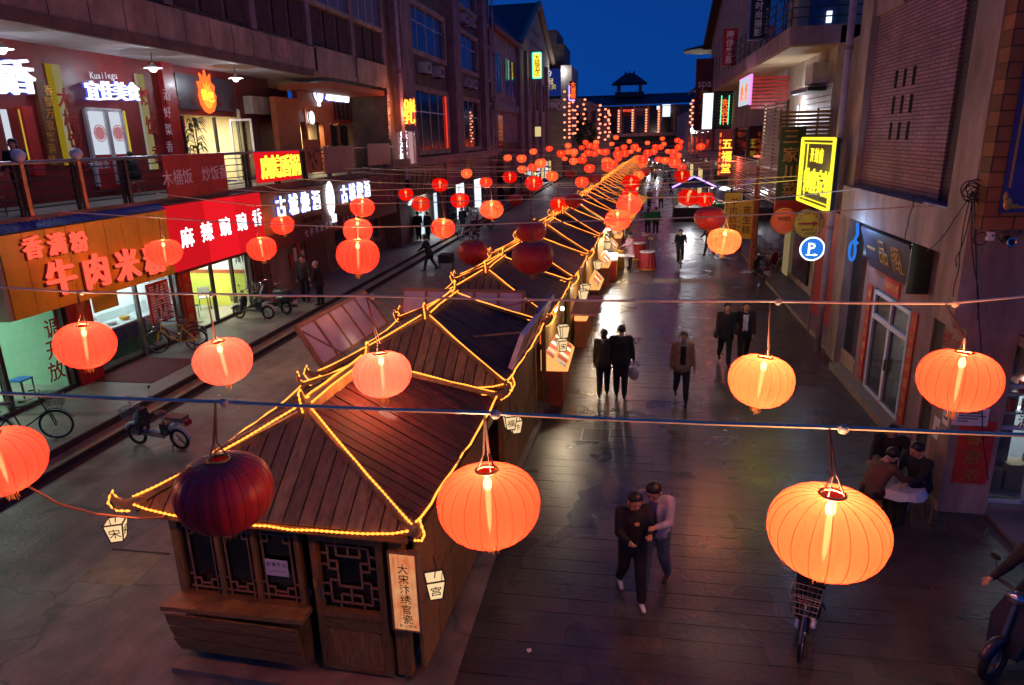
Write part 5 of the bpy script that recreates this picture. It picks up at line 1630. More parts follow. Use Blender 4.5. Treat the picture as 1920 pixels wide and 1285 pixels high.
# which wire each lantern hangs on
LANTERNS.sort(key=lambda q: q[1])
rows = []
for q in LANTERNS:
    if rows and q[1] - rows[-1][0][1] < (1.3 if q[1] < 10 else 2.2 if q[1] < 60 else 6.0): rows[-1].append(q)
    else: rows.append([q])
ORDN = ['first', 'second', 'third', 'fourth', 'fifth', 'sixth', 'seventh', 'eighth', 'ninth', 'tenth', 'eleventh', 'twelfth', 'thirteenth', 'fourteenth', 'fifteenth', 'sixteenth', 'seventeenth', 'eighteenth', 'nineteenth', 'twentieth']
KIND = {'o': 'glowing orange', 'r': 'glowing red', 'b': 'brightly glowing yellow-orange', 'p': 'glowing pink-orange', 'u': 'unlit dark red'}
OWN = {(1553, 992): 'largest lantern, bright orange with visible ribs, over the cyclist at lower right', (915, 943): 'large glowing orange lantern hanging at the right eave of the nearest kiosk',
       (420, 920): 'large unlit dark red lantern with scroll print before the nearest kiosk', (0, 862): 'large glowing red lantern cut by the left edge',
       (160, 645): 'glowing red lantern tilted before the orange fascia shop', (418, 675): 'glowing lantern above the dark red carpet', (717, 700): 'pink-orange lantern over the first kiosk roof',
       (1427, 712): 'bright yellow-orange lantern over the walking pair at right', (1798, 710): 'wide glowing orange lantern before the concrete pillar at right', (999, 481): 'large unlit dark lantern over the fourth kiosk roof',
       (1358, 451): 'bright yellow-orange lantern below the yellow snack banners', (1331, 408): 'unlit dark red lantern just above the bright one by the yellow banners', (671, 478): 'largest lantern of the vertical trio before the brown fascia'}
for ri, rw in enumerate(rows):
    rw.sort(key=lambda q: q[0])
    zw = max(q[2] for q in rw) + (.62 if rw[0][1] < 10 else .52)
    pts = []
    ya = sum(q[1] for q in rw) / len(rw)
    for ci, (x, y, z, k, px, py) in enumerate(rw):
        big = y < 24
        far = y > 46
        if (px, py) in OWN: lab = OWN[(px, py)]
        elif y < 62: lab = '%s lantern, %s from the left on the %s lantern wire' % (KIND[k], ORDN[ci], ORDN[ri])
        else: lab = 'small %s lantern in the dense far cluster over the street end' % KIND[k]
        t = thing('red_lantern', lab, 'lantern', (x, y, z), random.uniform(0, 6.28), 'red lanterns strung across the street' if y < 62 else 'far cluster of small %s lanterns' % KIND[k])
        tilt = (random.uniform(-.10, .10), random.uniform(-.10, .10))
        if (px, py) == (160, 645): tilt = (.05, .12)
        t.rotation_euler = (tilt[0], tilt[1], t.rotation_euler[2] if (px, py) != (160, 645) else 0)
        s1, s2 = random.uniform(.96, 1.03) * (.91 if y < 10 else .96), random.uniform(.95, 1.05)
        t.scale = (s1, s1, s1 * s2)
        link_mesh('shade', SHADES[k] if y < 40 else FARS.get(k, FARS['o']), None, t)
        if k != 'u': link_mesh('bulb', BUM if big else BUF, None, t)
        if not far:
            link_mesh('tassel', TSM, None, t)
            link_mesh('collar_ring', CAPM, None, t)
        if big: link_mesh('rib_wires', RBM, None, t)
        zt = zw
        if y < 62:
            # two cords from the collar to the wire
            cm = MB()
            inv = t.rotation_euler.to_matrix().inverted()
            wy = ya - y if y < 10 else 0.0
            top = inv @ Vector((0, wy, zt - z))
            top = Vector((top.x / s1, top.y / s1, top.z / (s1 * s2)))
            cm.tube([(.07, 0, LH), (.02, .02, LH + .12), top], .0075 if y < 10 else .011, 5)
            cm.tube([(-.07, 0, LH), (-.02, .0, LH + .12), top], .0075 if y < 10 else .011, 5)
            if y < 10: cm.tube([(0, .07, LH - .1), (0, .03, LH + .1), top * .9], .004, 4)
            cm.build('cord', M['cord'], t, world=False)
        if k != 'u' and y < 36:
            lamp('POINT', 'lantern_light', (x, y, z + .09), {'b': 66, 'o': 46, 'r': 38, 'p': 46}[k], (1.0, .74, .48), t, size=.05)
        pts.append(Vector((x, ya if y < 10 else y, zt)))
    if rw[0][1] < 62:
        a = Vector((-12.9, ya + .2, zw + .30)); b = Vector((5.35 if ya > 11 else 4.98, ya + .1 if ya > 11 else 10.96 if ya > 6 else ya, zw + .22))
        if ya < 6: a, b = Vector((-8.5, ya, zw + .05)), Vector((5.6, ya, zw + .06))
        if 6 < ya < 11: b = Vector((5.3, 8.2, zw + .06))
        path = [a] + pts + [b]
        full = []
        for p, q in zip(path[:-1], path[1:]):
            n = max(2, int((q - p).length / .6))
            for i in range(n):
                u = i / n
                full.append(p.lerp(q, u) - Vector((0, 0, .004 * (q - p).length * 4 * u * (1 - u))))
        full.append(path[-1])
        w = MB().tube(full, .0135 if ya < 10 else .012 if ya < 20 else .010, 6).build('lantern_wire', M['cable'], label='%s pale cable across the street from the front, carrying lanterns' % ORDN[ri], cat='cable', group='lantern cables')
        if ya < 10:
            for (p, _) in zip(pts, pts):
                o = MB().ball((p.x + .08, p.y - .02, p.z), .028, .02, .028, 8, 6).torus((p.x + .08, p.y - .02, p.z), .03, .008, 'y', 10, 4).build('cable_clip', M['cable'], w)
                o.location = (0, 0, 0)
for k in range(9):                                        # plain wires further down
    yy = 20 + k * 5.3
    MB().tube([Vector((-12.8, yy, 4.75)).lerp(Vector((5.3, yy + 1.5, 4.7)), i / 12) - Vector((0, 0, .35 * (1 - (i / 6 - 1) ** 2))) for i in range(13)], .008, 4).build('overhead_wire', M['cable'], label='thin bare wire across the street without lanterns, %s from the front' % ORDN[k], cat='cable', group='bare overhead wires')
# loose cable from the left lantern to the kiosk corner
MB().tube([(-5.998,5.300,2.812), (-5.832,5.500,2.470), (-5.608,5.700,2.251), (-5.187,5.800,2.172), (-4.976,5.900,2.141), (-4.937,5.950,2.194)], .013, 6).build('loose_cable', M['copper'], label='pinkish loose cable drooping to the left corner of the nearest kiosk', cat='cable')
# ------------------------------------------------------------------ left side further down the street
B = thing('office_building', 'four-storey plastered building with pilasters, wide windows and air conditioners', 'building', (-15, 50, .3))
part('facade', M['plaster_dark'], B, (-18, -13.0, 37.2, 64.0, .3, 19))
part('ground_wall', M['plaster_dark'], B, (-13.0, -12.8, 37.2, 64, .3, 4.6))
part('ledge', M['plaster'], B, (-13.0, -12.3, 37.2, 64.0, 4.62, 5.1))
for (y0, y1) in ((38.2, 40.1), (49.6, 51.6), (59.6, 61.2)):
    part('pilaster', M['plaster_mauve'], B, (-13.0, -12.35, y0, y1, 5.1, 19))
for (y0, y1, nar) in ((40.6, 48.6, 0), (51.9, 58.9, 0), (61.6, 63.8, 1)):
    for (z0, z1) in ((5.5, 8.9), (11.2, 13.6), (15.6, 18.6)):
        part('reveal', M['plaster'], B, (-13.0, -12.72, y0, y1, z1, z1 + .3), (-13.0, -12.72, y0, y1, z0 - .3, z0))
        n = 2 if nar else 4
        for j in range(n):
            q0 = y0 + .15 + (y1 - y0 - .3) * j / n
            q1 = y0 + .15 + (y1 - y0 - .3) * (j + 1) / n
            w = part('window', M['window_blue'] if z0 > 6 else M['window_dark'], B, (-12.95, -12.9, q0 + .06, q1 - .06, z0, z1))
            part('sash', M['alu'], w, (-12.95, -12.86, q0, q0 + .06, z0, z1), (-12.95, -12.86, q0 + .06, q1, (z0 * .35 + z1 * .65), (z0 * .35 + z1 * .65) + .06))
        part('reveal', M['plaster_pale'], B, (-13.0, -12.7, y1 - .12, y1 + .2, z0 - .3, z1 + .3))
    if not nar: part('spandrel', M['plaster_dark'], B, (-13.0, -12.8, y0, y1, 9.2, 10.9))


def ac_unit(y, z, lab):
    t = thing('air_conditioner', lab, 'air conditioner', (-12.45, y, z), group='air conditioners on the plastered building')
    MB().box(-.32, .28, -.42, .42, 0, .62).build('casing', M['ac_white'], t, world=False)
    mb = MB().torus((.285, -.08, .31), .24, .018, 'x', 18, 5)
    for k in range(4): mb.torus((.285, -.08, .31), .05 + .045 * k, .006, 'x', 14, 4)
    mb.build('fan_grille', M['steel_dark'], t, world=False)
    MB().box(-.3, .2, -.42, -.37, -.06, 0).box(-.3, .2, .37, .42, -.06, 0).build('bracket', M['steel_dark'], t, world=False)


k_ = 0
for (y, z, lab) in ((42.6, 9.9, 'left one of two air conditioners below the wide blue window'), (45.6, 9.9, 'right one of two air conditioners below the wide blue window'), (53.2, 9.8, 'left one of two air conditioners in the second window bay, lower storey'), (55.4, 9.8, 'right one of two air conditioners in the second window bay, lower storey'),
                    (53.3, 14.2, 'left one of two air conditioners in the second window bay, upper storey'), (55.6, 14.2, 'right one of two air conditioners in the second window bay, upper storey')):
    ac_unit(y, z, lab)
for (y, lab) in ((37.6, 'rusty drainpipe at the corner of the restaurant building'), (63.9, 'thin drainpipe between the plastered building and the gabled one')):
    t = thing('drainpipe', lab, 'drainpipe', (-12.4, y, 4.0))
    MB().cyl((0, 0, 0), (0, 0, 14), .10 if y < 40 else .08, n=10).build('pipe', M['pipe'], t, world=False)
    for z in (2, 5.5, 9): MB().cyl((0, 0, z), (0, 0, z + .15), .13, n=10).build('collar', M['plaster_mauve'], t, world=False)
# curtain string lights in the lower windows, red neon edge
MB().box(-12.86, -12.8, 48.3, 48.45, 5.5, 8.9).build('neon_strip', glow('g_rededge', (1, .05, .03), 1.0), label='thin red neon strip at the edge of the large first-floor window', cat='neon')
ws = thing('light_string', 'string of pale lights zigzagging in a first-floor window', 'light string', (-12.85, 56, 6.0))
random.seed(12)
for i in range(11): MB().ball((-12.84, 55.9 + (.5 if i % 2 else 0) + random.uniform(-.1, .1), 5.9 + i * .22), .06, n=6, m=4).build('bulb', M['g_far'], ws)
# projecting signs at the corner
t = thing('projecting_sign', 'black box sign with two glowing yellow-red characters', 'sign', (-12.148,38.000,7.565))
c0, c1 = Vector((-12.428,38.000,8.288)), Vector((-11.835,38.000,6.835)); o_ = wloc(t)
part('box', M['black'], t, (c0.x, c1.x, 37.9, 38.1, c1.z, c0.z))
part('edge_tube', M['g_red'], t, (c0.x - .05, c0.x, 37.88, 37.95, c1.z + .4, c0.z), (c1.x, c1.x + .04, 37.88, 37.95, c1.z, c0.z))
letters(t, '催乳', (-12.095,37.900,7.862), (-12.135,37.900,7.286), .72, 'S', M['g_yellow'], bold=.05, ext=.03)
letters(t, '催乳', (-12.095,37.900,7.862), (-12.135,37.900,7.286), .76, 'S', M['g_red'], bold=.10, ext=.005, name='glow_halo', join=True)  # red halo of light built as a bolder glowing copy
lamp('POINT', 'sign_light', (-12.2, 37.2, 7.5), 22, (1, .25, .1), t, size=.3)
t = thing('lightbox_sign', 'pale pink light box with white vertical characters at the pizza corner', 'sign', (-12.658,38.300,4.804))
c0, c1 = Vector((-13.089,38.300,6.535)), Vector((-12.096,38.300,4.822))
part('box', M['g_signpale'], t, (c0.x, c1.x, 38.2, 38.5, c1.z, c0.z))
part('frame', M['steel'], t, (c0.x - .05, c0.x, 38.18, 38.52, c1.z, c0.z), (c1.x, c1.x + .05, 38.18, 38.52, c1.z, c0.z))
letters(t, '乐滋比萨', (-12.606,38.200,6.352), (-12.697,38.200,5.097), .48, 'S', M['g_white'], bold=.02, ext=.02)
letters(t, '0378-3889999', (-13.055,38.200,4.902), (-12.184,38.200,4.885), .10, 'S', M['ink_red'], bold=.01, ext=.01, name='telephone_number', join=True)
# ground-floor shops of this building
fs = thing('dark_shop', 'dark shop front with gold light strips under the plastered building', 'shop front', (-12.7, 42, .3))
part('fascia', M['black'], fs, (-12.85, -12.6, 38.6, 46.5, 2.9, 4.55))
random.seed(6)
for i in range(7):
    y0 = 39 + i * 1.0
    MB().tube([(-12.56, y0, 3.1 + random.uniform(0, .3)), (-12.56, y0 + random.uniform(.2, .6), 4.2)], .03, 4).build('gold_strip', M['gold'], fs)
part('glass_front', M['glass'], fs, (-12.75, -12.7, 38.6, 46.5, .4, 2.8))
part('lit_interior', M['g_screen'], fs, (-12.79, -12.77, 40.6, 41.6, .5, 2.75))
part('lit_interior', M['g_screen'], fs, (-12.79, -12.77, 44.0, 44.7, .5, 2.75))
lamp('AREA', 'shop_light', (-12.2, 41.5, 2.6), 40, (.85, .92, 1), fs, size=1.5, rot=(0, R(35), 0))
for (y0, y1, m, lab) in ((46.8, 52.0, 'plaster_mauve', 'plain pale fascia panel left of the gold script sign'), (55.5, 61.0, 'plaster_mauve', 'plain pale fascia panel right of the gold script sign')):
    MB().box(-12.75, -12.55, y0, y1, 3.0, 4.6).build('blank_sign', M[m], label=lab, cat='sign')
t = thing('script_sign', 'dark fascia with small gold script letters', 'sign', (-12.6, 53.7, 3.0))
part('board', M['black'], t, (-12.75, -12.55, 52.1, 55.4, 3.0, 4.6))
letters(t, 'Beauty club', (-12.55, 52.4, 4.2), (-12.55, 55.2, 4.25), .5, 'E', M['gold'], bold=.02, ext=.02, join=True)
for k, y0 in enumerate((47.2, 50.0, 53.0, 56.0, 59.0)):
    MB().box(-12.78, -12.72, y0, y0 + 2.2, .4, 2.9).build('shop_window', M['g_screen'] if k in (1, 3) else M['window_dark'], label='%s ground-floor shop window of the plastered building' % ['dark', 'bright', 'dim', 'second bright', 'last dark'][k], cat='window')
# balcony with a dark railing, small red shop below (further along)
gb = thing('gabled_building', 'building with a dark pitched roof and a timber gable to the street', 'building', (-15, 80, .3))
part('facade', M['plaster'], gb, (-20, -12.7, 64.2, 108, .3, 15.6))
MB().prism([(-12.7, 80.5, 15.6), (-12.7, 108.5, 15.6), (-12.7, 108.5, 17.0), (-12.7, 94.6, 22.2), (-12.7, 80.5, 16.6)], (-7, 0, 0)).build('gable_wall', M['plaster_yellow'], gb)
MB().prism([(-12.0, 94.6, 22.6), (-12.0, 79.0, 16.2), (-12.0, 79.0, 15.8), (-12.0, 94.6, 22.2)], (-.5, 0, 0)).build('barge_board', M['wood_light'], gb)
MB().prism([(-12.0, 94.6, 22.6), (-12.0, 110.5, 16.9), (-12.0, 110.5, 16.5), (-12.0, 94.6, 22.2)], (-.5, 0, 0)).build('barge_board', M['wood_light'], gb)
MB().prism([(-12.5, 94.6, 22.45), (-12.5, 79.0, 16.1), (-26, 79.0, 16.1), (-26, 94.6, 22.45)], (0, 0, -.25)).build('roof', M['tile_dark'], gb)
MB().prism([(-12.5, 94.6, 22.45), (-12.5, 110.5, 16.8), (-26, 110.5, 16.8), (-26, 94.6, 22.45)], (0, 0, -.25)).build('roof', M['tile_dark'], gb)
MB().prism([(-12.4, 64.2, 15.7), (-12.4, 79.5, 15.7), (-18, 79.5, 21.8), (-18, 64.2, 21.8)], (0, 0, .2)).build('roof', M['tile_dark'], gb)
part('gutter', M['orange_wall'], gb, (-12.6, -12.2, 64.2, 79.5, 15.3, 15.68))
for y0 in (66.0, 71.0, 74.6):
    w = part('window', M['window_dark'], gb, (-12.75, -12.66, y0, y0 + 2.6, 10.2, 13.6))
    for j in range(3): part('sash', M['alu'], w, (-12.7, -12.62, y0 + j * 1.27, y0 + .1 + j * 1.27, 10.2, 13.6))
for y0 in (85, 92, 99): part('window', M['window_dark'], gb, (-12.75, -12.66, y0, y0 + 3, 9.5, 13))
for z in (17.2, 18.6): part('gable_timber', M['wood'], gb, (-12.72, -12.6, 88 if z < 18 else 91, 101 if z < 18 else 98, z, z + .25))
for y0 in (78, 83.5, 89.5, 96, 103): part('pilaster', M['plaster_mauve'], gb, (-12.7, -12.3, y0, y0 + 1.0, .3, 15.6))
part('band', M['plaster_pale'], gb, (-12.7, -12.5, 64.2, 78, 8.6, 9.4))
part('balcony', M['plaster_dark'], gb, (-12.7, -11.9, 64.3, 76, 4.3, 4.7))
for k in range(24): part('baluster', M['steel_dark'], gb, (-11.96, -11.92, 64.5 + k * .48, 64.55 + k * .48, 4.7, 5.7))
part('balcony_rail', M['steel_dark'], gb, (-11.98, -11.9, 64.3, 76, 5.7, 5.78))
part('arch_window', M['window_dark'], gb, (-12.72, -12.66, 66.5, 69.0, 5.2, 8.2))
for (y0, lab, m) in ((65.2, 'brick-red shop box under the balcony', 'maroon'), (72, 'pale shop box beside the brick-red one', 'plaster_pale'), (76.4, 'second pale shop box beside the brick-red one', 'plaster_pale')):
    t = thing('shop_box', lab, 'shop', (-12.3, y0 + 2, .3))
    part('wall', M[m], t, (-12.7, -12.0, y0, y0 + 3.8, 2.6, 4.25))
    part('opening', M['window_dark'], t, (-12.68, -12.1, y0 + .2, y0 + 3.6, .3, 2.6))
# vertical neon sign in green and yellow on the gable
a, b = Vector((-11.703,84.000,15.355)), Vector((-10.755,84.000,12.692))
t = thing('projecting_sign', 'vertical sign with a green neon frame and yellow characters on the gabled building', 'sign', (a.x, 84, b.z))
part('box', M['g_yellow'], t, (a.x, b.x, 83.95, 84.15, b.z, a.z))
mb = MB()
for (p, q) in (((a.x, b.z), (b.x, b.z)), ((b.x, b.z), (b.x, a.z)), ((b.x, a.z), (a.x, a.z)), ((a.x, a.z), (a.x, b.z))): mb.tube([(p[0], 83.9, p[1]), (q[0], 83.9, q[1])], .09, 6)
mb.build('neon_frame', M['g_neon_g'], t)
letters(t, '大福酒店', ((a.x + b.x) / 2, 83.9, a.z - .5), ((a.x + b.x) / 2, 83.9, b.z + .5), .72, 'S', M['ink_red'], bold=.03, ext=.02)
a, b = Vector((-11.861,86.000,7.350)), Vector((-11.164,86.000,6.225))
MB().box(a.x, b.x, 86, 86.2, b.z, a.z).build('lightbox_sign', M['g_win_cream'], label='small pale light box low on the gabled building', cat='sign')
# stepped block, billboard and low white wall beyond
sb = thing('stepped_building', 'dark stepped block with a small eave behind the gabled building', 'building', (-13, 113, 0))
part('wall', M['plaster_dark'], sb, (-22, -11.9, 112, 122, 0, 21.6), (-22, -10.8, 112.3, 122, 0, 19.6))
MB().prism([(-12.6, 111.6, 17.2), (-9.9, 111.6, 15.9), (-9.9, 111.6, 15.6), (-12.6, 111.6, 16.2)], (0, 10, 0)).build('eave', M['orange_wall'], sb)
bb = thing('billboard', 'blue lit billboard with white and yellow characters above a dim lower panel', 'billboard', (-12, 109, 8))
a, b = Vector((-13.860,109.000,15.870)), Vector((-11.012,109.000,12.025))
part('face', M['g_billboard'], bb, (a.x, b.x, 109, 109.3, b.z, a.z))
letters(bb, 'S9', (-13.388,109.000,15.183), (-12.749,109.000,15.158), 1.5, 'S', M['text_white'], bold=.03, ext=.02)
letters(bb, '皇冠', (-13.481,109.000,14.142), (-12.599,109.000,14.109), .9, 'S', M['g_win_cream'], bold=.03, ext=.02)
letters(bb, '投资', (-13.008,109.000,13.375), (-12.125,109.000,13.343), .8, 'S', M['g_win_yellow'], bold=.03, ext=.02)
lamp('POINT', 'billboard_light', (-11.0, 108.2, 15.4), 60, (.75, .85, 1), bb, size=.2)
part('side', M['plaster_pale'], bb, (b.x, b.x + 1.6, 109.0, 121, 4, a.z + .4))
a, b = Vector((-13.915,109.000,11.671)), Vector((-10.862,109.000,9.898))
part('lower_panel', M['plaster_mauve'], bb, (a.x, b.x, 109.05, 109.3, b.z, a.z))
letters(bb, '名中心', (-13.441,109.000,10.666), (-11.341,109.000,10.598), 1.2, 'S', M['text_white'], bold=.0, ext=.02)
part('base_wall', M['plaster_yellow'], bb, (a.x, b.x, 109.1, 109.4, 0, b.z))
t = thing('projecting_sign', 'vertical sign with violet neon edges and red characters over the far lanterns', 'sign', (-8.982,104.000,11.122))
a, b = Vector((-9.283,104.000,13.705)), Vector((-8.525,104.000,11.106))
part('box', M['dark_board'], t, (a.x, b.x, 104, 104.2, b.z, a.z))
part('neon_edge', M['g_neon_p'], t, (a.x - .12, a.x, 103.9, 104, b.z, a.z - .6), (a.x, b.x, 103.9, 104, b.z - .1, b.z + .08))
letters(t, '大清楼', ((a.x + b.x) / 2 + .1, 104, a.z - .5), ((a.x + b.x) / 2 + .1, 104, b.z + .6), .8, 'S', M['g_redorange'], bold=.03, ext=.02)
lw = thing('curved_wall', 'low pale wall with a curved top and square openings at the street end', 'wall', (-8, 118, 0))
pts = [(-10.6, 118, 0), (-10.6, 118, 12.2), (-8.5, 118, 12.0), (-6.0, 118, 11.0), (-4.4, 118, 9.4), (-3.8, 118, 7.0), (-3.8, 118, 0)]
MB().prism(pts, (0, .6, 0)).build('wall', M['plaster_pale'], lw)
for k in range(4): part('opening', M['window_dark'], lw, (-9.6 + k * 1.3, -8.9 + k * 1.3, 117.9, 118.0, 8.3, 10.0))
tr = thing('tree', 'dark round tree before the low curved wall', 'tree', (-7.6, 113, 0))
MB().tube([(0, 0, 0), (.1, 0, 3), (0, 0, 6)], [.25, .2, .1], 7).build('trunk', M['wood'], tr, world=False)
random.seed(31)
mb = MB()
for i in range(900):
    d = Vector((random.gauss(0, 1), random.gauss(0, 1), random.gauss(0, 1))).normalized() * random.uniform(.5, 1.0) ** .5
    c = Vector((d.x * 1.7, d.y * 1.7, 6.6 + d.z * 2.2))
    u = Vector((random.gauss(0, 1), random.gauss(0, 1), random.gauss(0, 1))).normalized() * .22; v = u.cross(Vector((random.random(), random.random(), 1))).normalized() * .13
    mb.add([c - u, c - v, c + u, c + v], [(0, 1, 2, 3)])
mb.build('crown', M['leaf'], tr, world=False)

# ------------------------------------------------------------------ gatehouse across the street end
gh = thing('gatehouse', 'long tiled gatehouse with a small roof pavilion closing the street', 'building', (0, 152, 0))
part('wall', M['plaster_dark'], gh, (-14, 30, 151, 158, 0, 11.9))
MB().prism([(-14.5, 148.6, 12.0), (31, 148.6, 12.2), (31, 154.5, 14.1), (-14.5, 154.5, 13.8)], (0, 0, .3)).build('roof', M['tile_dark'], gh)
part('ridge', M['tile_dark'], gh, (-14, 30, 154.3, 154.8, 13.9, 14.3))
part('gallery_floor', M['plaster'], gh, (-6, 8.5, 149.6, 151, 5.9, 6.5))
for k, x in enumerate((-5.5, -2.9, -.2, 2.6, 5.1, 7.9)): part('column', M['plaster'], gh, (x - .22, x + .22, 149.8, 150.2, 6.5, 12.0))
for x0, x1, m in ((-5.2, -3.1, 'maroon'), (-2.7, -.4, 'maroon'), (0, 2.3, 'brown_board'), (2.8, 4.9, 'window_dark')): part('screen', M[m], gh, (x0, x1, 150.6, 150.9, 9.9, 11.8))
letters(gh, '百年老店', (-2.3, 150.55, 11.0), (-.8, 150.55, 11.0), .55, 'S', M['g_red'], bold=.02, ext=.02, name='red_sign', join=True)
letters(gh, '开封食府', (.3, 150.55, 11.1), (2.0, 150.55, 11.1), .55, 'S', M['text_white'], bold=.02, ext=.02, name='pale_sign', join=True)
for (x0, x1, z0, z1) in ((5.5, 7.0, 9.6, 11.6), (4.3, 5.1, 11.0, 11.7), (5.4, 7.0, 11.75, 11.95)): part('lit_window', M['g_screen'], gh, (x0, x1, 150.5, 150.55, z0, z1))
for x in (-4.6, -1.4, 1.2, 3.8, 6.4): part('door', M['window_dark'], gh, (x - .8, x + .8, 150.85, 150.95, 6.5, 10.2))
part('end_block', M['plaster_dark'], gh, (8.6, 31, 148.7, 151, 0, 11.8))
part('corner_block', M['plaster_mauve'], gh, (11, 16, 148.0, 148.65, 7, 11))
pvn = MB().box(-4.2, 1.7, 152, 156.5, 13.8, 14.7).build('pavilion_base', M['tile_dark'], gh)
for x in (-3.5, .9):
    for y in (152.6, 155.9): part('pavilion_column', M['plaster_dark'], gh, (x - .35, x + .35, y - .3, y + .3, 14.7, 16.6))
MB().add([(-4.9, 151.2, 16.3), (2.3, 151.2, 16.3), (2.3, 157.2, 16.3), (-4.9, 157.2, 16.3), (-2.1, 154.2, 18.5), (-.5, 154.2, 18.5)], [(0, 3, 2, 1), (0, 1, 5, 4), (1, 2, 5), (2, 3, 4, 5), (3, 0, 4)]).build('pavilion_roof', M['tile_dark'], gh)
for x in (-2.1, -.5): MB().tube([(x, 154.2, 18.4), (x + (.25 if x > -1 else -.25), 154.2, 18.9)], [.25, .05], 6).build('roof_ornament', M['tile_dark'], gh)
MB().cyl((-1.3, 154.2, 18.4), (-1.3, 154.2, 19.3), .12, .02, 6).build('roof_ornament', M['tile_dark'], gh)


# hanging strings of small lanterns
def strand(x, y, z0, z1, n, lab, zig=0.0, r=.24):
    t = thing('lantern_string', lab, 'lantern string', (x, y, z0), group='vertical strings of small lanterns')
    g = STR.setdefault(r, None)
    if g is None:
        g = MB().ball((0, 0, 0), r, r, r * .8, 8, 6).mesh('small_lantern', True); g.materials.append(M['g_far']); STR[r] = g
    for i in range(n):
        o = link_mesh('small_lantern', g, None, t, ((zig if i % 2 else -zig), 0, (z1 - z0) * i / (n - 1)))
    MB().cyl((0, 0, 0), (0, 0, z1 - z0 + .4), .02, n=4).build('string', M['cord'], t, world=False)


STR = {}
for (p, q, n, zig, r, lab) in (((-9.108,98.000,11.931), (-9.124,98.000,6.025), 13, .32, .17, 'leftmost zigzag string of small lanterns near the billboard'), ((-8.623,99.000,10.603), (-8.627,99.000,6.010), 10, .25, .17, 'second zigzag string of small lanterns near the billboard'),
                               ((-8.050,100.000,10.073), (-7.972,100.000,6.560), 8, .15, .17, 'string of small lanterns just right of the violet neon sign'), ((-7.710,112.000,11.527), (-7.776,112.000,8.019), 6, .1, .2, 'string of small lanterns before the dark tree'),
                               ((-5.425,112.000,10.601), (-5.375,112.000,5.900), 8, .1, .22, 'string of small lanterns at the middle of the low curved wall'), ((-4.283,112.000,10.023), (-4.222,112.000,5.554), 9, .25, .2, 'string of small lanterns at the right end of the low curved wall'),
                               ((-4.026,114.000,9.847), (-3.971,114.000,6.021), 7, .1, .2, 'rearmost string of small lanterns at the curved wall end'),
                               ((-3.305,148.000,10.935), (-3.231,148.000,6.915), 9, .0, .22, 'leftmost lantern string on the gatehouse'), ((-0.546,148.000,10.950), (-0.452,148.000,7.048), 9, .0, .22, 'second lantern string on the gatehouse'),
                               ((2.194,148.000,10.966), (2.209,148.000,6.873), 9, .0, .22, 'third lantern string on the gatehouse'), ((4.599,148.000,11.092), (4.750,148.000,6.703), 10, .0, .22, 'rightmost lantern string on the gatehouse'),
                               ((7.109,96.000,10.146), (7.204,96.000,6.743), 10, .12, .17, 'string of small lanterns left of the tall red sign at right'), ((8.041,94.000,9.263), (8.030,94.000,5.599), 13, .3, .17, 'zigzag string of small lanterns below the tall red sign at right')):
    strand((p[0] + q[0]) / 2, (p[1] + q[1]) / 2, q[2], p[2], n, lab, zig, r)
sl = thing('street_lamp', 'glaring white street lamp at the far right of the street', 'lamp', (6.665,84.000,6.467))
zz = ((6.665,84.000,6.467))[2]
MB().ball((0, 0, 0), .42, n=12, m=8).build('globe', M['g_lampwhite'], sl, world=False, smooth=True)
MB().cyl((0, .1, -zz), (0, .1, -.3), .08, n=8).build('post', M['steel_dark'], sl, world=False)
lamp('POINT', 'street_light', (6.591,83.000,6.347), 1300, (1, .9, .75), sl, size=.4)
# ------------------------------------------------------------------ right side: brick-faced teahouse, pillar and shops
RB = thing('brick_building', 'mauve brick building with a concrete band and a teahouse at street level', 'building', (6, 16, 0.1))
part('brick_wall', M['brick_x'], RB, (5.5, 6.2, 13.95, 18.55, 4.72, 12))
part('upper_band', M['plaster_mauve'], RB, (5.42, 5.499, 16.8, 18.9, 8.5, 12), (5.42, 5.499, 13.0, 16.8, 8.9, 12))
part('dark_strip', M['brick_dark_x'], RB, (5.55, 6.2, 13.35, 13.94, 4.72, 12))
part('window_slot', M['window_dark'], RB, (5.85, 5.95, 11.7, 13.34, 4.75, 12))
part('pier', M['concrete'], RB, (5.35, 6.2, 18.56, 19.35, .1, 12))
part('concrete_band', M['concrete'], RB, (5.08, 5.6, 11.95, 18.4, 4.0, 4.71))
part('ledge', M['blue_board'], RB, (5.05, 5.45, 12.1, 13.4, 4.712, 4.76))
holes = []
for r_ in range(3):
    for c_ in range(3):
        holes.append((16.92 - c_ * .5 - (.02 * r_), 7.02 - r_ * .53))
for (y, z) in holes: part('vent_hole_shade', M['ink'], RB, (5.4965, 5.4985, y - .10, y + .07, z - .18, z + .18))  # flat black plates paint the shade inside the vents; wall is solid
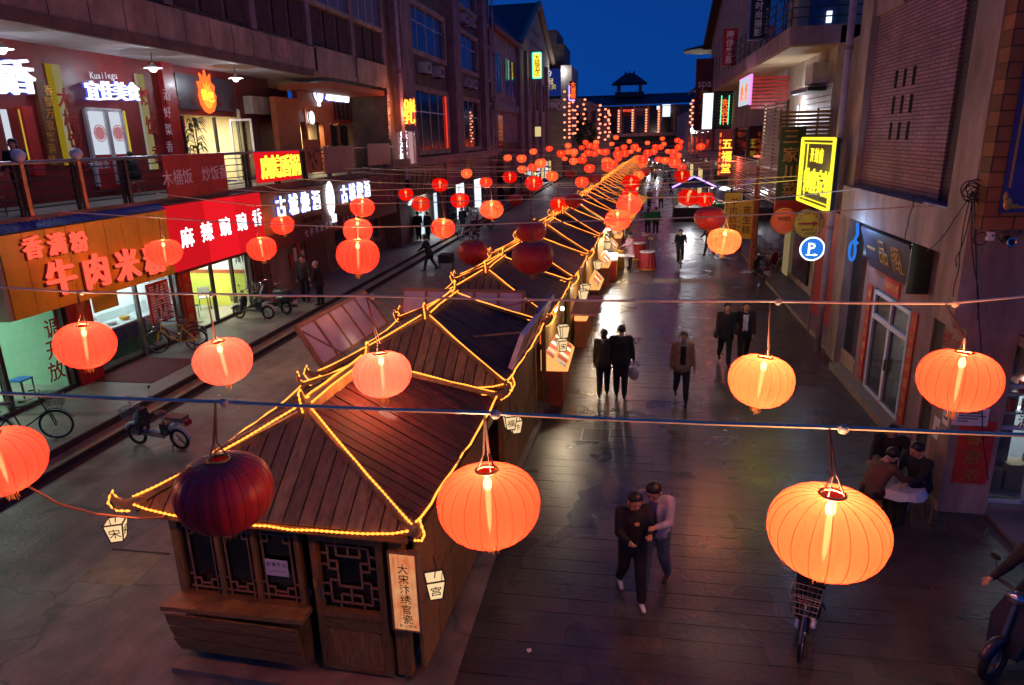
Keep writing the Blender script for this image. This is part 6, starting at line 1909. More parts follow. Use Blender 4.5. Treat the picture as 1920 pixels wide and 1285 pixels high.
# street level: plaster wall with a white framed door
part('wall', M['plaster_mauve'], RB, (5.52, 6.0, 16.6, 17.4, .1, 4.0), (5.52, 6.0, 13.4, 14.4, .1, 4.0), (5.52, 6.0, 14.4, 16.6, 2.55, 4.0))
part('shop_glass', M['window_dark'], RB, (5.56, 5.6, 17.4, 18.55, .5, 3.9))
part('shop_glass_base', M['plaster'], RB, (5.5, 5.9, 17.4, 18.55, .1, .5))
part('dark_jamb', M['brick_dark_x'], RB, (5.56, 6.2, 12.9, 13.39, .1, 4.0))
DR = MB().box(5.50, 5.60, 14.42, 14.50, .12, 2.5).box(5.50, 5.60, 16.50, 16.58, .12, 2.5).box(5.50, 5.60, 14.5, 16.5, 2.42, 2.5).box(5.50, 5.60, 14.5, 16.5, 1.86, 1.96).box(5.50, 5.60, 15.42, 15.54, .12, 1.86).box(5.50, 5.60, 15.45, 15.51, 1.96, 2.42).box(5.50, 5.60, 14.5, 16.5, .12, .2).build('door', M['white_paint'], RB)
part('pane', M['window_dark'], DR, (5.55, 5.565, 14.5, 15.42, .2, 1.86), (5.55, 5.565, 15.54, 16.5, .2, 1.86), (5.55, 5.565, 14.5, 15.45, 1.96, 2.42), (5.55, 5.565, 15.51, 16.5, 1.96, 2.42))
part('door_handle', M['chrome'], DR, (5.46, 5.50, 15.36, 15.40, .95, 1.2))
part('door_step', M['kerb'], RB, (5.2, 5.52, 13.6, 18.4, .0, .16))
for (y, lab) in ((16.88, 'red couplet strip left of the white framed teahouse door'), (14.2, 'red couplet strip right of the white framed teahouse door')):
    t = thing('couplet_banner', lab, 'couplet', (5.5, y, .2))
    part('paper', M['paper_red'], t, (5.49, 5.515, y - .14, y + .14, .22, 2.55))
    letters(t, '福满人间春常在' if y > 15 else '门迎四海喜盈堂', (5.49, y, 2.35), (5.49, y, .45), .2, 'W', M['gold'], bold=.015, ext=.01, name='couplet_lettering', join=True)
t = thing('couplet_header', 'small red paper square with gold characters over the teahouse door', 'couplet', (5.5, 15.6, 2.6))
part('paper', M['paper_red'], t, (5.49, 5.515, 15.15, 15.95, 2.60, 2.92))
letters(t, '吉祥如意', (5.49, 15.82, 2.76), (5.49, 15.28, 2.76), .17, 'W', M['gold'], bold=.01, ext=.01, name='couplet_lettering', join=True)
sg = thing('name_board', 'tilted dark board with three gold characters over the teahouse door', 'sign', (5.2, 15.3, 3.0))
MB().prism([(5.08, 16.75, 3.92), (5.08, 13.85, 3.92), (5.36, 13.85, 3.02), (5.36, 16.75, 3.02)], (.10, 0, .03)).build('board', M['dark_board'], sg)
part('side_frame', M['black'], sg, (5.12, 5.5, 13.78, 13.84, 3.0, 3.95))
fu = Vector((-.29, 0, .955)).normalized(); fn = Vector((-.955, 0, -.29)).normalized()
for ch, yy in (('一', 16.25), ('品', 15.5), ('阁', 14.65)):
    letters(sg, ch, (5.22, yy, 3.50), (5.22, yy, 3.50), .60, (Vector((0, -1, 0)), fu, fn), M['gold'], bold=.012, ext=.02)
nz = thing('neon_sign', 'blue neon figure glowing at the left end of the dark name board', 'neon', (5.1, 17.3, 3.2))
MB().tube([(5.1, 17.05, 3.95), (5.1, 16.95, 3.7), (5.1, 17.1, 3.55), (5.1, 16.9, 3.5)], .035, 6).build('upper_tube', M['g_blue'], nz)
MB().torus((5.1, 17.2, 3.28), .22, .03, 'x', 18, 6).build('ring_tube', M['g_blue'], nz)
lamp('POINT', 'neon_light', (4.7, 16.6, 3.8), 14, (.25, .5, 1), nz, size=.1)
# drainpipe at the corner
t = thing('drainpipe', 'tall pinkish drainpipe at the left edge of the brick building', 'drainpipe', (5.15, 19.45, .1))
MB().cyl((0, 0, 0), (0, 0, 12), .085, n=12).build('pipe', M['pipe'], t, world=False, smooth=True)
for z in (1.2, 3.4, 5.6, 7.8): MB().cyl((0, 0, z), (0, 0, z + .1), .105, n=12).build('collar', M['plaster_mauve'], t, world=False)
# pillar in the foreground with papers on it
PL = thing('concrete_pillar', 'stained square concrete pillar with a red paper banner', 'pillar', (5.35, 11.3, 0))
MB().box(5.0, 5.72, 10.98, 11.7, 0, 3.1).build('shaft', M['concrete'], PL)
MB().box(4.78, 5.72, 10.94, 11.74, 3.1, 12).build('upper_shaft', M['concrete'], PL)
part('beam', M['concrete'], PL, (5.0, 5.6, 11.74, 11.96, 4.02, 4.69))
letters(PL, '烤鸡', (4.995, 11.55, 2.75), (4.995, 11.2, 2.70), .36, 'W', M['ink_red'], bold=.0, ext=.003, name='faded_lettering', join=True)
t = thing('paper_banner', 'red paper banner with three gold characters pasted on the pillar', 'banner', (5.4, 10.9, .55))
SR('paper', M['paper_red'], t, (5.133,10.960,1.603), (5.636,10.960,0.545), 10.955, 10.965)
letters(t, '春意浓', (5.351,10.950,1.330), (5.384,10.950,0.704), .26, 'S', M['gold'], bold=.01, ext=.01, name='banner_lettering', join=True)
t = thing('paper_notice', 'white printed notice pasted on the pillar above the red banner', 'notice', (5.25, 10.9, 1.5))
SR('sheet', M['paper'], t, (4.993,10.940,1.829), (5.496,10.940,1.540), 10.945, 10.955)
letters(t, '招租启事', (5.136,10.940,1.782), (5.338,10.940,1.790), .07, 'S', M['ink'], bold=.0, ext=.01, name='print', join=True)
q = MB()
for k in range(4): q.box(5.06, 5.06 + (.34, .40, .3, .15)[k], 10.942, 10.945, 1.74 - k * .045, 1.755 - k * .045)
q.build('print', M['ink'], t)
for (y0, z0, m, lab) in ((11.05, 1.45, 'paper', 'torn white leaflet on the street side of the pillar'), (11.32, 1.1, 'paper', 'lower torn leaflet with a black drawing on the street side of the pillar'), (11.1, 1.9, 'room_cream', 'upper faded leaflet on the street side of the pillar')):
    t = thing('leaflet', lab, 'leaflet', (5.0, y0, z0)); part('sheet', M[m], t, (4.99, 4.997, y0, y0 + .22, z0, z0 + .36))
    part('print', M['ink'], t, (4.985, 4.989, y0 + .04, y0 + .17, z0 + .1, z0 + .13), (4.985, 4.989, y0 + .04, y0 + .12, z0 + .18, z0 + .2))
# recessed pale wall seen through the gap behind the pillar
t = thing('passage_wall', 'pale dimly lit wall in the gap behind the pillar', 'wall', (6.4, 12.4, .1))
part('wall', M['plaster_pale'], t, (6.1, 6.3, 11.75, 12.88, .1, 3.4))
part('lamp_tube', M['g_screen'], t, (6.0, 6.08, 12.1, 12.5, 3.42, 3.47))
lamp('POINT', 'passage_light', (5.9, 12.2, 3.2), 7, (.9, 1, .8), t, size=.1)
# corner shop right of the pillar
cs = thing('corner_shop', 'small shop with a white framed window at the right edge', 'shop', (6.6, 11.6, 0))
part('wall', M['plaster'], cs, (5.72, 9, 11.55, 11.8, 2.2, 12))
part('floor', M['room_floor'], cs, (5.8, 9, 11.4, 14.5, .02, .12))
part('back_wall', M['room_white'], cs, (5.75, 9, 13.0, 13.1, .1, 2.4))
for (x, z0, z1) in ((5.80, .12, 2.15), (6.35, .12, 2.15)): part('frame', M['white_paint'], cs, (x - .03, x + .03, 11.2, 11.26, z0, z1))
for z in (.12, 1.42, 2.12): part('frame', M['white_paint'], cs, (5.83, 8, 11.2, 11.26, z - .03, z + .03))
part('pane', M['glass'], cs, (5.83, 8, 11.22, 11.235, .15, 2.1))
for k in range(2): part('shelf', M['white_paint'], cs, (5.9, 7.2, 11.6, 11.9, 1.5 + k * .32, 1.53 + k * .32))
random.seed(9)
for k in range(12):
    MB().box(5.93 + k * .1, 6.01 + k * .1, 11.62, 11.72, 1.54 + .32 * (k % 2), 1.74 + .32 * (k % 2)).build('goods', M[random.choice(['blue_board', 'paper', 'paper_red', 'green_cloth', 'ac_white'])], cs)
for k in range(3): MB().box(5.9 + k * .35, 6.2 + k * .35, 11.6, 11.9, .14, .5 + .1 * k).build('carton', M['plaster_yellow'], cs)
letters(cs, '烟酒', (6.15, 11.2, 1.85), (6.15, 11.2, 1.55), .22, 'S', M['ink_red'], bold=.03, ext=.01, name='window_lettering', join=True)
lamp('AREA', 'shop_light', (6.6, 12.0, 2.1), 10, (.8, .9, 1), cs, size=.6)
part('awning', M['plaster'], cs, (5.73, 8.5, 10.7, 11.5, 2.85, 3.0))
part('awning_edge', M['blue_board'], cs, (5.75, 8.5, 10.62, 10.69, 2.55, 2.9))
# big orange and purple board at the top right
ob = thing('ornate_board', 'purple board with gold corner ornaments on an orange block wall', 'sign', (5.4, 10.6, 4.6))
part('block_wall', M['brick_orange_y'], ob, (4.79, 8, 10.62, 10.9, 4.62, 12))
part('panel', M['blue_board'], ob, (4.97, 8, 10.56, 10.61, 4.86, 12))
part('panel_edge', M['gold'], ob, (5.02, 5.05, 10.545, 10.558, 5.2, 12), (5.15, 8, 10.545, 10.558, 4.92, 4.95))
MB().ball((5.05, 10.55, 4.98), .06, .02, .09, 8, 6).ball((5.01, 10.55, 5.08), .035, .02, .07, 8, 6).ball((5.13, 10.55, 4.95), .07, .02, .035, 8, 6).build('corner_ornament', M['gold'], ob)
part('lower_wall', M['concrete'], cs, (5.725, 8, 10.95, 11.5, 3.02, 4.6))
# tangle of black wires on the pillar
wt = thing('wire_tangle', 'tangle of black wires knotted on the pillar corner', 'wires', (4.76, 10.9, 4.6))
random.seed(19)
kn = Vector((4.701,10.850,5.137))
for (a, b) in (((4.701,10.850,5.137), (4.816,12.300,4.063)), ((4.701,10.850,5.137), (4.649,10.880,4.053)), ((4.701,10.850,5.137), (4.676,10.880,3.615)), ((4.690,10.850,5.123), (5.089,10.880,3.257)), ((4.745,10.850,5.122), (5.506,10.700,0.749)), ((4.429,12.100,4.990), (4.463,12.400,4.225)), ((4.726,10.850,5.108), (5.093,10.600,4.444))):
    a, b = Vector(a), Vector(b)
    MB().tube([a.lerp(b, i / 6) + Vector((random.uniform(-.03, .03), -.02, -.12 * math.sin(math.pi * i / 6) + random.uniform(-.02, .02))) for i in range(7)], .008, 5).build('wire', M['wire_black'], wt)
for k in range(5): MB().torus((kn.x + random.uniform(-.05, .05), kn.y - .03, kn.z + random.uniform(-.05, .05)), random.uniform(.06, .14), .008, 'y', 16, 4).build('wire_loop', M['wire_black'], wt)
MB().torus((4.801,10.600,4.497), .09, .008, 'y', 18, 4).build('wire_loop', M['wire_black'], wt)
t = thing('spotlight', 'small round spotlight below the purple board', 'lamp', (5.158,10.500,4.459))
MB().torus((0, 0, 0), .055, .018, 'y', 16, 6).build('ring', M['chrome'], t, world=False)
MB().cyl((0, .02, 0), (0, .16, .02), .05, .06, 12).build('body', M['black'], t, world=False)
t = thing('junction_box', 'small white junction box beside the round spotlight', 'box', (4.924,10.600,4.534))
MB().box(-.04, .04, -.03, .04, -.06, .06).build('casing', M['white_paint'], t, world=False)
MB().ball((.015, -.03, .01), .015, n=8, m=6).build('gland', M['black'], t, world=False)

# ------------------------------------------------------------------ right side beyond the drainpipe
RC = thing('hotel_building', 'pale two-storey building with a deep balcony slab and a gable', 'building', (7.5, 38, .1))
part('wall', M['plaster_pale'], RC, (6.6, 12, 26, 62, .1, 9.3))
part('side_wall', M['plaster_pale'], RC, (6.62, 12, 25.6, 25.98, 4.6, 8.74))
part('balcony_slab', M['plaster_mauve'], RC, (5.0, 8.5, 26.0, 50, 8.78, 9.34))
for k in range(12): part('slab_joint', M['plaster_dark'], RC, (4.992, 5.0, 28 + k * 2, 28.03 + k * 2, 8.78, 9.34))
part('soffit', M['plaster_yellow'], RC, (5.05, 8.4, 26.05, 49.9, 8.70, 8.775))
MB().prism([(6.0, 30, 9.34), (6.0, 62, 9.34), (6.0, 62.4, 13.2), (6.0, 44, 20.0), (6.0, 30, 15.0)], (5, 0, 0)).build('gable_wall', M['plaster_yellow'], RC)
MB().prism([(5.4, 63.4, 13.1), (5.4, 44, 20.6), (5.4, 44, 20.3), (5.4, 63.4, 12.7)], (6.5, 0, 0)).build('roof', M['tile_dark'], RC)
for k in range(16):
    part('baluster', M['steel_dark'], RC, (5.06, 5.10, 26.3 + k * 1.5, 26.36 + k * 1.5, 9.34, 10.5))
for z in (9.6, 9.9, 10.2, 10.5): part('balcony_rail', M['steel_dark'], RC, (5.06, 5.1, 26.1, 49.8, z, z + .04))
for z in (9.6, 9.9, 10.2, 10.5): part('balcony_rail', M['steel_dark'], RC, (5.1, 8.4, 26.1, 26.14, z, z + .04))
part('window', M['window_blue'], RC, (6.4, 7.4, 29.9, 29.98, 9.6, 12.0))
part('lit_window', M['g_screen'], RC, (7.0, 7.18, 29.8, 29.89, 9.9, 10.3))
part('window', M['window_dark'], RC, (5.94, 5.99, 32, 36, 10, 12.6))
part('gable_vent', M['wood'], RC, (5.93, 5.99, 46, 47.2, 13.6, 15.0))
# first-floor room behind slats
part('slab', M['plaster_mauve'], RC, (5.3, 7, 25.0, 62, 4.3, 4.6))
for k in range(14): part('roller_slat', M['ac_white'], RC, (6.55, 6.6, 26.2, 30.5, 4.8 + k * .2, 4.97 + k * .2))
part('lit_strip', M['g_white'], RC, (6.5, 6.54, 31.0, 31.15, 5.6, 7.0))
lamp('POINT', 'room_light', (6.0, 30.5, 6.6), 40, (.85, .9, 1), RC, size=.2)
part('ac_casing', M['ac_white'], RC, (6.1, 6.6, 27.2, 28.3, 7.6, 8.3))
part('awning_frame', M['black'], RC, (5.9, 6.5, 26.8, 29.6, 7.35, 7.5))
ds = thing('slatted_railing', 'dark horizontal slat railing above the yellow neon sign', 'railing', (5.6, 25, 5.8))
for k in range(7): SR('slat', M['wood'], ds, (4.72, 0, 5.82 + k * .125), (6.6, 0, 5.90 + k * .125), 24.98, 25.03)
for x in (4.74, 5.9, 6.5): part('post', M['wood'], ds, (x - .03, x + .03, 25.03, 25.08, 5.75, 6.72))


def slat_screen(lab, y0, y1, z0, z1, n, m, gaps=True, x=5.3):
    t = thing('slat_screen', lab, 'screen', (x, (y0 + y1) / 2, z0))
    for k in range(n):
        z = z0 + (z1 - z0) * k / n
        part('slat', M[m], t, (x - .02, x + .02, y0, y1, z, z + (z1 - z0) / n * .55))
    for yy in (y0, (y0 + y1) / 2, y1): part('post', M['wood'], t, (x + .02, x + .08, yy - .05, yy + .05, z0, z1))
    return t


slat_screen('pale slatted screen lit red beside the vertical red sign', 32.4, 41.6, 3.1, 4.9, 16, 'plaster_pale')
slat_screen('tall pale slatted screen left of the dark green name board', 27.1, 31.6, 3.4, 7.1, 26, 'plaster_pale')
part('glass_front', M['glass_dark'], RC, (5.55, 5.58, 32.4, 41.6, 4.9, 6.3))
part('window_post', M['steel_dark'], RC, (5.45, 5.55, 32.4, 32.5, .1, 6.3), (5.45, 5.55, 36.8, 36.9, .1, 6.3), (5.45, 5.55, 41.5, 41.6, .1, 6.3))
part('shop_glass', M['window_dark'], RC, (6.5, 6.58, 27, 60, .4, 3.8))
part('lit_doorway', glow('g_doorway', (1, .7, .35), .22), RC, (6.4, 6.45, 30.0, 30.9, .2, 2.4))
part('post', M['orange_wall'], RC, (5.2, 5.4, 31.7, 32.0, .1, 4.6))
part('red_wall', M['red_panel'], RC, (6.1, 6.3, 20.2, 24.6, .1, 3.6))
part('low_wall', M['plaster_dark'], RC, (6.3, 9, 19.5, 25, .1, 8.6))
gl = lamp('POINT', 'red_shop_light', (4.9, 38, 4.6), 30, (1, .12, .08), RC, size=.3)
# vertical dark green board with carved characters
t = thing('vertical_sign', 'dark green vertical board with four carved bronze characters', 'sign', (5.0, 24, 3.8))
a, b = (4.583,24.000,6.158), (5.349,24.000,3.852)
SR('board', mat('green_board', (.03, .05, .02), .5, var=.3), t, a, b, 24, 24.1)
letters(t, '三家川菜', (4.914,24.000,5.858), (4.990,24.000,4.196), .5, 'S', M['copper'], bold=.02, ext=.05)
part('red_foot', M['red_panel'], t, (a[0], b[0] + .3, 23.98, 24.12, 3.5, 3.86))
# hotel sign with yellow neon frame, parallel to the wall
t = thing('neon_sign', 'large sign framed in yellow neon with glowing yellow characters', 'sign', (4.95, 20.8, 4.0))
part('board', M['black'], t, (5.0, 5.1, 19.05, 22.6, 4.0, 5.82))
for z in (4.02, 5.80): MB().tube([(4.95, 19.08, z), (4.95, 22.55, z)], .045, 6).build('neon_tube', M['g_neon_y'], t)
for y in (19.08, 22.55): MB().tube([(4.95, y, 4.02), (4.95, y, 5.80)], .045, 6).build('neon_tube', M['g_neon_y'], t)
for z in (4.14, 5.68): MB().tube([(4.96, 19.25, z), (4.96, 22.4, z)], .02, 5).build('neon_tube', M['g_neon_y'], t)
for y in (22.3, 21.85): MB().tube([(4.96, y, 4.1), (4.96, y, 5.7)], .02, 5).build('neon_tube', M['g_neon_y'], t)
letters(t, '帅府宾馆', (5.0, 21.75, 4.65), (5.0, 19.5, 4.65), .72, 'W', M['g_neon_y'], bold=.02, ext=.03)
letters(t, '开封府', (5.0, 21.4, 5.35), (5.0, 20.4, 5.35), .42, 'W', M['g_neon_y'], bold=.02, ext=.03)
lamp('POINT', 'neon_light', (4.0, 20.8, 4.9), 9, (1, .85, .1), t, size=.3)


def disc(name, lab, p, r, m_face, m_rim, txt=None, ink='ink', extra=None):
    t = thing(name, lab, 'sign', p)
    MB().cyl((0, 0, 0), (0, .06, 0), r, n=28).build('face', m_face, t, world=False)
    MB().torus((0, 0, 0), r, .022, 'y', 28, 6).build('rim', m_rim, t, world=False)
    if txt: letters(t, txt, (-.12, -.005, .08), (.12, -.005, .08), .15, 'S', M[ink], bold=.01, ext=.01, name='print', join=True, world=False)
    MB().cyl((0, .05, -.1), (.3, .3, -.1), .02, n=6).build('bracket', M['steel_dark'], t, world=False)
    return t


disc('round_sign', 'plain orange-red round sign on the right', (4.562,22.300,3.383), .38, mat('disc_orange', (.85, .14, .06), .5, var=.1), M['copper'], '米线店', 'maroon')
t = disc('round_sign', 'yellow round sign with a red arrow', (5.089,21.500,3.396), .42, mat('disc_yellow', (.65, .42, .03), .5, var=.15), M['steel'])
MB().box(-.28, .12, -.02, -.005, -.02, .03).prism([(.12, -.02, -.07), (.12, -.02, .08), (.28, -.02, .005)], (0, .015, 0)).build('arrow', M['ink_red'], t, world=False)
for i, ch in enumerate('开封特色小吃城'):
    a_ = R(155 - i * 22)
    letters(t, ch, (.31 * math.cos(a_), -.004, .31 * math.sin(a_)), (0, 0, 0), .09, 'S', M['ink_red'], bold=.01, ext=.01, name='print', join=True, world=False)
letters(t, '向前五十米', (-.16, -.004, -.17), (.12, -.004, -.17), .08, 'S', M['ink'], bold=.01, ext=.01, name='print', join=True, world=False)
letters(t, '欢迎光临', (-.06, -.004, -.28), (.16, -.004, -.28), .07, 'S', M['ink'], bold=.01, ext=.01, name='print', join=True, world=False)
t = disc('parking_sign', 'round blue lit parking sign with a white P', (5.016,20.500,2.814), .32, M['g_blue'], M['g_white'])
letters(t, 'P', (-.02, -.01, .03), (0, 0, 0), .42, 'S', M['g_white'], bold=.03, ext=.02, world=False)
MB().box(-.16, .06, -.02, -.005, -.18, -.155).prism([(.06, -.02, -.205), (.06, -.02, -.13), (.16, -.02, -.168)], (0, .015, 0)).build('arrow', M['g_white'], t, world=False)
lamp('POINT', 'parking_light', Vector((5.016,20.500,2.814)) + Vector((0, -.6, 0)), 1.5, (.2, .5, 1), t, size=.1)
t = thing('sign_post', 'thin pole carrying the round signs', 'pole', (5.3, 21.2, .1))
MB().cyl((0, 0, 0), (0, 0, 3.9), .03, n=8).build('pole', M['steel'], t, world=False)
# yellow snack banners
for (a, b, y, txt, lab) in (((4.115,33.000,3.414), (4.849,33.000,1.433), 33.0, '羊肉炕馍', 'left yellow snack banner with red characters'), ((4.554,32.000,3.141), (5.278,32.000,1.476), 32.0, '花生糕', 'right yellow snack banner with brown characters')):
    t = thing('snack_banner', lab, 'banner', ((a[0] + b[0]) / 2, y, b[2]))
    SR('cloth', mat('banner_' + str(int(y)), (.85, .52, .06), .7, var=.1), t, a, b, y, y + .03)
    letters(t, txt, ((a[0] + b[0]) / 2 + .05, y - .005, a[2] - .40), ((a[0] + b[0]) / 2 + .05, y - .005, b[2] + .40), .38, 'S', M['ink_red'] if y > 32.5 else M['brown_board'], bold=.01, ext=.01)
    letters(t, '正宗风味特产', (a[0] + .10, y - .005, a[2] - .2), (a[0] + .10, y - .005, b[2] + .3), .12, 'S', M['ink_red'], bold=.0, ext=.01, name='small_print', join=True)
    part('rod', M['steel_dark'], t, (a[0] - .05, b[0] + .4, y + .03, y + .06, a[2] - .02, a[2] + .03))
# vertical glowing red sign
t = thing('projecting_sign', 'vertical black sign with orange neon dashes and glowing characters', 'sign', (4.85, 40, 3.8))
part('box', M['maroon'], t, (4.5, 5.2, 40, 40.2, 3.75, 6.2))
for k in range(7): part('neon_dash', M['g_redorange'], t, (4.52, 4.6, 39.95, 39.99, 3.85 + k * .33, 4.05 + k * .33))
letters(t, '五福堂', (4.92, 40, 5.45), (4.92, 40, 4.2), .55, 'S', M['g_yellow'], bold=.04, ext=.03)
letters(t, '五福堂', (4.92, 40, 5.45), (4.92, 40, 4.2), .58, 'S', M['g_red'], bold=.09, ext=.005, name='glow_halo', join=True)  # red light halo imitated by a thicker glowing copy
# other projecting signs
t = thing('projecting_sign', 'red vertical sign with four pale characters under the gable', 'sign', (5.0, 42, 9.6))
part('board', M['red_panel'], t, (4.62, 5.38, 42, 42.12, 9.58, 11.45))
letters(t, '康佳客服', (5.0, 42, 11.15), (5.0, 42, 9.88), .42, 'S', M['text_white'], bold=.03, ext=.02)
t = thing('projecting_sign', 'black vertical sign with pale characters cut by the top edge', 'sign', (4.95, 32, 9.7))
part('board', M['black'], t, (4.56, 5.32, 32, 32.12, 9.72, 12.4))
part('frame', M['steel'], t, (4.5, 4.56, 31.98, 32.13, 9.66, 12.4), (4.56, 5.32, 31.98, 32.13, 9.66, 9.715))
letters(t, '角色时尚摄影', (4.88, 32, 11.62), (4.88, 32, 9.95), .32, 'S', M['text_white'], bold=.02, ext=.02)
letters(t, '婚纱艺术写真馆', (5.2, 32, 10.8), (5.2, 32, 9.95), .1, 'S', M['text_white'], bold=.0, ext=.01, name='small_print', join=True)
t = thing('projecting_sign', 'tall brownish red sign reading spa with a yellow character', 'sign', (5.4, 60, 7))
part('board', M['maroon'], t, (4.68, 6.05, 60, 60.2, 6.3, 11.7))
part('cross_slat', M['black'], t, (5.1, 5.7, 59.96, 59.99, 10.2, 10.25), (5.1, 5.7, 59.96, 59.99, 10.5, 10.55), (5.1, 5.7, 59.96, 59.99, 10.8, 10.85))
letters(t, 'spa', (5.0, 60, 9.9), (5.75, 60, 9.9), .85, 'S', M['text_white'], bold=.01, ext=.02)
letters(t, '养生', (5.4, 60, 9.0), (5.4, 60, 8.0), .85, 'S', M['gold'], bold=.02, ext=.02)
t = thing('lightbox_sign', 'blank white glowing vertical light box', 'sign', (5.2, 55, 6.3))
part('face', glow('g_blank', (.75, .88, 1), 1.6), t, (4.9, 5.6, 55, 55.05, 6.35, 8.85))
part('casing', M['steel'], t, (4.86, 5.64, 55.05, 55.3, 6.3, 8.9))
t = thing('neon_sign', 'dark ribbed board with green and orange neon figures', 'sign', (6.0, 52, 6.4))
for k in range(12): part('rib', M['black'], t, (5.35, 7.2, 52, 52.1, 6.3 + k * .21, 6.49 + k * .21))
letters(t, '洗浴中', (6.05, 51.98, 8.0), (6.05, 51.98, 6.85), .6, 'S', M['g_redorange'], bold=.0, ext=.04)
for x in (5.85, 6.35): MB().tube([(x, 51.9, 6.6), (x, 51.9, 8.5)], .03, 5).build('neon_tube', M['g_neon_g'], t)
lb = thing('lightbox_sign', 'white and red light box tilted over the street on a slatted red mount', 'sign', (4.9, 34.2, 7.1))
part('face', M['g_win_white'], lb, (4.82, 4.88, 32.6, 35.9, 7.2, 8.35))
part('frame', glow('g_pinkedge', (.9, .3, .9), 1.2), lb, (4.8, 4.9, 32.5, 32.58, 7.15, 8.4), (4.8, 4.9, 32.6, 35.9, 8.36, 8.4))
letters(lb, '快餐', (4.82, 34.9, 7.75), (4.82, 33.6, 7.75), .75, 'W', M['g_redorange'], bold=.03, ext=.01)
for k in range(9): part('mount_slat', M['red_panel'], lb, (4.95, 6.5, 33.0, 33.05, 7.0 + k * .15, 7.1 + k * .15))
lamp('POINT', 'box_light', (4.5, 34.2, 7.8), 14, (1, .6, .8), lb, size=.3)
# parasol-shaped roof far right
t = thing('disc_roof', 'dark flat disc roof on a post above the tall red sign', 'roof', (6.6, 66, 11))
MB().lathe([(.2, 0), (2.6, .25), (2.6, .4), (.4, .9), (.05, 1.0)], 20, (0, 0, 1.6)).build('disc', M['tile_dark'], t, world=False)
MB().cyl((.9, 0, -3), (.9, 0, 1.8), .18, n=8).build('post', M['steel_dark'], t, world=False)
# buildings beyond on the right
RD = thing('far_shophouse', 'row of dim shophouses at the far right of the street', 'building', (9, 100, 0))
part('wall', M['plaster_mauve'], RD, (6.4, 16, 62.5, 92, 0, 7.0), (8.2, 18, 92, 146, 0, 9.5))
part('upper_wall', M['plaster_dark'], RD, (7.6, 16, 66, 90, 7.0, 12.6))
MB().prism([(6.3, 70, 10.6), (9, 70, 12.2), (9, 92, 12.2), (6.3, 92, 10.6)], (0, 0, .3)).build('eave', M['tile_dark'], RD)
for k in range(5):
    part('window', M['window_blue' if k % 2 else 'window_dark'], RD, (6.36, 6.4, 64 + k * 5.4, 66.6 + k * 5.4, 3.6, 6.2))
    part('shop_opening', M['g_win_cream'] if k in (1, 3) else M['window_dark'], RD, (6.36, 6.4, 63.5 + k * 5.4, 67.5 + k * 5.4, .2, 2.8))
# small stall with a violet neon roof line
ns = thing('neon_stall', 'small stall outlined with violet neon and one bare white bulb', 'stall', (4.2, 52, 0))
MB().box(-1.3, 1.3, -1, 1, 0, 1.0).build('counter', M['steel_dark'], ns, world=False)
for sx in (-1, 1):
    for sy in (-1, 1): MB().cyl((sx * 1.25, sy * .95, 1.0), (sx * 1.25, sy * .95, 2.4), .04, n=6).build('post', M['steel'], ns, world=False)
MB().add([(-1.5, -1.2, 2.4), (1.5, -1.2, 2.4), (1.5, 1.2, 2.4), (-1.5, 1.2, 2.4), (0, 0, 3.1)], [(0, 3, 2, 1), (0, 1, 4), (1, 2, 4), (2, 3, 4), (3, 0, 4)]).build('canopy', M['black'], ns, world=False)
MB().tube([(-1.5, -1.22, 2.45), (0, -.9, 3.15), (1.5, -1.22, 2.45)], .06, 6).build('neon_tube', M['g_neon_p'], ns, world=False)
MB().ball((-.2, -.6, 2.1), .1, n=8, m=6).build('bulb', M['g_lampwhite'], ns, world=False)
lamp('POINT', 'stall_light', (4.0, 51.2, 2.0), 40, (.95, .95, 1), ns, size=.1)
t = thing('lightbox_sign', 'small pink lit box sign standing on the street', 'sign', (7.673,74.097,0.000))
MB().box(-.35, .35, -.08, .08, 0, 1.6).build('box', glow('g_pinkbox', (1, .25, .4), .9), t, world=False)
letters(t, '冰糖梨', (0, -.08, 1.3), (0, -.08, .4), .38, 'S', M['ink_red'], bold=.03, ext=.01, world=False)
# ------------------------------------------------------------------ people
import numpy as np
SKIN = mat('skin', (.50, .27, .17), .55, var=.1)
HAIR = mat('hair_black', (.012, .01, .01), .5, var=.2)
HAIRG = mat('hair_grey', (.30, .29, .29), .6, var=.2)
LIPS = mat('lips', (.30, .08, .07), .5, var=0)
CL = {}
for k, c in dict(black=(.012, .012, .014), charcoal=(.03, .03, .035), navy=(.02, .025, .06), olive=(.06, .055, .03), beige=(.34, .24, .13), white=(.62, .60, .60), lavender=(.42, .36, .44), jeans=(.12, .14, .15),
                 darkjean=(.03, .035, .05), green=(.02, .22, .09), pink=(.62, .36, .46), brown=(.13, .075, .04), bluegrey=(.12, .15, .22), blue=(.04, .05, .22), red=(.3, .02, .03), grey=(.2, .2, .21), shoe=(.02, .02, .02), shoew=(.7, .7, .72)).items():
    CL[k] = mat('cloth_' + k, c, .85, var=.25, scale=9, bump=.25, bscale=18)


def rotx(v, a):
    """swing forward (+y) by the angle a about the x axis, from hanging down"""
    c, s = math.cos(a), math.sin(a)
    return Vector((v[0], v[1] * c - v[2] * s, v[1] * s + v[2] * c))


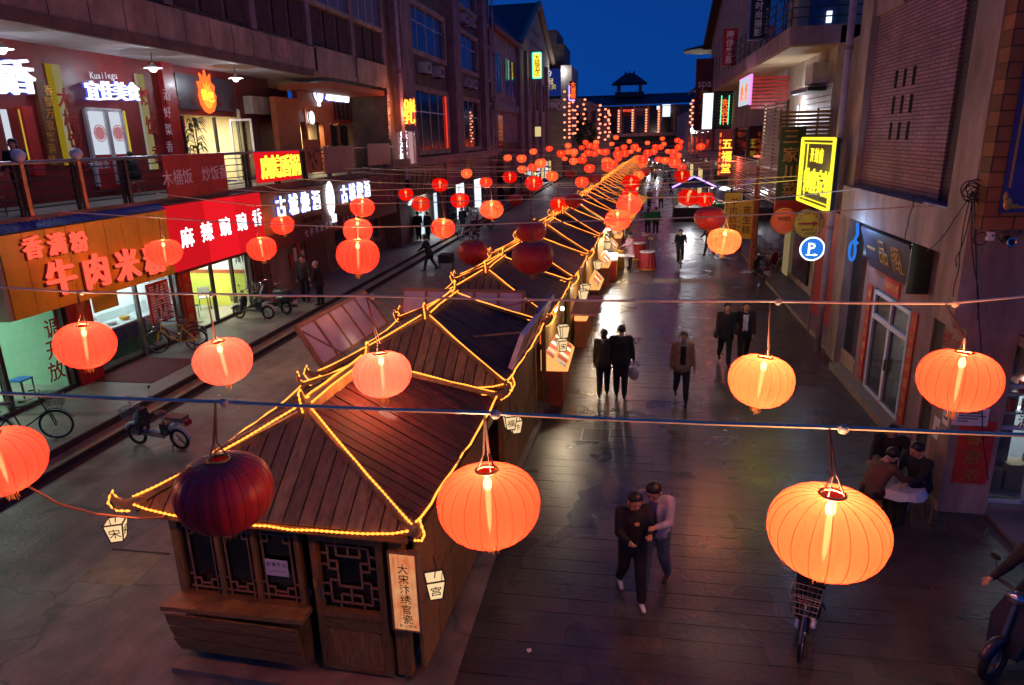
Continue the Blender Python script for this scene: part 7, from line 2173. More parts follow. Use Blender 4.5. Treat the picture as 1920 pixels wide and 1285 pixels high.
def person(label, loc, rz=0.0, top='black', bottom='black', shoe='shoe', inner=None, hair='short', h=1.70, legs=((.28, .1), (-.22, .35)), arms=((-.25, .25, .10), (.28, .35, .10)), lean=.04, head=0.0, hipz=None, bulk=1.10, coat=0.0, vox=.022, group=None, turn=0.0, hairm=None, skirt=False):
    S = h / 1.70
    caps = []          # p0, r0, p1, r1, tag   (tag 0 skin, 1 top, 2 bottom, 3 shoe)
    add = lambda p0, r0, p1, r1, t: caps.append((Vector(p0), r0, Vector(p1), r1, t))
    foot = []
    legj = []
    for s, (a, k) in zip((-1, 1), legs):
        hip = Vector((s * .092, 0, 0))
        knee = hip + rotx(Vector((0, 0, -.43)), a)
        ank = knee + rotx(Vector((0, 0, -.42)), a - k)
        toe = ank + rotx(Vector((0, .15, -.055)), (a - k) * .5 if abs(a - k) > .3 else 0)
        heel = ank + rotx(Vector((0, -.05, -.05)), (a - k) * .5 if abs(a - k) > .3 else 0)
        legj.append((hip, knee, ank, toe, heel))
        foot.append(min(toe.z, heel.z) - .035)
    hz = -min(foot) if hipz is None else hipz / S
    O = Vector((0, 0, hz))
    for (hip, knee, ank, toe, heel) in legj:
        add(O + hip, .100 * bulk, O + knee, .074 * bulk, 2)
        add(O + knee, .074 * bulk, O + ank + Vector((0, 0, .02)), .062, 2)
        add(O + heel, .040, O + toe, .034, 3)
    # trunk along a leaning spine
    sp = lambda d: O + rotx(Vector((0, 0, d)), -lean)
    add(sp(-.02), .135 * bulk, sp(.14), .125 * bulk, 2 if not coat else 1)
    add(sp(.10), .135 * bulk, sp(.36), .145 * bulk, 1)
    for s in (-1, 1):
        add(sp(.10) + Vector((s * .055, 0, 0)), .115 * bulk, sp(.40) + Vector((s * .085, 0, 0)), .105 * bulk, 1)
        add(sp(.42) + Vector((s * .06, 0, 0)), .095, sp(.475) + Vector((s * .165, 0, 0)), .070 * bulk, 1)
    if coat:
        for s in (-1, 1): add(sp(.10) + Vector((s * .04, 0, 0)), .135 * bulk, sp(-coat) + Vector((s * .05, 0, 0)), .15 * bulk, 1)
    else:
        for s in (-1, 1): add(sp(.08) + Vector((s * .05, 0, 0)), .12 * bulk, sp(.0) + Vector((s * .055, 0, 0)), .122 * bulk, 1)
    nk = sp(.50)
    add(sp(.44), .065, nk + Vector((0, .01, .06)), .052, 0)
    hd = nk + rotx(Vector((0, .018, .155)), -lean * .5 - head)
    up = rotx(Vector((0, 0, 1)), -head)
    fw = rotx(Vector((0, 1, 0)), -head)
    add(hd - up * .045 + fw * .02, .070, hd + up * .035 - fw * .012, .092, 0)
    add(hd - up * .03 + fw * .03, .060, hd + up * .02 + fw * .02, .072, 0)
    hands = []
    for s, (a, e, o) in zip((-1, 1), arms):
        sh = sp(.475) + Vector((s * .175 * (bulk * .5 + .5), 0, 0))
        d1 = rotx(Vector((s * math.sin(o), 0, -math.cos(o))) * .285, a)
        el = sh + d1
        inw = 0.0 if e < 1.0 else -s * .42
        d2 = rotx(Vector((s * math.sin(o) * .6 + inw, 0, -math.cos(o))).normalized() * .25, a + e)
        wr = el + d2
        add(sh, .066 * bulk, el, .052 * bulk, 1)
        add(el, .054 * bulk, wr, .042, 1)
        pal = wr + d2.normalized() * .085
        add(wr + d2.normalized() * .02, .030, pal, .030, 0)
        hands.append((wr, pal, d2.normalized(), s))
    mb = MB()
    for (p0, r0, p1, r1, t) in caps:
        d = p1 - p0
        L = max(d.length, 1e-4); d = d / L
        ts = (-1, -.7, -.3, 0)
        pts, rr = [], []
        for q in ts: pts.append(p0 + d * (q * r0)); rr.append(max(.004, r0 * math.sqrt(max(0, 1 - q * q))))
        for q in (0, .3, .7, 1): pts.append(p1 + d * (q * r1)); rr.append(max(.004, r1 * math.sqrt(max(0, 1 - q * q))))
        mb.tube(pts, rr, 12)
    me0 = mb.mesh('person_raw')
    ob = bpy.data.objects.new('person_tmp', me0)
    _TMP.collection.objects.link(ob)
    md = ob.modifiers.new('r', 'REMESH'); md.mode = 'VOXEL'; md.voxel_size = vox; md.use_smooth_shade = True
    sm = ob.modifiers.new('s', 'SMOOTH'); sm.factor = .5; sm.iterations = 3
    vl = _TMP.view_layers[0]; vl.update()
    me = bpy.data.meshes.new_from_object(ob.evaluated_get(vl.depsgraph))
    bpy.data.objects.remove(ob); bpy.data.meshes.remove(me0)
    n = len(me.vertices)
    co = np.empty(n * 3); me.vertices.foreach_get('co', co); co = co.reshape(-1, 3)
    best = np.full(n, 1e9); tg = np.zeros(n, dtype=np.int32)
    for (p0, r0, p1, r1, t) in caps:
        a = np.array(p0); b = np.array(p1); ab = b - a
        u = np.clip(((co - a) @ ab) / max(1e-9, ab @ ab), 0, 1)
        dd = np.linalg.norm(co - (a + u[:, None] * ab), axis=1) - (r0 + (r1 - r0) * u) - (.006 if t == 1 else 0)
        m_ = dd < best
        best[m_] = dd[m_]; tg[m_] = t
    if inner:
        spn = np.array(sp(.25)); f_ = (np.abs(co[:, 0]) < .062) & (co[:, 1] > spn[1] + .05) & (tg == 1) & (co[:, 2] > hz + .02) & (co[:, 2] < hz + .46)
        tg[f_] = 4
    npoly = len(me.polygons)
    lt = np.empty(npoly, dtype=np.int32); me.polygons.foreach_get('loop_start', lt)
    lv = np.empty(len(me.loops), dtype=np.int32); me.loops.foreach_get('vertex_index', lv)
    me.polygons.foreach_set('material_index', tg[lv[lt]])
    me.polygons.foreach_set('use_smooth', [True] * npoly)
    for m_ in (SKIN, CL[top], CL[bottom], CL[shoe], CL[inner] if inner else CL[top]): me.materials.append(m_)
    me.update()
    o = bpy.data.objects.new('person', me); COL.objects.link(o)
    o.location = loc; o.rotation_euler = (0, 0, rz); o.scale = (S, S, S)
    tag(o, label, 'person', group)
    # hair cap, longer at the back when asked
    hb = MB()
    hb.ball(hd + up * .046 - fw * .030, .100, .104, .092, 14, 10)
    if hair == 'long':
        hb.tube([hd + up * .02 - fw * .06, hd - up * .10 - fw * .07, hd - up * .22 - fw * .075], [.088, .085, .05], 10)
    elif hair == 'mid':
        hb.tube([hd + up * .02 - fw * .05, hd - up * .11 - fw * .055], [.092, .075], 10)
    hb.build('hair', hairm or HAIR, o, world=False, smooth=True)
    fb = MB()
    fb.obox(hd - up * .012 + fw * .100, Vector((.011, 0, 0)), fw * .014, up * .020)
    for s in (-1, 1):
        fb.ball(hd - up * .015 + Vector((s * .094, 0, 0)) - fw * .005, .014, .022, .032, 8, 6)
    # fingers: four unequal, bent, and a thumb from the side of the palm
    for (wr, pal, d, s) in hands:
        sd = d.cross(Vector((0, 0, 1))) if abs(d.z) < .9 else Vector((0, 1, 0))
        sd = sd - d * sd.dot(d); sd.normalize()
        nrm = d.cross(sd)
        if nrm.x * s > 0: nrm = -nrm
        for i, ln in enumerate((.065, .075, .07, .055)):
            b0 = pal + sd * (.024 - i * .016)
            fb.tube([b0, b0 + d * ln * .55 + nrm * .006, b0 + d * ln * .9 + nrm * .024], [.0095, .009, .007], 5)
        b0 = wr + d * .04 + sd * .024
        fb.tube([b0, b0 + sd * .022 + d * .03, b0 + sd * .024 + d * .06 + nrm * .01], [.011, .010, .008], 5)
    fb.build('face_and_fingers', SKIN, o, world=False, smooth=True)
    eb = MB()
    for s in (-1, 1): eb.ball(hd + up * .012 + fw * .086 + Vector((s * .034, 0, 0)), .013, .008, .007, 6, 4)
    eb.build('eyes', HAIR, o, world=False)
    MB().obox(hd - up * .055 + fw * .089, Vector((.022, 0, 0)), fw * .004, up * .006).build('mouth', LIPS, o, world=False)
    return o, hands


WALK = ((.30, .08), (-.26, .30))
STAND = ((.05, .03), (-.04, .03))
SIT = ((1.45, 1.45), (1.35, 1.40))
PI = math.pi
person('person in a black jacket and white shoes looking down at a phone in the foreground', (0.100,8.077,0.000), PI + .25, 'black', 'black', 'shoew', None, 'mid', 1.66, ((.25, .05), (-.15, .45)), ((.35, 1.5, .12), (.25, 1.3, .12)), .06, .35, vox=.016)
person('person in a pale lavender jacket leaning toward a phone in the foreground', (0.411,8.328,0.000), PI - .35, 'lavender', 'jeans', 'shoe', 'blue', 'mid', 1.74, ((-.15, .35), (.20, .05)), ((.45, 1.35, .12), (.35, 1.5, .12)), .12, .6, vox=.016)
p1, h1 = person('person in an olive jacket seen from behind beside the black coat', (-0.600,15.699,0.000), .05, 'olive', 'black', 'shoe', None, 'mid', 1.66, ((-.18, .25), (.18, .05)), ((-.1, .2, .10), (.1, .2, .08)), coat=.02)
p2, h2 = person('person in a black coat seen from behind carrying a plastic bag', (-0.191,15.669,0.000), .0, 'black', 'black', 'shoe', None, 'short', 1.76, ((.10, .03), (-.10, .15)), ((.0, .15, .06), (.05, .12, .22)), coat=.08, bulk=1.16)
person('man in an open beige jacket over black walking toward the camera', (1.211,15.535,0.000), PI + .05, 'beige', 'charcoal', 'shoe', 'black', 'short', 1.70, ((.26, .05), (-.24, .40)), ((.15, .2, .16), (-.2, .2, .14)), coat=.04, bulk=1.14)
p3, h3 = person('woman in a black coat with a handbag walking toward the camera', (2.524,18.371,0.000), PI, 'black', 'black', 'shoe', None, 'long', 1.72, ((.22, .03), (-.25, .45)), ((.1, .5, .1), (.0, .3, .10)), coat=.12)
person('woman in a black jacket over a white top next to the handbag carrier', (3.029,18.510,0.000), PI - .05, 'black', 'black', 'shoe', 'white', 'mid', 1.72, ((-.2, .35), (.24, .05)), ((.1, .2, .1), (-.35, .2, .25)), bulk=1.08)
# what they carry
hw = Vector(p2.location) + Vector((h2[1][1].x, h2[1][1].y, h2[1][1].z)) * 1.03
t = thing('plastic_bag', 'white plastic bag hanging from the hand of the person in the black coat', 'bag', (hw.x, hw.y, hw.z - .42))
MB().ball((0, 0, .16), .13, .09, .17, 12, 8).build('sack', mat('bag_white', (.55, .45, .48), .4, var=.15), t, world=False, smooth=True)
MB().tube([(-.05, 0, .30), (0, 0, .42), (.05, 0, .30)], .01, 5).build('handle', M['white_paint'], t, world=False)
t = thing('handbag', 'black shoulder bag at the side of the woman in the black coat', 'bag', Vector(p3.location) + Vector((-.26, -.05, .78)))
MB().ball((0, 0, .1), .07, .15, .12, 10, 8).build('bag_body', M['black'], t, world=False, smooth=True)
MB().tube([(0, -.1, .18), (.08, 0, .62), (0, .1, .18)], .01, 5).build('strap', M['black'], t, world=False)
t = thing('phone', 'small lit phone held by the two people in the foreground', 'phone', Vector((0.221,8.173,0.000)) + Vector((.10, -.22, 1.12)))
MB().box(-.035, .035, -.01, .0, 0, .13).build('casing', M['black'], t, world=False)
MB().box(-.03, .03, .0, .003, .01, .12).build('screen', M['g_blue'], t, world=False)
# further away
person('person in a green jacket, left one of a walking pair', (0.946,44.414,0.000), .05, 'green', 'black', 'shoew', None, 'long', 1.66, WALK, vox=.03)
person('person in a green jacket, right one of a walking pair', (1.435,44.158,0.000), -.05, 'green', 'black', 'shoew', None, 'short', 1.74, ((-.25, .3), (.25, .05)), vox=.03)
person('person in a beige coat walking away beyond the green pair', (2.333,60.425,0.000), .1, 'beige', 'black', 'shoe', None, 'short', 1.72, WALK, vox=.035)
person('person in a brown coat left of the beige walker beyond the green pair', (1.358,60.512,0.000), PI, 'brown', 'black', 'shoe', None, 'long', 1.64, STAND, vox=.035, coat=.1)
person('person in a grey jacket half hidden by the orange flag', (0.708,57.957,0.000), PI, 'grey', 'black', 'shoe', None, 'short', 1.7, STAND, vox=.035)
person('person in a pale beige coat walking right of the centre beyond the cyclist', (3.293,56.153,0.000), PI, 'beige', 'brown', 'shoe', None, 'mid', 1.66, WALK, vox=.035, coat=.15)
random.seed(41)
for (px, lab, c) in ((((3.865,74.672,0.000)), 'dark figure left of the far stall', 'black'), (((4.669,77.374,0.000)), 'dark blue figure before the far stall', 'navy'), (((3.655,85.652,0.000)), 'charcoal figure in the far crowd by the kiosk row', 'charcoal'), (((2.695,91.590,0.000)), 'brown figure in the far crowd by the kiosk row', 'brown'), (((6.456,85.095,0.000)), 'dark red figure in the far crowd at right', 'red'), (((6.891,80.024,0.000)), 'black figure in the far crowd at right', 'black')):
    person(lab, px, random.uniform(0, 6), c, 'black', 'shoe', None, 'short', random.uniform(1.6, 1.76), WALK, vox=.045)
person('snack seller in a pale pink overall at the white folding table', (-0.074,32.685,0.000), PI / 2 + .6, 'pink', 'charcoal', 'shoe', None, 'short', 1.64, STAND, ((.5, .7, .1), (.4, .8, .1)), coat=.25, vox=.028)
person('snack seller in a brown jacket behind the lit stall counter', (-1.001,31.972,0.000), PI / 2, 'brown', 'black', 'shoe', None, 'short', 1.72, STAND, ((.6, .6, .1), (.5, .7, .1)), lean=.2, vox=.028)
t = thing('cap', 'dark cap worn by the pink snack seller', 'cap', Vector((-0.074,32.685,0.000)) + Vector((-.02, 0, 1.585)))
MB().lathe([(.115, 0), (.12, .06), (.08, .10), (.01, .11)], 14).build('crown', M['black'], t, world=False)
MB().box(-.2, -.08, -.07, .07, 0, .015).build('peak', M['black'], t, world=False)
# left pavement
person('person in a dark jacket standing on the left pavement under the lantern trio', (-12.075,23.680,0.300), PI + .3, 'charcoal', 'black', 'shoe', None, 'short', 1.76, ((.12, .02), (-.08, .05)), ((.2, .5, .12), (.0, .3, .12)))
person('grey-haired person in a dark coat beside the standing one on the left pavement', (-11.278,23.209,0.300), PI / 2, 'black', 'black', 'shoe', None, 'short', 1.62, STAND, ((.1, .3, .1), (.1, .3, .1)), .12, coat=.15, hairm=HAIRG)
person('dark silhouette at the bright shop door, left of two', (-12.553,39.625,0.300), .2, 'black', 'black', 'shoe', None, 'short', 1.72, STAND, vox=.035)
person('dark silhouette at the bright shop door, right of two', (-12.121,40.068,0.300), -.3, 'charcoal', 'black', 'shoe', None, 'short', 1.68, STAND, vox=.035)
person('dark figure leaning over a pushcart beside the kerb', (-9.596,31.680,0.000), PI / 2, 'black', 'charcoal', 'shoe', None, 'short', 1.74, WALK, ((.5, .4, .1), (.5, .4, .1)), .25, coat=.2, vox=.03)
person('dark figure walking away behind the left lanterns', (-11.356,45.722,0.000), .1, 'black', 'black', 'shoe', None, 'short', 1.7, WALK, vox=.04)
# gallery guests
person('dark guest with cap-like hair sitting at the left end of the gallery', (-14.2, 13.6, 4.62), 1.9, 'charcoal', 'black', 'shoe', None, 'short', 1.7, SIT, ((.5, .9, .1), (.5, .9, .1)), .1, vox=.03)
person('dark guest standing at the gallery rail beside the seated one', (-13.9, 14.1, 4.62), PI + .4, 'black', 'black', 'shoe', None, 'mid', 1.66, STAND, ((.3, .6, .1), (.3, .6, .1)), .05, vox=.03)
person('guest behind the sliding window of the gallery restaurant', (-15.4, 19.9, 4.62), PI / 2, 'black', 'black', 'shoe', None, 'short', 1.62, SIT, ((.5, .9, .1), (.5, .9, .1)), .2, vox=.035)
w_ = (-15.000,32.672,6.385)
person('guest in a white top sitting in the pizza shop window', (-14.7, w_[1] + .2, 4.62), .4, 'white', 'black', 'shoe', None, 'short', 1.62, SIT, ((.7, .9, .1), (.7, .9, .1)), .2, .3, vox=.035)
person('guest in a black suit sitting in the pizza shop window', (-14.6, w_[1] + 1.5, 4.62), PI + .3, 'black', 'black', 'shoe', None, 'short', 1.72, SIT, ((.5, .8, .1), (.5, .8, .1)), .1, .2, vox=.035)


def stool(lab, loc, hh=.42):
    t = thing('stool', lab, 'stool', loc)
    MB().box(-.17, .17, -.17, .17, hh - .04, hh).build('seat', M['wood'], t, world=False)
    for sx in (-1, 1):
        for sy in (-1, 1): MB().cyl((sx * .14, sy * .14, 0), (sx * .14, sy * .14, hh - .04), .016, n=6).build('leg', M['wood'], t, world=False)


for (lab, loc) in (('stool under the guest at the left end of the gallery', (-14.2, 13.55, 4.63)), ('stool under the guest behind the sliding window', (-15.4, 19.9, 4.63)), ('stool under the white-topped pizza shop guest', (-14.7, w_[1] + .2, 4.63)), ('stool under the black-suited pizza shop guest', (-14.6, w_[1] + 1.5, 4.63))): stool(lab, loc)
# card players by the pillar
person('man with short hair sitting at the cloth-covered table by the pillar', Vector((4.577,10.699,1.150)) * Vector((1, 1, 0)), PI / 2 + .5, 'black', 'black', 'shoe', None, 'short', 1.72, SIT, ((.7, .8, .1), (.6, .9, .1)), .25, .3, vox=.02)
person('person in black reaching across the table by the teahouse wall', Vector((4.388,11.606,1.150)) * Vector((1, 1, 0)), PI - .3, 'black', 'charcoal', 'shoe', None, 'short', 1.72, SIT, ((1.0, .3, .5), (.8, .5, .2)), .35, .4, vox=.022)
person('person in a brown jacket bent over at the left of the table', Vector((3.769,10.473,1.050)) * Vector((1, 1, 0)), -1.2, 'brown', 'black', 'shoe', None, 'short', 1.66, SIT, ((.8, .6, .1), (.8, .6, .1)), .45, .5, vox=.022)
for (lab, loc) in (('stool under the short-haired man by the pillar', Vector((4.601,10.702,1.150)) * Vector((1, 1, 0))), ('stool under the reaching player by the teahouse wall', Vector((4.396,11.629,1.150)) * Vector((1, 1, 0))), ('stool under the bent player in brown', Vector((3.753,10.471,1.050)) * Vector((1, 1, 0)))): stool(lab, loc)
tb = thing('folding_table', 'small table with a white cloth and folding legs beside the pillar', 'table', Vector((4.236,10.626,0.660)) * Vector((1, 1, 0)))
mb = MB()
random.seed(3)
n = 20
ring = [(.36 * math.cos(2 * math.pi * i / n), .36 * math.sin(2 * math.pi * i / n)) for i in range(n)]
vs = [(0, 0, .66)] + [(x, y, .66) for x, y in ring] + [(x * 1.16, y * 1.16, .66 - .10 - .05 * random.random()) for x, y in ring]
mb.add(vs, [(0, 1 + i, 1 + (i + 1) % n) for i in range(n)] + [(1 + i, 1 + n + i, 1 + n + (i + 1) % n, 1 + (i + 1) % n) for i in range(n)])
mb.build('table_cloth', M['white_cloth'], tb, world=False)
for a_ in (0.4, 1.97):
    d = Vector((math.cos(a_), math.sin(a_), 0)) * .34
    MB().tube([d, Vector((-d.x, -d.y, .63))], .015, 6).build('folding_leg', M['steel_dark'], tb, world=False)
    MB().tube([-d, Vector((d.x, d.y, .63))], .015, 6).build('folding_leg', M['steel_dark'], tb, world=False)
t = thing('bottle', 'slim pale bottle with a straw on the cloth-covered table', 'bottle', Vector((4.184,10.610,0.665)))
MB().lathe([(.03, 0), (.032, .12), (.012, .18), (.012, .24)], 10).build('body', M['glass'], t, world=False)
MB().cyl((0, 0, .1), (-.01, 0, .42), .006, n=5).build('straw', M['white_paint'], t, world=False)
for (lab, loc, m) in (('crumpled food packet on the cloth-covered table', (4.309,10.616,0.670), 'brown_board'),):
    MB().ball((loc[0], loc[1], loc[2] + .02), .07, .05, .025, 8, 6).build('food_packet', M[m], label=lab, cat='packet')
# ------------------------------------------------------------------ bicycles, mopeds and scooters
def wheel(parent, y, r, tm='rubber', spokes=12, w=.02, name='wheel', x=0.0):
    o = MB().torus((0, 0, 0), r - w, w, 'x', 28, 7).build(name, M[tm], parent, world=False, smooth=True)
    o.location = (x, y, r)
    MB().torus((0, 0, 0), r - w * 2.1, .008, 'x', 24, 5).cyl((-.04, 0, 0), (.04, 0, 0), .022, n=8).build('rim', M['tyre_rim'], o, world=False)
    mb = MB()
    for i in range(spokes):
        a = 2 * math.pi * i / spokes
        mb.tube([(.02 if i % 2 else -.02, .02 * math.cos(a + .3), .02 * math.sin(a + .3)), (0, (r - w * 2) * math.cos(a), (r - w * 2) * math.sin(a))], .0025, 3)
    mb.build('spokes', M['tyre_rim'], o, world=False)
    return o


def bicycle(label, loc, rz, m='bike_black', basket=True, lean=.0, group='parked bicycles'):
    t = thing('bicycle', label, 'bicycle', loc, rz, group)
    t.rotation_euler = (0, lean, rz)
    r = .32
    wheel(t, .53, r); wheel(t, -.53, r)
    f = MB()
    bb, st, hd0, hd1 = (0, -.08, .30), (0, -.20, .78), (0, .36, .80), (0, .42, .62)
    for a, b in ((bb, st), (st, hd0), (bb, hd1), ((.04, -.53, r), bb), ((-.04, -.53, r), bb), ((.04, -.53, r), (0, -.18, .70)), ((-.04, -.53, r), (0, -.18, .70))): f.tube([a, b], .017, 6)
    f.build('frame', M[m], t, world=False)
    MB().tube([(.045, .53, r), (.045, .46, .62), (0, .42, .64)], .013, 6).tube([(-.045, .53, r), (-.045, .46, .62), (0, .42, .64)], .013, 6).tube([hd1, (0, .33, .98)], .016, 6).build('fork', M[m], t, world=False)
    MB().tube([(-.30, .18, 1.00), (-.24, .30, 1.02), (0, .34, .98), (.24, .30, 1.02), (.30, .18, 1.00)], .012, 6).build('handlebar', M['chrome'], t, world=False)
    for s in (-1, 1): MB().tube([(s * .30, .20, 1.0), (s * .30, .08, .995)], .017, 6).build('grip', M['rubber'], t, world=False)
    MB().ball((0, -.26, .90), .085, .14, .035, 10, 6).build('saddle', M['seat_brown'], t, world=False, smooth=True)
    MB().tube([st, (0, -.23, .88)], .014, 6).build('seat_post', M['chrome'], t, world=False)
    MB().torus((.045, -.08, .30), .09, .008, 'x', 18, 5).build('chainring', M['chrome'], t, world=False)
    MB().tube([(.06, -.08, .30), (.06, .08, .26), (.12, .08, .26)], .011, 5).tube([(-.06, -.08, .30), (-.06, -.24, .34), (-.12, -.24, .34)], .011, 5).build('pedal_crank', M['steel_dark'], t, world=False)
    for (y, a0, a1) in ((.53, .3, 2.6), (-.53, .3, 2.9)): MB().torus((0, y, r), r + .025, .012, 'x', 14, 5, a0, a1).build('mudguard', M['steel'], t, world=False)
    MB().box(-.07, .07, -.78, -.38, .70, .72).build('rack', M['steel_dark'], t, world=False)
    if basket:
        b = MB()
        for k in range(4):
            z = .72 + k * .075; s = .13 + k * .012
            for p, q in (((-s, .48 - .0, z), (s, .48, z)), ((s, .48, z), (s, .74, z)), ((s, .74, z), (-s, .74, z)), ((-s, .74, z), (-s, .48, z))): b.tube([p, q], .006, 4)
        for i in range(7):
            u = -1 + 2 * i / 6
            b.tube([(.13 * u, .48, .72), (.166 * u, .48, .95)], .005, 4); b.tube([(.13 * u, .74, .72), (.166 * u, .74, .95)], .005, 4)
            b.tube([(-.13, .61 + .13 * u, .72), (-.166, .61 + .13 * u, .95)], .005, 4); b.tube([(.13, .61 + .13 * u, .72), (.166, .61 + .13 * u, .95)], .005, 4)
        b.build('basket', M['steel'], t, world=False)
    MB().tube([(-.03, -.45, .3), (-.16, -.50, .01)], .012, 5).build('kickstand', M['steel_dark'], t, world=False)
    return t


def moped(label, loc, rz, m_body='scoot_body', m_trim='scoot_white', basket=True, lean=.0, group='parked mopeds'):
    t = thing('electric_moped', label, 'moped', loc, rz, group)
    t.rotation_euler = (0, lean, rz)
    r = .24
    wheel(t, .56, r, w=.035, spokes=10); wheel(t, -.52, r, w=.035, spokes=10)
    MB().torus((0, .56, r), r + .03, .045, 'x', 10, 6, .4, 2.6).build('front_fender', M[m_trim], t, world=False, smooth=True)
    MB().torus((0, -.52, r), r + .035, .04, 'x', 10, 6, .6, 3.0).build('rear_fender', M[m_trim], t, world=False, smooth=True)
    MB().prism([(-.13, .42, .30), (.13, .42, .30), (.17, .36, .62), (.10, .33, .86), (-.10, .33, .86), (-.17, .36, .62)], (0, -.07, -.01)).build('leg_shield', M[m_body], t, world=False)
    MB().ball((0, .44, .66), .11, .06, .10, 12, 8).build('headlamp_cowl', M[m_trim], t, world=False, smooth=True)
    MB().ball((0, .49, .67), .055, .03, .055, 10, 6).build('headlamp', M['chrome'], t, world=False, smooth=True)
    MB().tube([(.04, .56, r), (.04, .46, .5), (0, .38, .6)], .018, 6).tube([(-.04, .56, r), (-.04, .46, .5), (0, .38, .6)], .018, 6).tube([(0, .38, .6), (0, .30, 1.0)], .022, 6).build('fork', M['steel'], t, world=False)
    MB().tube([(-.32, .20, 1.02), (-.2, .27, 1.03), (0, .29, 1.0), (.2, .27, 1.03), (.32, .20, 1.02)], .014, 6).build('handlebar', M['chrome'], t, world=False)
    for s in (-1, 1):
        MB().tube([(s * .32, .21, 1.02), (s * .33, .10, 1.01)], .02, 6).build('grip', M['rubber'], t, world=False)
        MB().tube([(s * .22, .26, 1.03), (s * .27, .27, 1.20)], .006, 4).ball((s * .28, .26, 1.23), .045, .012, .03, 8, 6).build('mirror', M['black'], t, world=False)
    MB().prism([(-.10, .36, .30), (.10, .36, .30), (.11, -.22, .27), (-.11, -.22, .27)], (0, 0, .05)).build('footboard', M['steel'], t, world=False)
    MB().tube([(0, .36, .33), (0, -.1, .36), (0, -.30, .46), (0, -.55, .62), (0, -.78, .64)], [.035, .045, .06, .05, .03], 8).build('frame', M[m_trim], t, world=False, smooth=True)
    MB().box(-.08, .08, -.34, -.14, .34, .58).build('battery_box', M[m_body], t, world=False)
    MB().ball((0, -.18, .80), .10, .15, .05, 12, 8).build('saddle', M['seat_brown'], t, world=False, smooth=True)
    MB().tube([(0, -.2, .55), (0, -.19, .78)], .02, 6).build('seat_post', M['chrome'], t, world=False)
    MB().box(-.11, .11, -.78, -.36, .70, .78).build('rear_seat', M['seat_brown'], t, world=False)
    MB().tube([(.09, -.35, .68), (.09, -.80, .69)], .014, 5).tube([(-.09, -.35, .68), (-.09, -.80, .69)], .014, 5).build('rack', M['chrome'], t, world=False)
    MB().box(-.07, .07, -.86, -.80, .60, .70).build('tail_lamp', M['scoot_red'], t, world=False)
    MB().torus((.07, -.05, .27), .07, .012, 'x', 16, 5).tube([(.08, -.05, .27), (.10, .08, .22), (.16, .08, .22)], .012, 5).build('pedal_crank', M['chrome'], t, world=False)
    MB().tube([(-.05, -.40, .3), (-.18, -.46, .01)], .014, 5).tube([(.05, -.40, .3), (.18, -.46, .01)], .014, 5).build('kickstand', M['steel_dark'], t, world=False)
    if basket:
        b = MB()
        for k in range(5):
            z = .62 + k * .06; s = .12 + k * .01
            for p, q in (((-s, .50, z), (s, .50, z)), ((s, .50, z), (s, .74, z)), ((s, .74, z), (-s, .74, z)), ((-s, .74, z), (-s, .50, z))): b.tube([p, q], .006, 4)
        for i in range(7):
            u = -1 + 2 * i / 6
            b.tube([(.12 * u, .50, .62), (.16 * u, .50, .86)], .005, 4); b.tube([(.12 * u, .74, .62), (.16 * u, .74, .86)], .005, 4)
            b.tube([(-.12, .62 + .12 * u, .62), (-.16, .62 + .12 * u, .86)], .005, 4); b.tube([(.12, .62 + .12 * u, .62), (.16, .62 + .12 * u, .86)], .005, 4)
        b.build('basket', M['steel'], t, world=False)
    return t


def scooter(label, loc, rz, m='scoot_body', lean=.08, group='parked mopeds'):
    t = thing('motor_scooter', label, 'scooter', loc, rz, group)
    t.rotation_euler = (0, lean, rz)
    r = .25
    wheel(t, .60, r, w=.05, spokes=6); wheel(t, -.55, r, w=.055, spokes=6)
    MB().tube([(0, -.95, .66), (0, -.80, .62), (0, -.45, .58), (0, -.15, .48), (0, -.05, .36)], [.06, .15, .17, .15, .10], 12).build('rear_body', M[m], t, world=False, smooth=True)
    MB().tube([(0, -.80, .76), (0, -.55, .80), (0, -.15, .76), (0, -.02, .72)], [.08, .13, .13, .06], 10).build('seat', M['black'], t, world=False, smooth=True)
    MB().prism([(-.16, .50, .34), (.16, .50, .34), (.21, .42, .70), (.12, .36, .98), (-.12, .36, .98), (-.21, .42, .70)], (0, -.09, -.01)).build('leg_shield', M[m], t, world=False)
    MB().prism([(-.16, .46, .30), (.16, .46, .30), (.16, -.15, .28), (-.16, -.15, .28)], (0, 0, .06)).build('footboard', M['black'], t, world=False)
    MB().torus((0, .60, r), r + .03, .06, 'x', 10, 6, .5, 2.6).build('front_fender', M[m], t, world=False, smooth=True)
    MB().tube([(0, .60, r), (0, .46, .7), (0, .36, 1.05)], .03, 8).build('fork', M['steel'], t, world=False)
    MB().tube([(-.34, .26, 1.06), (-.2, .33, 1.08), (0, .35, 1.06), (.2, .33, 1.08), (.34, .26, 1.06)], .022, 6).build('handlebar', M['black'], t, world=False)
    MB().ball((0, .42, 1.02), .10, .07, .07, 10, 8).build('headlamp', M['chrome'], t, world=False, smooth=True)
    for s in (-1, 1): MB().tube([(s * .24, .32, 1.08), (s * .32, .30, 1.28)], .007, 4).ball((s * .33, .29, 1.31), .06, .015, .04, 8, 6).build('mirror', M['black'], t, world=False)
    MB().box(-.12, .12, -.99, -.95, .60, .70).build('tail_lamp', M['scoot_red'], t, world=False)
    MB().box(-.10, .10, -.97, -.955, .42, .55).build('number_plate', M['scoot_white'], t, world=False)
    MB().tube([(.12, -.1, .22), (.15, -.5, .25), (.15, -.9, .32)], [.03, .05, .05], 8).build('exhaust', M['chrome'], t, world=False)
    return t


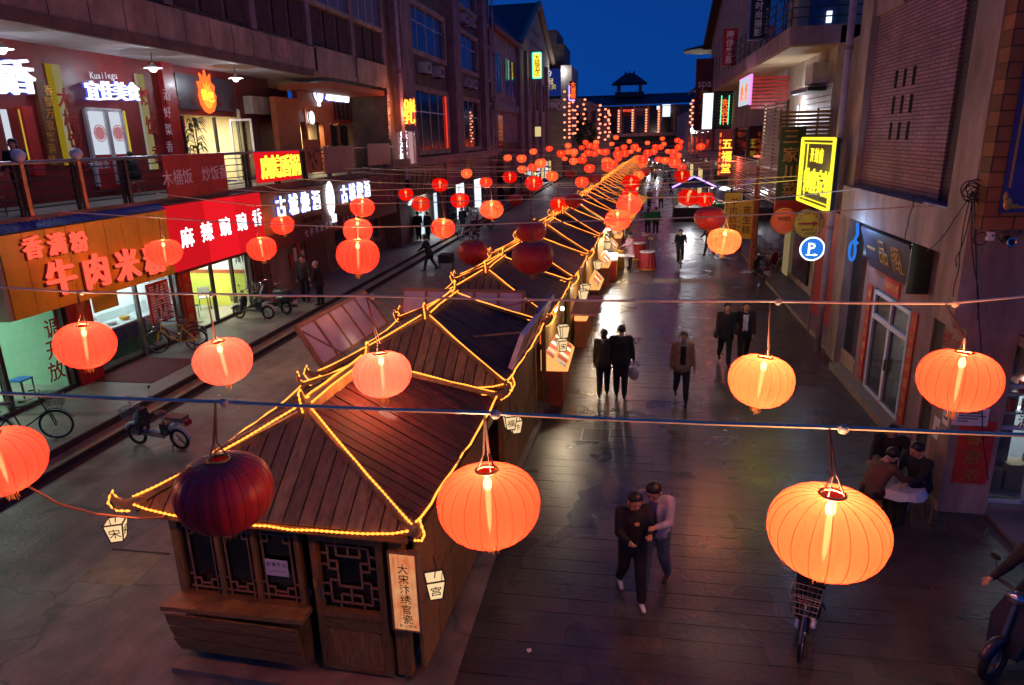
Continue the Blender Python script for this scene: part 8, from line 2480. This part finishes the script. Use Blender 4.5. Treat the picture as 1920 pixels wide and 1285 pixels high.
HALF = PI / 2
mp = Vector((-9.621,11.754,0.000))
moped('navy and white electric moped with a front basket parked by the left kerb', (mp.x, mp.y, 0), HALF - .12, lean=-.06)
b_ = Vector((-11.708,10.869,0.300))
bicycle('bicycle cut by the left edge on the pavement', (b_.x - .35, b_.y + .2, .3), -1.1, 'bike_black', True, .05)
b_ = Vector((-12.949,17.209,0.300))
bicycle('yellow bicycle with a pale basket before the noodle shop', (b_.x, b_.y, .3), HALF + .35, 'bike_yellow', True, .08)
bicycle('brown bicycle behind the yellow one before the noodle shop', (b_.x - .35, b_.y + .55, .3), HALF + .3, 'scoot_red', True, -.05)
b_ = Vector((-12.717,21.063,0.300))
for k, (f, dx, dy, a, lab) in enumerate(((moped, .0, .0, HALF, 'left moped of the cluster before the lime-green shop'), (scooter, .3, .75, HALF - .2, 'dark scooter in the middle of the cluster before the lime-green shop'), (bicycle, -.1, 1.5, HALF + .2, 'bicycle at the right of the cluster before the lime-green shop'))):
    f(lab, (b_.x + dx, b_.y + dy, .3), a)
b_ = Vector((-10.038,41.688,0.000))
moped('grey moped parked on the kerb far left', (b_.x, b_.y, 0), HALF - .3, 'scoot_white', 'scoot_body', False)
b_ = Vector((-12.633,50.045,0.300))
for k in range(4):
    (bicycle if k % 2 else moped)('%s in the row of far bikes on the left pavement' % ['first moped', 'first bicycle', 'second moped', 'second bicycle'][k], (b_.x + .1 * k, b_.y + k * .9, .3), HALF - .4 + .1 * k)
b_ = Vector((-10.466,47.984,0.000))
scooter('red scooter beside the far bikes at left', (b_.x, b_.y, 0), HALF, 'scoot_red')
# right side
b_ = Vector((5.347,30.222,0.000))
scooter('dark scooter seen from behind at the right kerb', (b_.x, b_.y, 0), .1, 'scoot_body', .1)
b_ = Vector((6.223,31.705,0.000))
moped('red moped next to the dark scooter at right', (b_.x + .1, b_.y, 0), .2, 'scoot_red', 'scoot_body', False, .06)
b_ = Vector((6.833,31.202,0.100))
bicycle('bicycle leaning by the orange round sign', (b_.x + .1, b_.y, .1), HALF + .5, 'bike_black', False, .1)
b_ = Vector((6.912,28.557,0.000))
t = moped('loaded moped with a pale box below the parking sign', (b_.x, b_.y, 0), -.25, 'scoot_body', 'steel', False, .05)
MB().box(-.22, .22, -.95, -.45, .80, 1.18).build('cargo_box', M['wood_light'], t, world=False)
MB().box(-.2, .2, -.98, -.955, .25, .75).build('rear_panel', M['scoot_white'], t, world=False)
# people riding
b_ = Vector((2.244,33.175,0.000))
bicycle('bicycle ridden toward the camera in the middle of the street', (b_.x, b_.y, 0), PI, 'bike_black', False, 0, 'ridden bicycles')
person('cyclist in black riding toward the camera in the middle of the street', (b_.x, b_.y + .22, 0), PI, 'black', 'black', 'shoew', None, 'short', 1.72, ((1.15, 1.0), (.75, .55)), ((.85, .35, .18), (.85, .35, .18)), .25, hipz=.98, vox=.028)
b_ = Vector((2.227,7.656,0.000))
bicycle('bicycle ridden below the largest lantern', (b_.x + .05, b_.y + .1, 0), PI - .35, 'bike_black', True, 0, 'ridden bicycles')
person('cyclist in a blue-grey shirt behind the largest lantern', (b_.x + .13, b_.y + .34, 0), PI - .35, 'bluegrey', 'black', 'shoew', None, 'short', 1.72, ((1.15, 1.0), (.55, .45)), ((.85, .35, .18), (.85, .35, .18)), .25, hipz=.98, vox=.02)
b_ = Vector((4.540,7.523,0.000))
scooter('dark scooter ridden out of the frame at lower right', (b_.x + .05, b_.y, 0), 2.2, 'scoot_body', 0, 'ridden scooters')
person('rider in black on the scooter at the lower right edge', (b_.x + .2, b_.y + .15, 0), 2.2, 'black', 'black', 'shoe', None, 'short', 1.74, ((1.3, 1.25), (1.25, 1.2)), ((.9, .3, .15), (.9, .3, .15)), .2, hipz=.88, vox=.022, bulk=1.12)
b_ = Vector((4.284,35.953,0.000))
bicycle('bicycle pushed behind the bright lantern by the yellow banners', (b_.x, b_.y, 0), .5, 'bike_black', True, .05, 'ridden bicycles')
person('person in dark clothes pushing the bicycle behind the bright lantern', (b_.x - .45, b_.y - .1, 0), .5, 'charcoal', 'black', 'shoe', None, 'short', 1.7, WALK, ((.5, .5, .1), (.5, .5, .1)), .1, vox=.03)
# pushcart by the kerb
b_ = Vector((-8.864,32.126,0.000))
t = thing('pushcart', 'small dark pushcart by the left kerb', 'cart', (b_.x, b_.y, 0))
MB().box(-.3, .3, -.4, .4, .35, .75).build('box', M['black'], t, world=False)
wheel(t, 0, .2, x=-.33); wheel(t, 0, .2, x=.33)
MB().tube([(-.28, -.4, .6), (-.28, -.85, .95), (.28, -.85, .95), (.28, -.4, .6)], .016, 6).build('handle', M['steel'], t, world=False)

# ------------------------------------------------------------------ snack stall in the light
st = thing('snack_stall', 'brightly lit snack counter with white paper and red cloth at the kiosk row', 'stall', (-1.15, 30.6, 0))
MB().box(-.5, .5, -.9, .9, 0, .85).build('cabinet', M['red_cloth'], st, world=False)
MB().box(-.54, .54, -.95, .95, .85, .92).build('worktop', M['white_paint'], st, world=False)
MB().box(.1, .5, -.8, .2, .92, 1.35).build('glass_case', M['glass'], st, world=False)
for k in range(5): MB().ball((.05 * k - .2, -.6 + .25 * k, 1.0), .10, n=8, m=6).build('bowl', M['white_paint'], st, world=False)
MB().box(.50, .54, -.9, .9, .15, .84).build('price_cloth', M['yellow_cloth'], st, world=False)
for (p, pw) in (((-.9, 31.3, 2.15), 105), ((-1.0, 30.0, 2.2), 60)):
    t = thing('hanging_bulb', 'bare white bulb hanging over the snack stall, %s one' % ('far' if pw > 90 else 'near'), 'lamp', p)
    MB().ball((0, 0, 0), .075, n=10, m=8).build('bulb', M['g_lampwhite'], t, world=False, smooth=True)
    MB().lathe([(.04, .16), (.05, .1), (.17, .03)], 12, cap=False).build('shade', M['white_paint'], t, world=False)
    MB().cyl((0, 0, .1), (-.3, 0, .55), .008, n=4).build('flex', M['wire_black'], t, world=False)
    lamp('POINT', 'bulb_light', (p[0], p[1], p[2] - .1), pw, (1, .95, .9), t, size=.08)
ft = thing('folding_table', 'long white folding table in front of the snack stall', 'table', (-0.633,31.984,0.000))
MB().box(-.75, .75, -.3, .3, .70, .74).build('table_top', M['white_paint'], ft, world=False)
for sx in (-1, 1):
    MB().tube([(sx * .65, -.25, 0), (sx * .55, .25, .70)], .014, 6).build('folding_leg', M['steel'], ft, world=False)
    MB().tube([(sx * .65, .25, 0), (sx * .55, -.25, .70)], .014, 6).build('folding_leg', M['steel'], ft, world=False)
for (p, lab) in (((0.715,32.434,0.000), 'front round stand draped in red cloth with a white top'), ((0.336,35.232,0.000), 'rear round stand draped in red cloth')):
    t = thing('draped_stand', lab, 'stand', p)
    mb = MB(); n = 28
    v0 = [((.42 + (.03 if i % 2 else 0)) * math.cos(2 * math.pi * i / n), (.42 + (.03 if i % 2 else 0)) * math.sin(2 * math.pi * i / n), .0) for i in range(n)]
    v1 = [(.34 * math.cos(2 * math.pi * i / n), .34 * math.sin(2 * math.pi * i / n), .82) for i in range(n)]
    mb.add(v0 + v1, [(i, (i + 1) % n, n + (i + 1) % n, n + i) for i in range(n)]); mb.build('cloth', M['red_cloth'], t, world=False)
    MB().torus((0, 0, .05), .44, .03, 'z', 28, 5).build('gold_hem', M['yellow_cloth'], t, world=False)
    MB().cyl((0, 0, .80), (0, 0, .85), .36, n=24).build('top', M['white_paint'], t, world=False)
    if 'front' in lab:
        for (x, hh) in ((-.12, .75), (.12, .60)):
            MB().cyl((x, 0, .85), (x, 0, .85 + hh), .012, n=6).build('mallet_handle', M['wood_light'], t, world=False)
            MB().cyl((x - .10, 0, .85 + hh), (x + .10, 0, .85 + hh), .06, n=10).build('mallet_head', M['wood_light'], t, world=False)
t = thing('stool', 'red folding stool behind the draped stands', 'stool', (0.405,37.619,0.000))
MB().box(-.3, .3, -.2, .2, .60, .64).build('seat', M['red_cloth'], t, world=False)
for s in (-1, 1): MB().tube([(s * .28, -.18, 0), (-s * .28, -.18, .6)], .014, 5).build('leg', M['red_panel'], t, world=False)
t = thing('flag', 'orange pennant hanging beside the glowing lanterns at the kiosk row', 'flag', (0.355,34.000,1.921))
MB().prism([(-.45, 0, 0), (.35, 0, 1.3), (-.7, 0, 1.5)], (0, .02, 0)).build('cloth', M['yellow_cloth'], t, world=False)
MB().cyl((-.72, 0, -.6), (-.72, 0, 1.6), .015, n=5).build('pole', M['steel'], t, world=False)
mn = thing('draped_stand', 'yellow draped stand beside the snack seller', 'stand', (-0.652,32.807,0.000))
MB().lathe([(.32, 0), (.26, .8), (.26, .82)], 14).build('cloth', M['yellow_cloth'], mn, world=False)
# ------------------------------------------------------------------ goods in the shops, far market stalls, litter
random.seed(77)
for (y0, y1) in ((8.5, 14.0), (15.3, 18.4), (19.5, 22.6)):
    for k in range(7):
        yy = random.uniform(y0, y1 - .8); z = random.uniform(1.75, 2.5)
        part('poster', M[random.choice(['paper', 'paper_red', 'paper_yellow', 'blue_board', 'green_cloth', 'room_cream'])], A, (-18.585, -18.57, yy, yy + random.uniform(.35, .8), z, z + random.uniform(.3, .6)))
for (x, y, lab) in ((-17.9, 16.2, 'tall drinks fridge at the back of the noodle shop'), (-18.0, 11.2, 'tall drinks fridge at the back of the green room')):
    t = thing('drinks_fridge', lab, 'fridge', (x, y, .33))
    MB().box(-.3, .3, -.4, .4, 0, 1.9).build('cabinet', M['ac_white'], t, world=False)
    MB().box(.301, .32, -.35, .35, .3, 1.75).build('glass_door', M['glass_dark'], t, world=False)
    for k in range(4):
        for j in range(6): MB().cyl((.33, -.3 + j * .12, .36 + k * .34), (.33, -.3 + j * .12, .58 + k * .34), .035, n=6).build('bottle', M[random.choice(['green_cloth', 'red_cloth', 'blue_board', 'room_white', 'orange_wall'])], t, world=False)
shop_table(-16.4, 10.4, 'second white cafe table deeper in the green room')
shop_chair(-14.9, 11.5, 'pale chair at the front table of the green room', 'room_white', .6)
shop_chair(-16.0, 16.9, 'dark chair behind the food counter of the noodle shop', 'green_cloth', .3)
for k in range(4): MB().lathe([(.10, 0), (.14, .05), (.15, .09)], 12, (-14.55, 15.6 + k * .55, 1.235)).build('food_tray', M[('steel', 'red_cloth', 'white_paint', 'yellow_cloth')[k]], label='%s food tray on the noodle shop counter' % ('steel', 'red', 'white', 'yellow')[k], cat='tray')
person('cook in a white coat behind the noodle shop counter', (-15.5, 16.4, .33), -HALF, 'white', 'black', 'shoe', None, 'short', 1.7, STAND, ((.5, .8, .1), (.5, .8, .1)), .1, vox=.03)
person('diner in a red jacket at the table of the lime-green shop', (-15.5, 21.3, .33), 2.4, 'red', 'darkjean', 'shoe', None, 'long', 1.64, SIT, ((.6, .9, .1), (.6, .9, .1)), .2, vox=.03)


def market_stall(lab, loc, rz, m, bulb):
    t = thing('market_stall', lab, 'stall', loc, rz, 'small market stalls far down the street')
    MB().box(-.9, .9, -.5, .5, 0, .8).build('counter', M[m], t, world=False)
    for sx in (-1, 1): MB().cyl((sx * .85, .45, .8), (sx * .85, .45, 2.2), .03, n=6).build('post', M['steel'], t, world=False)
    MB().prism([(-1.1, -.7, 2.15), (1.1, -.7, 2.15), (1.1, .6, 2.5), (-1.1, .6, 2.5)], (0, 0, .04)).build('awning', M[m], t, world=False)
    for k in range(6): MB().ball((-.7 + k * .28, -.1, .87), .1, n=7, m=5).build('goods', M[('paper', 'yellow_cloth', 'red_cloth', 'green_cloth', 'room_white', 'orange_wall')[k]], t, world=False)
    MB().ball((0, -.3, 2.0), .09, n=8, m=6).build('bulb', M['g_lampwhite'] if bulb else M['g_warmroom'], t, world=False)
    if bulb: lamp('POINT', 'stall_light', Vector(loc) + Vector((0, -.3, 1.9)), 60, (.95, .97, 1), t, size=.1)
    return t


ST = ['blue', 'red', 'yellow', 'green', 'orange', 'brown', 'white', 'second blue', 'second red', 'second green', 'pale', 'second yellow']
for i, (px, m, rz, bl_) in enumerate((((-11.952,95.962,0.000), 'blue_board', HALF, 1), ((-11.952,115.942,0.000), 'red_cloth', HALF, 0), ((-11.802,83.327,0.000), 'yellow_cloth', HALF, 0), ((-11.671,138.663,0.000), 'green_cloth', HALF, 1), ((-11.174,72.804,0.000), 'orange_wall', HALF, 0), ((2.427,124.970,0.000), 'brown_board', .2, 1),
                                      ((3.551,111.146,0.000), 'white_cloth', -.2, 1), ((7.448,91.538,0.000), 'blue_tin', -HALF, 1), ((7.790,79.865,0.000), 'red_panel', -HALF, 0), ((6.356,56.718,0.000), 'leaf', -HALF, 1), ((9.078,101.316,0.000), 'panel_back', -HALF, 0), ((8.225,117.559,0.000), 'paper_yellow', -HALF, 0))):
    market_stall('%s market stall far down the street' % ST[i] if i < 12 else '', px, rz, m, bl_)
for i, px in enumerate(((-11.737,88.710,0.000), (-11.259,101.664,0.000), (2.620,105.724,0.000), (5.987,78.642,0.000), (6.523,74.270,0.000), (1.447,98.462,0.000), (7.299,70.325,0.000), (4.770,97.625,0.000))):
    person('%s shopper among the far market stalls' % ('black', 'beige', 'second black', 'brown', 'grey', 'navy', 'olive', 'red')[i], px, random.uniform(0, 6), ('black', 'beige', 'charcoal', 'brown', 'grey', 'navy', 'olive', 'red')[i], 'black', 'shoe', None, 'short', random.uniform(1.6, 1.75), WALK, vox=.05)
# lit openings along the far left shops
for i in range(6):
    MB().box(-12.28, -12.22, 82 + i * 4.2, 84.6 + i * 4.2, .5, 2.8).build('lit_shop_window', M['g_win_cream' if i % 2 else 'g_win_white'], label='%s lit shop window under the gabled building' % ORDN[i], cat='window', group='lit shop windows under the gabled building')
# litter and leaves on the paving
for i in range(24):
    x, y = (random.uniform(-10.5, -6.2), random.uniform(7, 24)) if i % 2 else (random.uniform(-1.5, 5.2), random.uniform(6.5, 24))
    a = random.uniform(0, 6.28); s_ = random.uniform(.02, .05)
    MB().add([(x + s_ * math.cos(a), y + s_ * math.sin(a), .008), (x + s_ * math.cos(a + 1.6), y + s_ * math.sin(a + 1.6), .014), (x + s_ * 1.4 * math.cos(a + 3.1), y + s_ * 1.4 * math.sin(a + 3.1), .010), (x + s_ * math.cos(a + 4.6), y + s_ * math.sin(a + 4.6), .02)], [(0, 1, 2, 3)]).build('litter_scrap', M[random.choice(['paper', 'paper', 'brown_board', 'leaf', 'white_paint'])], label='tiny scrap of litter on the %s street' % ('left' if i % 2 else 'right'), cat='litter', group='litter on the %s street' % ('left' if i % 2 else 'right'))
t = thing('manhole_cover', 'rusty square patch with a cover in the left lane', 'cover', (-7.408,7.769,0.000))
MB().box(-.45, .45, -.4, .4, -.02, .004).build('plate', M['kerb'], t, world=False)
MB().box(-.5, .5, .4, .44, -.02, .006).build('edge', M['riser'], t, world=False)
bpy.data.scenes.remove(_TMP)          # the bench used for glyphs and figures
